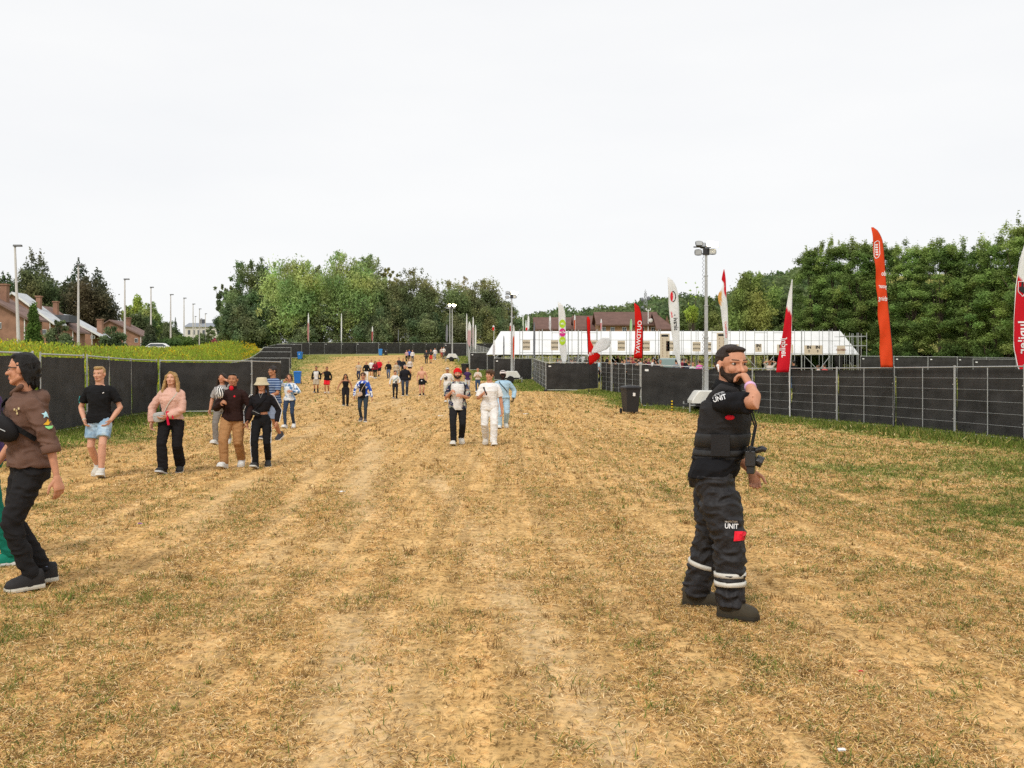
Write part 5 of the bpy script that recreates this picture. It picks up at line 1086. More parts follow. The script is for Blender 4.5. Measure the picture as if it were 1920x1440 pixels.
        limb(b, [hv(0, -.33, .07), hv(0, -.385, -.05), hv(0, -.43, -.12)], [.032 * HH, .042 * HH, .058 * HH], 8)
        cap_(b, hv(-.05, -.355, -.125), hv(.05, -.355, -.125), .04 * HH, .04 * HH, 8)
        if lod < 2:
            cap_(b, hv(-.07, -.325, -.235), hv(.07, -.325, -.235), .035 * HH, .035 * HH, 8); cap_(b, hv(-.05, -.32, -.29), hv(.05, -.32, -.29), .035 * HH, .035 * HH, 8)
    else: hell(b, (0, .02, .0), (.32, .38, .5))
    fuse('body', b, skm, o, vox, 2 if lod < 2 else 1)
    if lod < 3:
        b = MB()
        for s in (-1, 1): b.ell(hv(s * .135, -.268, .045), [q * HH for q in (.068, .05, .036)], HM, 10, 6)
        b.build('eye', mat('eye_white', (.5, .46, .42), .3), o, True)
        b = MB()
        for s in (-1, 1): b.ell(hv(s * .135 + .0, -.303, .046), [q * HH for q in (.034, .022, .034)], HM, 8, 6)
        b.build('iris', mat('iris', (.025, .015, .01), .15), o, True)
        b = MB()
        for s in (-1, 1): cap_(b, hv(s * .06, -.345, .135), hv(s * .21, -.29, .15), .018 * HH, .012 * HH, 6)
        b.build('eyebrows', mat('brow_' + hair[1], HR[hair[1]], .9), o)
        b = MB(); cap_(b, hv(-.075, -.345, -.262), hv(.075, -.345, -.262), .022 * HH, .022 * HH, 6); hell(b, (0, -.352, -.285), (.06, .03, .025), 8, 5); b.build('lips', mat('lips', (.42, .14, .11) if sk != 'dark' else (.09, .03, .03), .5), o, True)
    hmt = mat('hair_' + hair[1], HR[hair[1]], .6, .35, 20, .6, 60, spec=.3, stretch=(6, 6, 1))
    # ---- hair ----
    hk = hair[0]
    if hk != 'bald':
        b = MB(); v_ = vox if lod else .006
        if hk in ('short', 'crop', 'quiff', 'curly', 'mullet'):
            tk = {'crop': .008, 'short': .0, 'quiff': .0, 'curly': .05, 'mullet': .03}[hk]
            tk = tk * (.3 if hk == 'mullet' else 1); hell(b, (0, .10, .17), (.335 + tk, .385 + tk, .355 + tk)); hell(b, (0, .2, -.02), (.30 + tk * .5, .25 + tk, .26))
            if hk in ('quiff', 'short', 'crop'): hell(b, (0, -.12, .40), (.26, .18 + (.06 if hk == 'quiff' else 0), .105 + (.05 if hk == 'quiff' else 0)))
            if hk == 'short' or hk == 'quiff':
                for s in (-1, 1): cap_(b, hv(s * .3, .0, .2), hv(s * .315, .0, .02), .05 * HH, .03 * HH, 8)
            if hk == 'curly':
                gg = np.random.default_rng(int(px));
                for i in range(26):
                    a = gg.random() * 6.28; e = gg.random() * 1.35; hell(b, (.33 * math.cos(a) * math.cos(e), .08 + .36 * math.sin(a) * math.cos(e), .2 + .32 * math.sin(e)), (.12, .12, .1), 6, 5)
                hell(b, (0, -.24, .36), (.28, .13, .12))
            if hk == 'mullet':
                hell(b, (0, -.14, .38), (.25, .18, .11)); limb(b, [hv(0, .22, .1), hv(0, .27, -.2), hv(0, .28, -.50)], [.26 * HH, .21 * HH, .13 * HH], 10)
                gg = np.random.default_rng(4)
                for i in range(46):
                    a_ = gg.uniform(.35, 2.79); r0 = .325 + .05 * gg.random(); x0, y0 = r0 * math.cos(a_), .10 + r0 * math.sin(a_); z0 = gg.uniform(-.25, .4); f_ = math.sqrt(max(.2, 1 - (max(z0, 0) / .6) ** 2))
                    limb(b, [hv(x0 * f_, y0 * f_, z0), hv(x0 * 1.04, y0 * 1.04, z0 - .16), hv(x0 * (1.0 + .12 * gg.random()), y0 * (1.0 + .14 * gg.random()), z0 - .30 - .1 * gg.random())], [.055 * HH, .045 * HH, .012 * HH], 6)
                for s in (-1, 1): limb(b, [hv(s * .3, .1, .2), hv(s * .33, .17, -.05), hv(s * .3, .24, -.3)], [.09 * HH, .09 * HH, .05 * HH], 8)
        elif hk in ('long', 'tied', 'bob'):
            hell(b, (0, .09, .16), (.37, .40, .375)); hell(b, (0, .2, -.05), (.32, .25, .3))
            for s in (-1, 1):
                cap_(b, hv(s * .03, -.2, .44), hv(s * .3, -.17, .16), .09 * HH, .08 * HH, 8)
            if hk == 'long':
                for s in (-1, 1):
                    limb(b, [hv(s * .3, -.12, .2), hv(s * .37, -.08, -.12), hv(s * .43, -.06, -.5), hv(s * .50, -.12, -.88), hv(s * .42, -.16, -1.15)], [q * HH for q in (.08, .10, .13, .12, .05)], 8)
                    limb(b, [hv(s * .3, .12, .1), hv(s * .38, .16, -.3), hv(s * .42, .18, -.8)], [q * HH for q in (.12, .16, .10)], 8)
                limb(b, [hv(0, .3, .1), hv(0, .35, -.3), hv(0, .36, -.8)], [q * HH for q in (.25, .28, .16)], 8)
            if hk == 'bob':
                for s in (-1, 1): limb(b, [hv(s * .3, -.1, .2), hv(s * .38, -.06, -.1), hv(s * .38, -.05, -.42)], [q * HH for q in (.09, .11, .10)], 8)
                limb(b, [hv(0, .3, .1), hv(0, .32, -.35)], [.28 * HH, .25 * HH], 8)
            if hk == 'tied': hell(b, (0, .45, .2), (.14, .14, .14), 8, 6)
        fuse('hair', b, hmt, o, v_, 1, (.004 if lod < 2 else .006, int(px) % 97, H))
    if beard:
        b = MB(); hell(b, (0, -.105, -.27), (.268, .275, .195)); hell(b, (0, -.235, -.355), (.16, .135, .15))
        for s in (-1, 1): limb(b, [hv(s * .318, -.0, -.04), hv(s * .285, -.04, -.22), hv(s * .16, -.22, -.36)], [.03 * HH, .075 * HH, .10 * HH], 8)
        cap_(b, hv(-.09, -.365, -.2), hv(.09, -.365, -.2), .028 * HH, .028 * HH, 6)
        fuse('beard', b, mat('beard_' + beard, HR[beard], .9, .4, 60, .5, 300), o, vox, 1, (.002, 5, H))
    if glasses:
        b = MB()
        for s in (-1, 1):
            pts = [hv(s * .14 + .10 * math.cos(q), -.36 + .03 * abs(math.cos(q)), .04 + .075 * math.sin(q)) for q in np.arange(0, 6.4, .5)]; b.path(pts, .009 * HH, 5); b.tube(hv(s * .24, -.34, .06), hv(s * .34, .04, .06), .012 * HH, n=5)
            if glasses == 'sun': b.ell(hv(s * .14, -.355, .04), [q * HH for q in (.1, .02, .075)], HM, 10, 6)
        b.tube(hv(-.05, -.38, .06), hv(.05, -.38, .06), .01 * HH, n=5); b.build('glasses', M_black, o)
    # ---- garments ----
    def trousers(col, ln_=1.0, r=(.060, .053, .043, .040), m_=None, name='trousers', amp=None):
        b = MB(); r = [q * .94 * (.5 + .5 * w) for q in r]
        b.rings(tor([.47, .50, .545, .575 if not female else .60], .010))
        for k in 'RL':
            hp_, kn, an = J[k + 'hip'], J[k + 'kn'], J[k + 'ank']
            pts, rd = [hp_ + A(0, 0, -.0 * H), hp_ * .5 + kn * .5, kn], [r[0], r[1], r[2]]
            if ln_ > .5:
                t = (ln_ - .5) * 2; pts += [kn * (1 - t * .5) + an * t * .5, kn * (1 - t) + an * t]; rd += [(r[2] + r[3]) / 2, r[3]]
            else: t = ln_ * 2; pts = [hp_, hp_ * (1 - t * .5) + kn * t * .5, hp_ * (1 - t) + kn * t]; rd = [r[0], r[0] * .5 + r[1] * .5, r[1] * 1.04]
            b.path(pts[:-1] + [pts[-1]], [q * H for q in rd], max(n, 12))
        mm = m_ or (pattern_mat(col) if isinstance(col, str) else cloth(col, 'trs'))
        return fuse(name, b, mm, o, cv, 3, (amp or (.0045 if lod < 2 else .004), int(px) % 89 + 3, H))
    def shirt(col, sleeve=.3, hem=.50, loose=.014, name='shirt', m_=None, hood=False, collar=.0, neck=.815, amp=None, hemflare=0, sl=None, topz=.828):
        b = MB(); zs = [z_ for z_ in (.45, .48, .50, .545, .60, .66, .72, .775, .805, .828) if z_ > hem + .01 and z_ <= topz]; rs = tor([hem] + zs, loose, wf=1.0)
        if not female and hem < .56:
            wch = np.ptp(tor([.70], loose)[0][:, 0]); rs = [(q - q.mean(0)) * A(max(1, (wch * (.93 + .05 * (q.mean(0)[2] < .55 * H))) / np.ptp(q[:, 0])), 1.04, 1) + q.mean(0) if q.mean(0)[2] < (.71 + dz) * H else q for q in rs]
        hm_ = (.052 * w + (.0655 if not female else .0625) * (.5 + .5 * w)) * H
        if hem < .545: rs = [(q - q.mean(0)) * A(max(1, 2 * hm_ / np.ptp(q[:, 0])), max(1, 2 * .074 * H * (.4 + .6 * w) / np.ptp(q[:, 1])), 1) + q.mean(0) if q.mean(0)[2] < (.552 + dz) * H else q for q in rs]
        if topz > .82: rs[-1] = ering((0, ty + .006 * H, (.832 + dz) * H), .040 * H * (.6 + .4 * w), .038 * H * (.6 + .4 * w), max(n, 12), pw=.88)
        b.rings(rs)
        sl_ = [q * .87 for q in (sl or (.034 + loose * .35, .030 + loose * .35, .026 + loose * .35))]
        for k in 'RL':
            a, e, wv = J[k + 'sh'], J[k + 'el'], J[k + 'wr']; ww = (.55 + .45 * w)
            if sleeve <= 0: continue
            if sleeve <= .5: t = sleeve * 2; pts = [a, a * (1 - t * .6) + e * t * .6, a * (1 - t) + e * t]; rd = [sl_[0] + .004, sl_[0], sl_[0] * 1.02]
            else: t = (sleeve - .5) * 2; pts = [a, a * .5 + e * .5, e, e * (1 - t * .6) + wv * t * .6, e * (1 - t) + wv * t]; rd = [sl_[0], sl_[0], sl_[1], sl_[1] * .95, sl_[2] * .85]
            sg = -1 if k == 'R' else 1; rd = list(rd); rd[0] = min(rd[0], .0365)
            b.path([A(sg * .020 * H, a[1], a[2] + .026 * H), A(sg * .070 * H, a[1], a[2] + .010 * H), a + A(-sg * .010, 0, -.002) * H] + pts[1:], [.020 * H * ww, .031 * H * ww] + [q * H * ww for q in rd], max(n, 10))
        if collar: b.path([A(0, ty + .004 * H, (.82 + dz) * H), A(0, ty - .004 * H, (.835 + collar + dz) * H)], [.046 * H, .041 * H * (.6 + .4 * w)], 12)
        if hood:
            b.rings([ering((0, ty + .004 * H, (z_ + dz) * H), a * H, c_ * H, 14) for z_, a, c_ in ((.80, .064, .055), (.825, .058, .054), (.840, .050, .048))]); b.ell((0, ty + .058 * H, (.80 + dz) * H), (.066 * H, .036 * H, .05 * H))
        mm = m_ or (pattern_mat(col) if isinstance(col, str) else cloth(col, 'top'))
        return fuse(name, b, mm, o, cv, 3, (amp or (.0045 if lod < 2 else .004), int(px) % 83 + 7, H))
    def shoes(c, solec=(.7, .7, .68), boot=0, sc=1.0):
        for k in 'RL':
            an = J[k + 'ank']; s = -1 if k == 'R' else 1; kn = J[k + 'kn']; up = an[2] - .045 * H; pit = min(max(up / (.13 * H), 0), .7) * (1 if (feet or lead != k) else -.4)
            if not feet and lead == k and st > .1: pit = -.28
            if not feet and lead != k and st > .1: pit = .45
            Mx = Matrix.Rotation(R(s * 9), 3, 'Z') @ Matrix.Rotation(pit, 3, 'X'); M_ = np.array(Mx); L_ = .150 * H * sc; zb = -.043 * H
            def fp(x_, y_, z_): return an + M_ @ A(x_, y_, z_)
            prof = [(.30, .02, .05), (.27, .027, .062), (.1, .030, .068), (-.1, .030, .060), (-.3, .034, .044), (-.5, .036, .036), (-.62, .030, .028), (-.68, .018, .014)]
            b = MB(); rs = []
            for y_, w_, h_ in prof:
                an_ = np.arange(14) * 2 * math.pi / 14; cx, sx = np.cos(an_), np.sin(an_); zz = np.where(sx < 0, np.sign(sx) * np.abs(sx) ** .3 * .012, np.abs(sx) ** .8 * h_) * H; xx = np.sign(cx) * np.abs(cx) ** .7 * w_ * H
                rs.append(np.array([fp(a_, y_ * L_ , zb + .014 * H + z_) for a_, z_ in zip(xx, zz)]))
            b.rings(rs)
            if boot: b.path([fp(0, .03 * H * .3, zb + .03 * H), an + unit(kn - an) * boot * H], [.036 * H, .037 * H], 14)
            sh_ = b.build('shoe', cloth(c, 'shoe', .6), o, True)
            b = MB(); rs = []
            for y_, w_, h_ in [(.31, .018, 0), (.29, .028, 0), (.1, .031, 0), (-.1, .029, 0), (-.3, .035, 0), (-.5, .038, 0), (-.64, .031, 0), (-.70, .016, 0)]:
                rs.append(np.array([fp(a_ * w_ * H, y_ * L_, zb + q * H) for a_, q in ((-1, 0), (1, 0), (1.04, .008), (1, .016), (-1, .016), (-1.04, .008))]))
            b.rings(rs); b.build('sole', cloth(solec, 'sole', .6), sh_, False)
    def socks(c, h_=.05):
        for k in 'RL':
            b = MB(); an, kn = J[k + 'ank'], J[k + 'kn']; b.path([an - unit(kn - an) * .01 * H, an + unit(kn - an) * h_ * H], [.027 * H, .029 * H], 12); b.build('sock', cloth(c, 'sock'), o, True)
    api = dict(J=J, H=H, HH=HH, hv=hv, hell=hell, o=o, HM=HM, hm=hm, tor=tor, vox=vox, cv=cv, ty=ty, dz=dz, n=n, lod=lod, w=w, cap=cap_, shirt=shirt, trousers=trousers, shoes=shoes, px=px, hc=hc)
    if bot:
        q = dict(bot); kind = q.pop('kind', 'trousers'); c = q.pop('c')
        if kind == 'shorts': api['bottom'] = trousers(c, q.pop('len', .42), q.pop('r', (.063, .060, .055, .05)), name='shorts', **q)
        elif kind == 'skirt': api['bottom'] = trousers(c, .25, (.062, .064, .06, .05), name='skirt', **q)
        else: api['bottom'] = trousers(c, **q)
    if top:
        q = dict(top); c = q.pop('c'); api['top'] = shirt(c, **q)
    if shoe is not None: shoes(shoe if not isinstance(shoe, dict) else shoe['c'], *( [] if not isinstance(shoe, dict) else [shoe.get('sole', (.7, .7, .68)), shoe.get('boot', 0)]))
    if sock: socks(*sock)
    if hat:
        hk, hcl = hat; b = MB(); m_ = cloth(hcl, 'hat', .8)
        if hk in ('cap', 'capback'):
            hell(b, (0, .08, .19), (.365, .41, .37)); hh_ = fuse('cap', b, m_, o, max(vox, .007), 1)
            s = -1 if hk == 'cap' else 1; b = MB(); b.rings([np.array([hv(math.sin(a) * r_ * .95, .05 + s * (.30 + math.cos(a) * (r_ - .02)), .20 + z_ - .04 * (r_ > .3)) for a in np.linspace(-1.2, 1.2, 9)] + [hv(math.sin(a) * .2, .05 + s * .25, .20 + z_) for a in np.linspace(1.0, -1.0, 7)]) for r_, z_ in ((.36, 0), (.36, .035))]); b.build('visor', m_, hh_)
        if hk == 'bucket':
            rs = [np.array([hv(rr * math.cos(a) * .93, .04 + rr * math.sin(a), z_) for a in np.arange(20) * math.pi / 10]) for rr, z_ in ((.62, -.02), (.60, -.035), (.45, .2), (.43, .22), (.385, .50), (.33, .55), (.1, .57))]; b.rings(rs); b.build('bucket_hat', m_, o, True)
        if hk == 'bandana': hell(b, (0, .08, .2), (.375, .42, .345)); hell(b, (.1, .42, .1), (.1, .1, .16), 8, 5); hell(b, (0, -.16, .40), (.25, .2, .16)); fuse('bandana', b, m_, o, max(vox, .008), 1, (.006, 4, H))
        if hk == 'helmet': hell(b, (0, .05, .2), (.37, .42, .36)); b.build('hat', m_, o, True)
    if extra: extra(api)
    return api
def strap_on(a, pts, wdt, col, name='strap', rough=.7, thick=.006):
    """flat strap along local points"""
    b = MB(); pts = [A(*p) for p in pts]; rs = []
    for i, p in enumerate(pts):
        t = unit(pts[min(i + 1, len(pts) - 1)] - pts[max(i - 1, 0)]); out = unit(A(p[0], p[1] - a['ty'] * .5, 0) + 1e-6); sd = unit(np.cross(t, out))
        rs.append(np.array([p + sd * wdt + out * thick, p - sd * wdt + out * thick, p - sd * wdt, p + sd * wdt]))
    b.rings(rs); return b.build(name, cloth(col, 'strap', rough), a['o'])
def round_body(a, z0, a0, z1, a1, m_=.02, n=14):
    """points around the torso surface: angle 0 = front (-Y), + = person's left"""
    out = []
    for t in np.linspace(0, 1, n):
        z_ = z0 + (z1 - z0) * t; an = R(a0 + (a1 - a0) * t); r_ = a['tor']([z_], m_)[0]; c = r_.mean(0); rx = (r_[:, 0].max() - r_[:, 0].min()) / 2; ry = (r_[:, 1].max() - r_[:, 1].min()) / 2
        out.append((c[0] + rx * math.sin(an), c[1] - ry * math.cos(an), c[2]))
    return out
BK = (.012, .012, .013); WH = (.72, .71, .69); NV = (.02, .03, .07); JN = (.045, .075, .13); JL = (.13, .20, .30)
def bag(a, pos, size, col, name='bag', rz=0, tilt=0):
    b = MB(); H = a['H']; c = A(*pos) * H; s = A(*size) * H; M = np.array(Matrix.Rotation(R(rz), 3, 'Z') @ Matrix.Rotation(R(tilt), 3, 'Y'))
    rs = [ (ering((0, y_ * s[1], 0), s[0] * k_, s[2] * k_, 16, U=(1, 0, 0), V=(0, 0, 1), pw=.5) @ M.T) + c for y_, k_ in ((-.5, .82), (-.42, .96), (0, 1), (.42, .96), (.5, .82))]
    b.rings(rs); q = b.build(name, cloth(col, 'bag', .5), a['o'], True)
    b = MB(); b.tube(c + M @ A(-s[0] * .8, -s[1] * .52, s[2] * .35), c + M @ A(s[0] * .8, -s[1] * .52, s[2] * .35), .0025 * H, n=4); b.build('zip', M_galv, q); return q
def front_panel(a, col, hem=.50, wf=.62, off=.010, top_=.80, m_=None, name='shirt', loose=.026):
    """inner shirt seen between the open fronts of a jacket"""
    zs = [hem] + [z for z in (.5, .545, .6, .66, .72, .775, .80) if z > hem + .01 and z <= top_]; rs = a['tor'](zs, loose, wf=wf); rs = [r - A(0, off * a['H'], 0) for r in rs]
    b = MB(); b.rings(rs); return fuse(name, b, m_ or cloth(col, 'inner'), a['o'], a['cv'], 3, (.003, 3, a['H']))
def cross(a, col, left=True, z0=.81, z1=.60, w_=.012, m_=.022):
    s = 1 if left else -1
    return strap_on(a, round_body(a, z0, s * 70, z1, -s * 80, m_), w_ * a['H'] * .5, col)
def stripe_sleeve(a, c=(.75, .75, .75)):
    for k in 'RL':
        s = -1 if k == 'R' else 1; H = a['H']; J = a['J']; b = MB()
        pts = [A(s * .06 * H, J[k + 'sh'][1], J[k + 'sh'][2] + .036 * H)] + [J[k + 'sh'] + A(s * .036, -.006, .02) * H] + [J[k + q] + A(s * .037, -.012, 0) * H for q in ('el',)] + [J[k + 'wr'] + A(s * .031, -.008, 0) * H]
        b.path(pts, .004 * H, 5); b.build('sleeve_stripe', cloth(c, 'stripe'), a['o'])
        b = MB(); b.path([J[k + 'hip'] + A(s * .052, -.01, 0) * H, J[k + 'kn'] + A(s * .044, -.01, 0) * H, J[k + 'ank'] + A(s * .038, -.01, .02) * H], .004 * H, 5); b.build('trouser_stripe', cloth(c, 'stripe'), a['o'])
def held(a, k, name, m, fn):
    H = a['H']; J = a['J']; fw = unit(J[k + 'wr'] - J[k + 'el']); c = J[k + 'wr'] + fw * .065 * H; b = MB(); fn(b, c, fw, H); return b.build(name, m, a['o'], True)

# ---- the security guard ----
def guard_extra(a):
    H, J, o, tor = a['H'], a['J'], a['o'], a['tor']; vm = mat('vest_cloth', (.022, .021, .022), .8, .12, 5, .35, 120, spec=.2)
    b = MB(); b.rings(tor([.575, .60, .66, .72, .765, .79], .026, wf=1.0)); 
    for s in (-1, 1):
        b.path([A(s * .058 * H, a['ty'] - .05 * H, .77 * H), A(s * .060 * H, a['ty'] - .03 * H, .825 * H), A(s * .062 * H, a['ty'] + .012 * H, .838 * H), A(s * .060 * H, a['ty'] + .045 * H, .81 * H), A(s * .058 * H, a['ty'] + .06 * H, .77 * H)], [.022 * H] * 5, 10, True)
    v = fuse('vest', b, vm, o, .009, 3, (.004, 55, H))
    b = MB(); b.rings(tor([.625, .66, .672], .0295)); b.build('vest_band', mat('vest_band', (.03, .03, .031), .7, .1, 9, .3, 200), v, True)
    b = MB(); b.rings(tor([.592, .60, .612], .0295)); b.build('vest_band', MATS['vest_band'], v, True)
    b = MB(); p0 = round_body(a, .668, -82, .60, -82, .031, 2); b.box((p0[0][0] - .002, p0[0][1] + .02, (p0[0][2] + p0[1][2]) / 2), (.018, .12, .14)); b.build('side_pouch', vm, v)
    # reflective bands on the trouser legs
    for k, ts in (('R', (.53, .66)), ('L', (.50,))):
        for t in ts:
            kn, an = J[k + 'kn'], J[k + 'ank']; c = kn * (1 - t) + an * t; u = unit(an - kn); b = MB(); r_ = .0585 * H; ax = unit(np.cross(u, A(0, 1, 0))); ay = np.cross(u, ax)
            rs = [ering(c + u * q * .0085 * H, r_ * e, r_ * e, 20, U=ax, V=ay) for q, e in ((-1.0, .93), (-.99, 1.0), (.99, 1.0), (1.0, .93))]; b.rings(rs); b.build('reflective_band', mat('reflective', (.62, .60, .54), .4, .15, 20), a['bottom'], True)
    # wristband
    wr, el = J['Rwr'], J['Rel']; u = unit(wr - el); ax = unit(np.cross(u, A(0, 1, 0))); ay = np.cross(u, ax); b = MB(); c = wr - u * .012 * H
    b.rings([ering(c + u * q * .0075 * H, .0215 * H, .0215 * H, 18, U=ax, V=ay) for q in (-1, 1)]); b.build('wristband', mat('pink_band', (.66, .40, .62), .5), o, True)
    # earbud
    b = MB(); b.ell(a['hv'](-.385, .02, -.02), [.012] * 3, n=8, m=5); b.path([a['hv'](-.39, .0, -.03), a['hv'](-.385, -.03, -.17)], [.006, .005], 6); b.build('earbud', M_wprint, o, True)
    # camera hanging on its strap at the belly
    q = round_body(a, .585, -18, .585, -18, .05, 1)[0]; c = A(*q) + A(-.03, -.015, -.0)
    b = MB(); b.box(c, (.13, .065, .10)); b.box(c + A(0, 0, .058), (.055, .055, .03)); b.path([c + A(0, -.03, -.01), c + A(0, -.075, -.03)], [.036, .038], 14); b.path([c + A(-.03, -.03, .05), c + A(-.03, -.075, .065), c + A(-.03, -.10, .055)], [.02, .022, .016], 8); b.box(c + A(.0, 0, -.075), (.11, .05, .05)); b.path([c + A(-.06, 0, .06), c + A(-.06, 0, .085)], [.014, .014], 8); cam_ = b.build('camera_body', mat('camera_black', (.015, .015, .016), .3, .1, 20, .2, 200, spec=.6), o)
    bv = cam_.modifiers.new('b', 'BEVEL'); bv.width = .006; bv.segments = 2
    b = MB()
    for s in (-1, 1): b.path([c + A(s * .075, 0, .05), A(s * .05 * H * .8 - .01, a['ty'] - .13 * H * .8, .70 * H), A(s * .055 * H, a['ty'] - .075 * H, .79 * H), A(s * .045 * H, a['ty'] + .01 * H, .85 * H)], .006, 6)
    b.build('camera_strap', M_black, o)
    # collar of the polo
    b = MB(); b.path([A(0, a['ty'] + .006 * H, .818 * H), A(0, a['ty'] - .006 * H, .862 * H)], [.058 * H, .049 * H], 16); b.build('collar', cloth(BK, 'top'), o, True)
    b = MB(); b.ell(A(*round_body(a, .735, -72, .735, -72, .028, 1)[0]), (.016, .032, .017), n=10, m=6); b.build('red_tab', mat('red_patch', (.75, .01, .03), .7), v)
G = person(1338, 1148, 500, 72, 'bearded security guard in black vest and cargo trousers, hand over his mouth', sk='light', hair=('crop', 'dark'), beard='dark', w=1.16, belly=.014, lean=.05, st=.0,
    feet={'R': (-.085, -.070, .047), 'L': (.075, .082, .047)}, RH=(.088, .140, .849), RE=(-.84, .2, -.55), LH=(.13, .13, .52), LE=(.5, .7, -.2), hy=-48, hp=3, hs=1.10,
    handdir={'R': ((.30, .40, .75), (.35, .80, -.1)), 'L': ((0, -.25, -1), (-1, 0, 0))}, curl={'R': .85, 'L': .75},
    bot=dict(c=(.016, .016, .018), r=(.067, .074, .061, .050), amp=.012, m_=mat('guard_trousers', (.017, .016, .018), .62, .15, 6, .35, 40, spec=.35)), top=dict(c=(.012, .012, .014), sleeve=.40, hem=.508, loose=.013, sl=(.042, .043, .03), amp=.005), shoe={'c': (.055, .045, .03), 'sole': (.035, .03, .022), 'boot': .085}, extra=guard_extra)

# ---- man in the brown hoodie ----
def hoodie_extra(a):
    H, J, o = a['H'], a['J'], a['o']
    p = round_body(a, .80, -35, .640, 100, .032, 14); strap_on(a, p, .010 * H, BK, 'bag_strap')
    cs = round_body(a, .725, -2, .650, 62, .050, 9); b = MB(); rr = [.014, .030, .042, .050, .054, .052, .044, .032, .014]; rs = []
    for i, (q, r_) in enumerate(zip(cs, rr)):
        t = unit(A(*cs[min(i + 1, 8)]) - A(*cs[max(i - 1, 0)])); out = unit(A(q[0], q[1] - a['ty'] * .6, 0)); up = np.cross(t, out); rs.append(ering(q, r_ * H, r_ * .55 * H, 14, U=up, V=out))
    b.rings(rs); bg_ = b.build('waist_bag', cloth((.014, .013, .014), 'bag', .55), o, True)
    b = MB(); b.path([A(*q) * 1.0 + unit(A(q[0], q[1] - a['ty'] * .6, 0)) * r_ * .55 * H + A(0, 0, .008 * H) for q, r_ in list(zip(cs, rr))[2:7]], .0022 * H, 5); b.build('zip', M_galv, bg_)
    b = MB(); q = cs[4]; out = unit(A(q[0], q[1] - a['ty'] * .6, 0)); b.box(A(*q) + out * .031 * H - A(0, 0, .02 * H), (.016, .016, .022)); b.build('label_tag', mat('pale_yellow', (.6, .55, .3), .6), bg_)
    b = MB(); b.path([a['hv'](-.33, .1, -.5), a['hv'](0, -.28, -.72), a['hv'](.33, .1, -.5)], .012 * H, 8, True); b.build('hood_edge', cloth((.145, .082, .060), 'top'), a['top'], True)
    # rolled cuff at the elbow
    for k in 'L':
        u = unit(J[k + 'wr'] - J[k + 'el']); c = J[k + 'el'] + u * .030 * H; ax = unit(np.cross(u, A(0, 1, 0))); ay = np.cross(u, ax); b = MB(); b.rings([ering(c + u * q * .014 * H, e * H, e * H, 18, U=ax, V=ay) for q, e in ((-1.2, .034), (-1, .038), (1, .0375), (1.2, .033))]); b.build('cuff', cloth((.145, .082, .060), 'top'), a['top'], True)
HM_ = person(56, 1103, 451, -56, 'man in brown hoodie with black crossbody bag walking out at the left edge', sk='light', hair=('mullet', 'black'), w=1.02, lean=.015, st=.22, hy=-28, glasses='clear', hs=1.05,
    feet={'L': (.045, -.0, .05), 'R': (-.05, .07, .055)}, LH=(.17, -.075, .485), LE=(.5, .8, -.1), RH=(.16, .12, .5), curl=.5,
    bot=dict(c=(.020, .019, .020), r=(.062, .056, .044, .034), amp=.007), top=dict(c=(.145, .082, .060), sleeve=.60, hem=.525, loose=.022, hood=True, sl=(.045, .042, .036), amp=.008), shoe={'c': (.03, .028, .028), 'sole': (.6, .58, .5)}, sock=((.18, .22, .33), .075), extra=hoodie_extra)
person(-30, 1062, 395, -70, 'person in purple jacket and green trousers, mostly hidden behind the brown hoodie man', sk='light', hair=('short', 'dark'), bot=dict(c=(.01, .16, .11), r=(.062, .058, .05, .042)), top=dict(c=(.07, .04, .12), sleeve=1, hem=.5, loose=.022, collar=.02), shoe=(.01, .2, .13), feet={'L': (.05, .13, .05), 'R': (-.05, -.12, .05)}, st=.1)
# ---- walkers in front ----
def tshirt_ex(a): 
    b = MB(); H = a['H']; p = round_body(a, .755, 26, .755, 34, .016, 2); b.path([A(*p[0]), A(*p[1]) + A(0, 0, .008 * H)], .004 * H, 5); b.build('chest_logo', M_wprint, a['o'])
    b = MB(); J = a['J']; u = unit(J['Rwr'] - J['Rel']); ax = unit(np.cross(u, A(0, 1, 0))); ay = np.cross(u, ax); c = J['Rwr'] - u * .01; b.rings([ering(c + u * q * .01, .034, .034, 12, U=ax, V=ay) for q in (-1, 1)]); b.build('wristband', mat('beige_band', (.5, .45, .35), .6), a['o'])
    b = MB(); b.ell(J['Rsh'] + A(-.055, .03, -.10) * H, (.03 * H, .02 * H, .055 * H)); fuse('turquoise_scarf', b, cloth((.05, .42, .42)), a['o'], .02, 1, (.01, 4, H))
person(187, 893, 211, 4, 'man in black t-shirt and light denim shorts with hands at his pockets', sk='fair', hair=('quiff', 'blond'), beard=None, w=1.08, st=.22, lead='L', RH=(.112, .055, .515), LH=(.112, .055, .515), RE=(-1, .9, -.1), LE=(1, .9, -.1), hy=-14, hp=4,
    bot=dict(kind='shorts', c='denim_light', len=.36), top=dict(c=BK, sleeve=.36, hem=.49, loose=.018, sl=(.044, .042, .03)), shoe=(.6, .57, .5), sock=((.6, .6, .6), .04), extra=tshirt_ex)
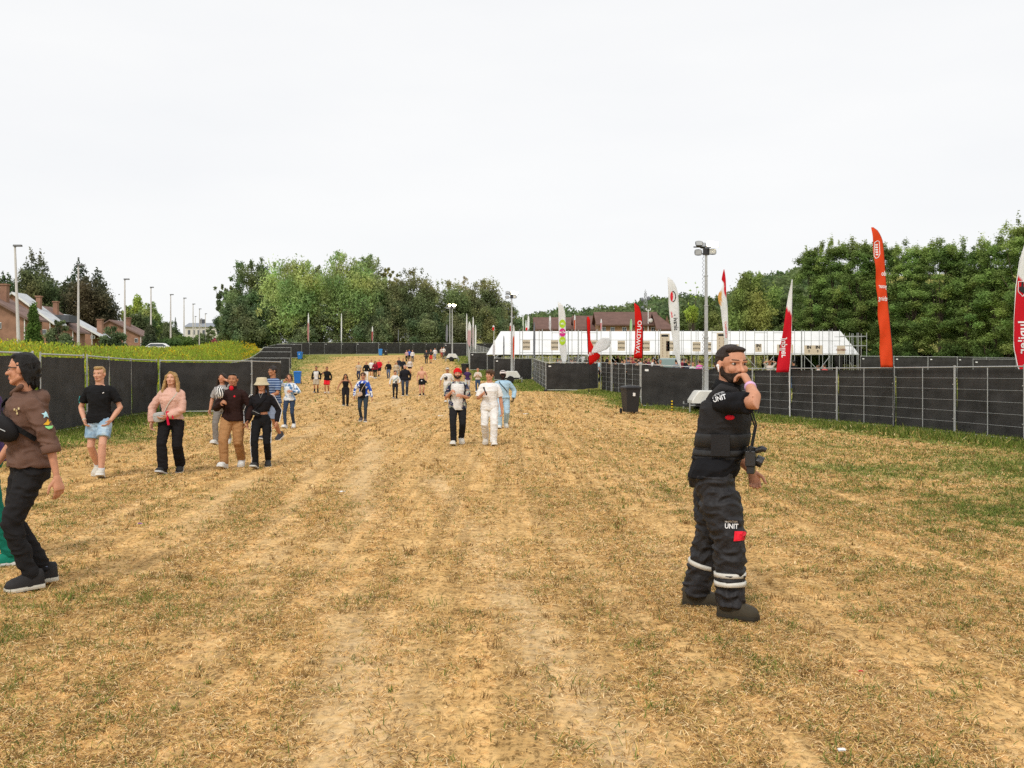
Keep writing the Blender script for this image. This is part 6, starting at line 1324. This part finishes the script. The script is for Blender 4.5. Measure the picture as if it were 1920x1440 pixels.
def pink_ex(a):
    H = a['H']; bag(a, (-.085, -.105, .545), (.055, .05, .048), (.42, .42, .40), 'handbag', 8, -10)
    strap_on(a, round_body(a, .80, 42, .60, -30, .026, 12), .004 * H, (.6, .58, .5), 'bag_strap')
    b = MB(); b.path([A(-.01, -.11, .60) * H, A(.0, -.125, .54) * H, A(.012, -.125, .47) * H], [.008 * H, .011 * H, .012 * H], 6); b.path([A(.0, -.11, .60) * H, A(.045, -.12, .56) * H, A(.055, -.12, .53) * H], [.006 * H, .007 * H, .007 * H], 6); b.build('red_ribbon', cloth((.6, .01, .05), 'ribbon'), a['o'])
    for s in (-1, 1):
        b = MB(); b.path([A(s * .02, -.062, .80) * H, A(s * .022, -.078, .74) * H], .003 * H, 5); b.build('drawstring', cloth((.68, .42, .34), 'cord'), a['top'])
person(322, 887, 194, 0, 'woman in pale pink hoodie with long blonde hair and silver handbag', female=True, sk='fair', hair=('long', 'blond'), w=1.12, st=.20, lead='R', RH=(.175, .06, .50), LH=(-.005, .115, .565), LE=(1, .3, -.4), RE=(-1, .4, 0), hp=-7,
    bot=dict(c=(.014, .013, .014), r=(.064, .058, .050, .052)), top=dict(c=(.66, .40, .32), sleeve=.98, hem=.535, loose=.024, hood=True, sl=(.044, .044, .040)), shoe={'c': (.03, .03, .03), 'sole': (.55, .55, .55)}, extra=pink_ex)
def brown_ex(a):
    H = a['H']; front_panel(a, (.6, .015, .03), .76, .34, .012, .828, loose=.024)
    b = MB(); b.ell(A(0, -.050, .818) * H, (.024 * H, .014 * H, .026 * H)); b.build('red_shirt_collar', cloth((.6, .015, .03), 'inner'), a['o'], True)
    b = MB(); b.ell(A(-.082, -.15, .775) * H, (.045 * H, .03 * H, .062 * H), n=16, m=10); b.build('striped_mask', pattern_mat('zebra'), a['o'], True)
    b = MB(); b.ell(A(.045, -.088, .735) * H, (.010 * H, .003 * H, .010 * H)); b.build('chest_logo', mat('red_patch', (.75, .01, .03), .7), a['o'])
person(437, 877, 182, -4, 'man in dark brown jacket and tan trousers holding up a striped mask', sk='tan', hair=('short', 'black'), w=1.08, st=.24, lead='R', RH=(.075, .135, .685), RE=(-.6, .2, -1), LH=(.165, .03, .50), hy=4, curl={'R': .9, 'L': .4},
    bot=dict(c=(.40, .21, .09), r=(.066, .062, .052, .044)), top=dict(c=(.030, .014, .012), sleeve=.98, hem=.50, loose=.026, collar=.028, sl=(.046, .046, .038)), shoe=(.70, .69, .66), extra=brown_ex)
def track_ex(a):
    stripe_sleeve(a); H = a['H']; bag(a, (-.05, -.085, .60), (.05, .03, .03), BK, 'waist_bag', 5, 25); strap_on(a, round_body(a, .80, 40, .60, -60, .022, 12), .005 * H, BK, 'bag_strap')
    b = MB(); b.path([A(-.02, -.052, .82) * H, A(0, -.075, .765) * H, A(.02, -.052, .82) * H], .0022 * H, 5); b.build('necklace', M_galv, a['o'])
person(491, 877, 171, 3, 'woman in black tracksuit with white stripes and beige bucket hat', female=True, sk='light', hair=('long', 'dark'), hat=('bucket', (.55, .46, .30)), w=1.05, st=.20, lead='R', RH=(.15, .04, .50), LH=(.165, .03, .51), hp=3, hs=1.03,
    bot=dict(c=BK, r=(.060, .054, .044, .036)), top=dict(c=(.014, .013, .015), sleeve=.98, hem=.625, loose=.018, sl=(.040, .040, .034)), shoe={'c': (.04, .04, .04), 'sole': (.6, .6, .55)}, extra=track_ex)
person(417, 833, 136, -8, 'person in grey t-shirt with phone at the ear, partly behind the brown jacket man', female=True, sk='light', hair=('long', 'dark'), st=.2, RH=(.17, .02, .49), LH=(.07, .06, .90), LE=(1, 0, -.6), bot=dict(c=(.22, .20, .18), r=(.062, .056, .046, .042)), top=dict(c=(.36, .34, .33), sleeve=.42, hem=.50, loose=.022, sl=(.046, .05, .03)), shoe=(.62, .6, .55))
person(512, 826, 142, -32, 'man in blue striped t-shirt and backwards dark cap', sk='tan', hair=('crop', 'dark'), hat=('capback', (.05, .045, .045)), w=1.05, st=.16, hy=-18, LH=(.03, .15, .585), LE=(1, .3, -.4), RH=(.06, .16, .60), RE=(-1, .3, -.4), bot=dict(kind='shorts', c=(.20, .24, .32), len=.5), top=dict(c='stripes', sleeve=.40, hem=.50, loose=.018, sl=(.044, .044, .03)), shoe=(.05, .05, .06))
def tie_ex(a):
    H = a['H']; b = MB(); b.box(a['J']['Rwr'] + unit(a['J']['Rwr'] - a['J']['Rel']) * .04 * H + A(.012, 0, .02) * H, (.02, .035, .11)); b.build('phone', M_black, a['o']); strap_on(a, round_body(a, .80, 50, .62, 85, .024, 8), .008 * H, BK, 'backpack_strap'); bag(a, (.04, .10, .68), (.07, .07, .10), BK, 'backpack')
person(543, 803, 104, -6, 'woman in blue and white tie-dye shirt talking on a phone', female=True, sk='light', hair=('bob', 'brown'), st=.18, lead='R', RH=(.065, .09, .865), RE=(-1, 0, -.7), LH=(.07, .14, .68), LE=(1, .2, -.5), curl=.9, bot=dict(c=(.035, .055, .10), r=(.056, .046, .036, .03)), top=dict(c='tiedye', sleeve=.9, hem=.51, loose=.022, sl=(.044, .046, .036)), shoe=(.72, .71, .69), extra=tie_ex)
# middle distance
def rag_ex(a): front_panel(a, WH, .50, .86, .012, .81)
person(593, 737, 51, 2, 'man in white shirt with dark sleeves and beige shorts', sk='tan', hair=('short', 'dark'), top=dict(c=BK, sleeve=.98, hem=.52, loose=.018), bot=dict(kind='shorts', c=(.45, .38, .28), len=.46), shoe=BK, sock=(BK, .12), st=.12, extra=rag_ex)
person(613, 738, 51, 4, 'man in black hoodie and bright red shorts, one hand raised', sk='tan', hair=('short', 'black'), RH=(.16, .1, .74), top=dict(c=BK, sleeve=.98, hem=.49, loose=.024, hood=True), bot=dict(kind='shorts', c=(.7, .02, .03), len=.42), shoe=(.5, .4, .3), st=.12)
person(648, 762, 62, 6, 'woman with long black hair in black vest top and black trousers', female=True, sk='tan', hair=('long', 'black'), RH=(.24, .05, .52), LH=(.17, 0, .5), top=dict(c=BK, sleeve=0, hem=.52, loose=.010, topz=.79), bot=dict(c=(.018, .017, .02), r=(.064, .056, .046, .046)), shoe=BK, st=.14, w=1.1)
def bl_ex(a): front_panel(a, BK, .48, .56, .030, .775, loose=.030); bag(a, (-.06, -.10, .55), (.06, .03, .04), (.55, .40, .28), 'crossbody_bag', 5, -15); strap_on(a, round_body(a, .80, 38, .58, -30, .03, 10), .004 * a['H'], (.6, .48, .35), 'bag_strap')
person(681, 791, 94, 0, 'woman in open blue and white jacket, black top and sunglasses with beige bag', female=True, sk='light', hair=('tied', 'brown'), glasses='sun', w=1.08, st=.10, lead='L', RH=(.17, .06, .50), LH=(.18, .03, .47), top=dict(c='bluewhite', sleeve=.95, hem=.50, loose=.018), bot=dict(c=(.035, .05, .065), r=(.060, .050, .038, .03)), shoe=(.1, .08, .08), extra=bl_ex)
def cs_ex(a): cross(a, (.05, .35, .38), True, .80, .58); bag(a, (.03, -.09, .59), (.035, .03, .03), BK, 'waist_bag')
person(741, 748, 54, 6, 'woman in white shirt and black trousers with turquoise strap', female=True, sk='light', hair=('tied', 'dark'), RH=(.19, .05, .50), LH=(.12, .12, .56), top=dict(c=WH, sleeve=.95, hem=.55, loose=.018), bot=dict(c=(.02, .02, .025), r=(.060, .05, .038, .03)), shoe=BK, st=.15, extra=cs_ex)
person(759.5, 742, 61, 0, 'large man in black zip jacket and dark jeans beside the white shirt woman', sk='red', hair=('short', 'grey'), w=1.25, top=dict(c=(.015, .015, .02), sleeve=.98, hem=.50, loose=.022, collar=.03), bot=dict(c=(.045, .055, .08)), shoe=BK, st=.1)
def sl_ex(a): b = MB(); b.ell(A(0, -.075, .50) * a['H'], (.022 * a['H'], .012 * a['H'], .022 * a['H'])); b.build('emblem', M_wprint, a['o']); b = MB(); b.ell(A(.14, -.02, .46) * a['H'], (.035 * a['H'], .03 * a['H'], .055 * a['H'])); fuse('shirt_in_hand', b, cloth(BK), a['o'], .03, 1, (.01, 4, a['H']))
person(791, 742, 56, 0, 'bare chested man in black shorts and black clogs', sk='fair', hair=('crop', 'blond'), w=1.12, st=.06, bot=dict(kind='shorts', c=BK, len=.34), shoe=BK, extra=sl_ex)
MID = 'walkers in the middle distance'; FAR = 'walkers at the far end of the field'
for a in [(672.5, 713, 35, 'light', ('short', 'black'), dict(c=(.50, .42, .32), sleeve=.4, hem=.5), dict(c=(.03, .04, .08)), BK, 'bearded man in beige t-shirt and navy trousers in the far group'),
          (687, 716, 39, 'light', ('short', 'blond'), dict(c=BK, sleeve=.98, hem=.5), dict(c=WH), WH, 'person in black sweatshirt and white trousers behind the blue jacket woman'),
          (696.5, 708, 34, 'light', ('short', 'black'), dict(c=WH, sleeve=.5, hem=.5), dict(kind='shorts', c=BK, len=.42), WH, 'person in white t-shirt and black shorts in the far group'),
          (703.5, 710, 34, 'light', ('long', 'dark'), dict(c=(.22, .015, .03), sleeve=.98, hem=.5), dict(c=BK), WH, 'long haired woman in dark red jacket and black trousers'),
          (711, 706, 34, 'fair', ('short', 'blond'), dict(c=(.62, .015, .035), sleeve=.6, hem=.47), dict(kind='shorts', c=BK, len=.46), BK, 'fair haired person in bright red shirt and black shorts'),
          (728.5, 710, 34, 'light', ('short', 'grey'), dict(c=BK, sleeve=.98, hem=.52), dict(c=(.10, .13, .20)), BK, 'man in black jacket and blue grey jeans walking alone'),
          (743, 712, 34, 'fair', ('long', 'blond'), dict(c=(.5, .42, .3), sleeve=.9, hem=.5), dict(c=(.3, .28, .25)), BK, 'blonde woman in tan top behind the white shirt woman'),
          (748, 701, 31, 'light', ('short', 'dark'), dict(c=(.03, .035, .05), sleeve=.98, hem=.5), dict(c=(.2, .22, .25)), BK, 'man in dark navy top behind the blonde woman'),
          (756, 703, 31, 'light', ('short', 'black'), dict(c=(.02, .02, .025), sleeve=.98, hem=.5), dict(c=BK), BK, 'person in black top behind the large man in black jacket'),
          (768.5, 704, 32, 'fair', ('short', 'ginger'), dict(c=(.6, .55, .52), sleeve=.9, hem=.5), dict(kind='skirt', c=BK), BK, 'red haired woman in pale top and black skirt'),
          (762.5, 678, 22, 'light', ('short', 'brown'), dict(c=(.55, .35, .35), sleeve=.6, hem=.5), dict(c=BK), BK, 'person in pinkish top at the left of the far trio'),
          (767.5, 677, 22, 'light', ('short', 'dark'), dict(c=(.03, .09, .38), sleeve=.4, hem=.5), dict(c=BK), BK, 'person in blue t-shirt in the middle of the far trio'),
          (773.5, 679, 23, 'light', ('long', 'brown'), dict(c=WH, sleeve=.9, hem=.5), dict(c=(.04, .05, .08)), BK, 'person in white top at the right of the far trio'),
          (799.5, 682, 26, 'light', ('short', 'brown'), dict(c=(.04, .04, .045), sleeve=.98, hem=.5), dict(c=(.03, .035, .03)), BK, 'person in dark open jacket near the far fence'),
          (808, 681.5, 27, 'light', ('short', 'black'), dict(c=(.05, .045, .04), sleeve=.4, hem=.58), dict(kind='shorts', c=(.60, .06, .04), len=.46), BK, 'person in orange red shorts near the far fence'),
          (815.5, 675, 23, 'light', ('short', 'dark'), dict(c=WH, sleeve=.98, hem=.5), dict(c=(.25, .3, .38)), WH, 'person in white top and pale jeans near the far fence'),
          (828, 671, 20, 'light', ('short', 'dark'), dict(c=(.6, .5, .45), sleeve=.6, hem=.5), dict(c=(.35, .05, .04)), BK, 'person in beige top beside the far frontal panel'),
          (832, 671, 21, 'light', ('short', 'black'), dict(c=WH, sleeve=.6, hem=.5), dict(c=(.1, .1, .12)), BK, 'person in white top beside the far frontal panel'),
          (876.5, 735, 46, 'fair', ('bob', 'ginger'), dict(c=(.06, .03, .10), sleeve=.3, hem=.5), dict(c=(.5, .48, .46)), BK, 'woman in dark purple waistcoat and pale trousers behind the red cap man'),
          (896, 736, 47, 'light', ('short', 'brown'), dict(c=(.60, .52, .44), sleeve=.95, hem=.53), dict(c=JN), WH, 'person in cream jacket and jeans looking at a phone')]:
    px, fy, h, sk, hr, tp, bt, sh, lb = a; tp.setdefault('loose', .020); rr_ = random.random
    ph = 'phone' in lb
    person(px, fy, h, rr_() * 16 - 8, lb, sk=sk, hair=hr, top=tp, bot=bt, shoe=sh, st=.06 + .12 * rr_(), lead='RL'[int(rr_() * 2)], RH=(.05, .13, .70) if ph else (.15 + .03 * rr_(), .08 * rr_() - .02, .49), LH=(.05, .13, .70) if ph else None, w=.95 + .2 * rr_(), female='woman' in lb, group=FAR if fy < 690 else MID)
def bagman(a): cross(a, BK, False, .80, .62, .02); bag(a, (-.05, -.09, .68), (.045, .03, .04), BK, 'shoulder_bag')
person(839, 755, 67, 6, 'man in white t-shirt and cream cap with black shoulder bag', sk='tan', hair=('short', 'dark'), hat=('cap', (.62, .58, .5)), RH=(.21, .04, .50), top=dict(c=WH, sleeve=.5, hem=.48, loose=.026), bot=dict(kind='shorts', c=(.5, .48, .42), len=.5), shoe=(.6, .6, .55), st=.14, extra=bagman)
def red_ex(a): front_panel(a, WH, .465, .70, .024, .80, name='white_shirt', loose=.034); strap_on(a, round_body(a, .80, -48, .56, -62, .035, 8), .008 * a['H'], BK, 'backpack_strap'); strap_on(a, round_body(a, .80, 48, .56, 62, .035, 8), .008 * a['H'], BK, 'backpack_strap')
person(858, 835, 147, 3, 'man in red bandana cap and open floral shirt over white', sk='light', hair=('crop', 'dark'), hat=('bandana', (.72, .015, .02)), beard='dark', w=1.02, st=.20, lead='R', lift=.05, RH=(.085, .12, .69), RE=(-.4, .4, -1), LH=(.055, .125, .645), LE=(.45, .4, -1), curl={'R': 1.0, 'L': .4},
    top=dict(c='floral', sleeve=.46, hem=.475, loose=.026, sl=(.048, .050, .03)), bot=dict(c=(.018, .018, .02), r=(.060, .056, .046, .042)), shoe=(.66, .63, .56), extra=red_ex)
def mic_ex(a): held(a, 'R', 'microphone', mat('mic', (.03, .03, .035), .4), lambda b, c, fw, H: (b.path([c + A(.02, -.02, -.05) * H, c + A(-.015, -.02, .035) * H], [.008 * H, .009 * H], 8), b.ell(c + A(-.018, -.02, .045) * H, (.014 * H,) * 3, n=8, m=6)))
person(918, 836, 145, 2, 'man dressed all in white with curly brown hair holding a microphone', sk='light', hair=('curly', 'brown'), w=1.02, st=.20, lead='L', lift=.05, hy=-42, RH=(.085, .13, .69), RE=(-.45, .4, -1), LH=(.16, 0, .47), curl={'R': 1.1, 'L': .5},
    top=dict(c=(.80, .79, .77), sleeve=.42, hem=.475, loose=.026, sl=(.048, .050, .03)), bot=dict(c=(.78, .77, .75), r=(.064, .060, .052, .048)), shoe=(.66, .62, .55), extra=mic_ex)
def blue_ex(a): strap_on(a, round_body(a, .81, -40, .60, 62, .026, 12), .007 * a['H'], BK, 'bag_strap')
person(943, 804, 112, 0, 'man in pale blue sweatshirt and trousers with white cap and sunglasses', sk='dark', hair=('crop', 'black'), hat=('cap', (.70, .62, .58)), glasses='sun', beard='black', w=1.08, st=.22, lead='R', lift=.05, RH=(.14, .0, .49), LH=(.175, .02, .52), curl=.9,
    top=dict(c=(.38, .55, .68), sleeve=.97, hem=.53, loose=.024, sl=(.046, .046, .040)), bot=dict(c=(.40, .56, .68), r=(.062, .058, .050, .040)), shoe=(.70, .70, .66), extra=blue_ex)
# ---- people beyond the fence ----
CR = 'people between the fence and the canopy'
def far_d(px, top, h=1.74):
    for d in np.arange(float(np.interp(px, [1045, 1126, 1200, 1205, 1600], [72, 72, 63, 52, 50])), 112, .25):
        x = PX(px, d)
        if 700 - (gz(x, d) + h - HC) * F / d <= top: return d
    return 110
for px, top, c, hr, sk, lb in [(1045, 667, BK, 'black', 'light', 'person in black beside the white disc flag'), (1067.5, 668, (.05, .02, .06), 'black', 'tan', 'person in dark purple right of the disc flag'), (1078, 672, BK, 'dark', 'light', 'shorter person in black beside the dark purple one'),
        (1081.5, 665, (.10, .10, .11), 'brown', 'light', 'person in dark grey under the canopy left of the collapsed flag'), (1087.5, 668, BK, 'black', 'light', 'person in black just right of the dark grey one'), (1093.5, 663, WH, 'dark', 'light', 'person in white left of the collapsed red flag'),
        (1098.5, 669, (.25, .27, .22), 'blond', 'fair', 'fair haired person in grey green touching the collapsed red flag'), (1116, 676, BK, 'black', 'light', 'crouching dark figure right of the collapsed red flag'), (1123, 672, (.45, .60, .66), 'dark', 'light', 'person in pale blue right of the collapsed red flag'),
        (1130, 668, (.60, .45, .44), 'brown', 'fair', 'person in pale red and white before the canopy opening'), (1151, 667, BK, 'black', 'light', 'woman with long black hair before the red banner stall'), (1158.5, 665, (.10, .05, .04), 'brown', 'light', 'person in dark brown left of the red banner stall'),
        (1165, 668, WH, 'dark', 'light', 'person in white shirt beneath the red banner stall'), (1171, 674, (.66, .63, .58), 'blond', 'fair', 'person in cream with light hair, nearest under the red banner'), (1175, 666, (.02, .02, .04), 'black', 'tan', 'person in navy right of the red banner stall'),
        (1183, 674, BK, 'dark', 'light', 'person in black left of the bright red flag'), (1182, 664, (.5, .05, .04), 'black', 'light', 'person in red under the canopy left of the bright red flag'), (1195, 676, (.52, .36, .26), 'brown', 'fair', 'person in tan behind the foot of the bright red flag'),
        (1207, 675, (.05, .06, .05), 'black', 'light', 'person in dark green right of the bright red flag'), (1216, 670, (.16, .05, .07), 'black', 'light', 'person in maroon left of the yellow banner stall'), (1223.5, 672, WH, 'black', 'light', 'person in white t-shirt before the yellow banner stall'),
        (1226, 664, BK, 'black', 'light', 'person in black behind the white t-shirt under the yellow banner'), (1232.5, 677, (.02, .02, .03), 'dark', 'light', 'person in black left of the grey green van'), (1279.5, 671, (.20, .03, .05), 'dark', 'light', 'person in dark red right of the white emblem flag'),
        (1285.5, 671.5, BK, 'black', 'light', 'person in black beside the dark red one'), (1292, 676, (.03, .04, .09), 'brown', 'light', 'person in navy left of the pink one'), (1311.5, 675, (.66, .16, .42), 'dark', 'light', 'person in bright pink beside the tall mast'),
        (1341, 678, BK, 'black', 'light', 'person in black left of the guard head'), (1347, 677.5, (.03, .02, .03), 'black', 'light', 'dark clothed person closest to the guard head'), (1431, 667.5, WH, 'brown', 'fair', 'person in white with both arms raised right of the guard'),
        (1443, 675, (.60, .52, .46), 'brown', 'light', 'person in beige beside the one with raised arms'), (1488, 675, BK, 'black', 'tan', 'person in black right of the red and white flag'), (1534, 684, WH, 'brown', 'fair', 'person in white seated behind the right fence'), (1546, 682.5, (.55, .1, .1), 'dark', 'light', 'person in red seated behind the right fence'), (1050, 671, WH, 'dark', 'light', 'person in white beside the person in black at the disc flag'), (1073, 674, (.3,.28,.26), 'brown', 'light', 'person in grey between the dark purple and the black one'), (1138, 672, BK, 'black', 'light', 'person in black between the bent flag and the long haired woman'), (1144, 675, (.5,.42,.36), 'blond', 'light', 'fair person in beige left of the long haired woman in black'), (1154, 676, (.62,.5,.42), 'brown', 'light', 'person in peach before the brown clothed one'), (1178, 670, (.12,.12,.14), 'black', 'light', 'person in charcoal right of the cream one'), (1188, 669, (.25,.05,.05), 'dark', 'light', 'person in dark red just left of the bright red flag foot'), (1201, 672, (.5,.5,.52), 'dark', 'light', 'person in light grey at the right edge of the bright red flag'), (1211, 676, BK, 'dark', 'light', 'shorter person in black left of the maroon one'), (1238, 674, (.3,.25,.2), 'brown', 'light', 'person in brown left of the tall beige list board'), (1268, 674, (.2,.22,.25), 'black', 'light', 'person in slate grey beside the foot of the white emblem flag'), (1299, 678, WH, 'brown', 'light', 'person in white between the navy and the pink one'), (1355, 676, (.4,.3,.3), 'dark', 'light', 'person in dusty pink behind the guard head'), (1460, 679, (.4,.38,.36), 'dark', 'light', 'person in grey hidden partly by the red and white flag')]:
    d = far_d(px, top); ar = 'raised' in lb; seat = 'seated' in lb or 'crouching' in lb
    if seat: d = 73 if px < 1200 else 60
    x = PX(px, d); g = gz(x, d); h = PZ(top, d) - g; z = None
    if seat: h = 1.7; z = PZ(top, d) - 1.7
    yaw = random.choice([180, 165, 200, 30, -40, 90]) if not ar else 0
    person(px, 0, h * F / d, yaw, lb, d=d, z=z, sk=sk, hair=('long' if 'long' in lb else 'short', hr), top=dict(c=c, sleeve=.45 + .5 * (random.random() > .5), hem=.5, loose=.022), bot=dict(c=BK if px % 2 else JN), shoe=BK, RH=(.04, .08, .96) if ar else None, LH=(.04, .08, .96) if ar else None, RE=(-1, 0, 0) if ar else (-.55, .6, -.3), LE=(1, 0, 0) if ar else (.55, .6, -.3), st=.05, group=CR)
gq = random.Random(5)
for k in range(24):
    px = 1042 + gq.random() * 200; top = 667 + gq.random() * 8; d = far_d(px, top); x = PX(px, d); c = gq.choice([BK, BK, (.03, .03, .05), (.05, .04, .04), (.10, .09, .09)])
    person(px, 0, (PZ(top, d) - gz(x, d)) * F / d, gq.choice([180, 160, 200, 20, 90]), 'dark clothed person in the dense crowd under the left half of the canopy', d=d, sk='light', hair=('short', gq.choice(['black', 'dark', 'brown'])), top=dict(c=c, sleeve=.95, hem=.5, loose=.022), bot=dict(c=BK), shoe=BK, group='dense crowd under the canopy')
print('remesh', len(TODO)); finalize()
# lettering on the guard, pressed onto the cloth
def press(a, target, text, px, py, h, rot, m, rows=None, name='lettering', shape=None):
    o = a['o']; me = target.data; rz = Matrix.Rotation(o.rotation_euler.z, 4, 'Z'); Mw = Matrix.Translation(o.location) @ rz; inv = Mw.inverted()
    bv = BVHTree.FromPolygons([v.co[:] for v in me.vertices], [tuple(p.vertices) for p in me.polygons])
    if shape is None: v, f = text_mesh(text, 1.0, .02); v = v * (.95, 1.15) * h
    else:
        sp = np.array(shape, float); c_ = sp.mean(0); m_ = len(sp); v = [c_]; f = []
        for r_ in (.34, .67, 1.0): v += list(c_ + (sp - c_) * r_)
        for i in range(m_):
            j = (i + 1) % m_; f.append((0, 1 + i, 1 + j)); f += [(1 + i + r_ * m_, 1 + i + (r_ + 1) * m_, 1 + j + (r_ + 1) * m_, 1 + j + r_ * m_) for r_ in (0, 1)]
        v = np.array(v)
    out = []
    cl = inv @ Vector((0, 0, HC)); last = None
    for u, w_ in v:
        U = u * math.cos(rot) - w_ * math.sin(rot); W = u * math.sin(rot) + w_ * math.cos(rot)
        p = inv @ Vector(P(px + U, py - W, o.location.y)); dr = (p - cl).normalized(); hit = bv.ray_cast(cl, dr)
        q = hit[0] if hit[0] is not None else (last or p); last = q; out.append(q - dr * (.009 if shape is None else .012))
    b = MB(); b.add([tuple(q) for q in out], f); return b.build(name, m, target)
try:
    press(G, G['top'], 'UNIT', 1349, 747, 11.5, R(17), M_wprint); press(G, G['top'], 'PROTECTION', 1347, 738.5, 4, R(20), M_wprint)
    press(G, G['bottom'], 'UNIT', 1371.5, 987, 11.5, R(-2), M_wprint); press(G, G['bottom'], 'PROTECTION', 1371, 978.5, 4, 0, M_wprint)
    n_ = 7; sh_ = [(-9.5 + 22 * i / n_ - (1 - i / n_) * 0, 9) for i in range(n_ + 1)] + [(12.5, 9 - 17 * i / n_) for i in range(1, n_ + 1)] + [(12.5 - 24 * i / n_, -8 - 2 * i / n_) for i in range(1, n_ + 1)]
    press(G, G['bottom'], '', 1387, 1005, 1, 0, mat('red_patch', (.75, .01, .03), .7), shape=sh_, name='red_patch')
    star = [(r_ * math.sin(k * math.pi / 5), r_ * math.cos(k * math.pi / 5)) for k, r_ in enumerate([8.5, 3.8] * 5)]
    press(HM_, HM_['top'], '', 86, 777, 1, .1, mat('pale_blue_patch', (.45, .72, .78), .7), shape=star, name='star_patch')
    press(HM_, HM_['top'], '', 90, 792, 1, 0, mat('orange_patch', (.8, .42, .02), .7), shape=[(-9, -4), (-3, 1), (0, 7), (2, 1), (9, 3), (3, -3), (0, -5)], name='orange_patch')
    press(HM_, HM_['top'], '', 92, 801, 1, 0, mat('green_patch', (.25, .62, .22), .7), shape=[(-8, 2), (8, 3), (6, -2), (0, -4), (-6, -1)], name='green_patch')
    for q, (dx, dy) in enumerate(((0, 0), (4, 4), (-4, 2), (1, -5))): press(HM_, HM_['top'], '', 31 + dx, 770 - dy, 1, 0, mat('chest_print', (.6, .48, .25), .7), shape=[(-1.5, -2), (1.5, -2), (1.5, 2), (-1.5, 2)], name='chest_print')
except Exception as e: print('press', e)
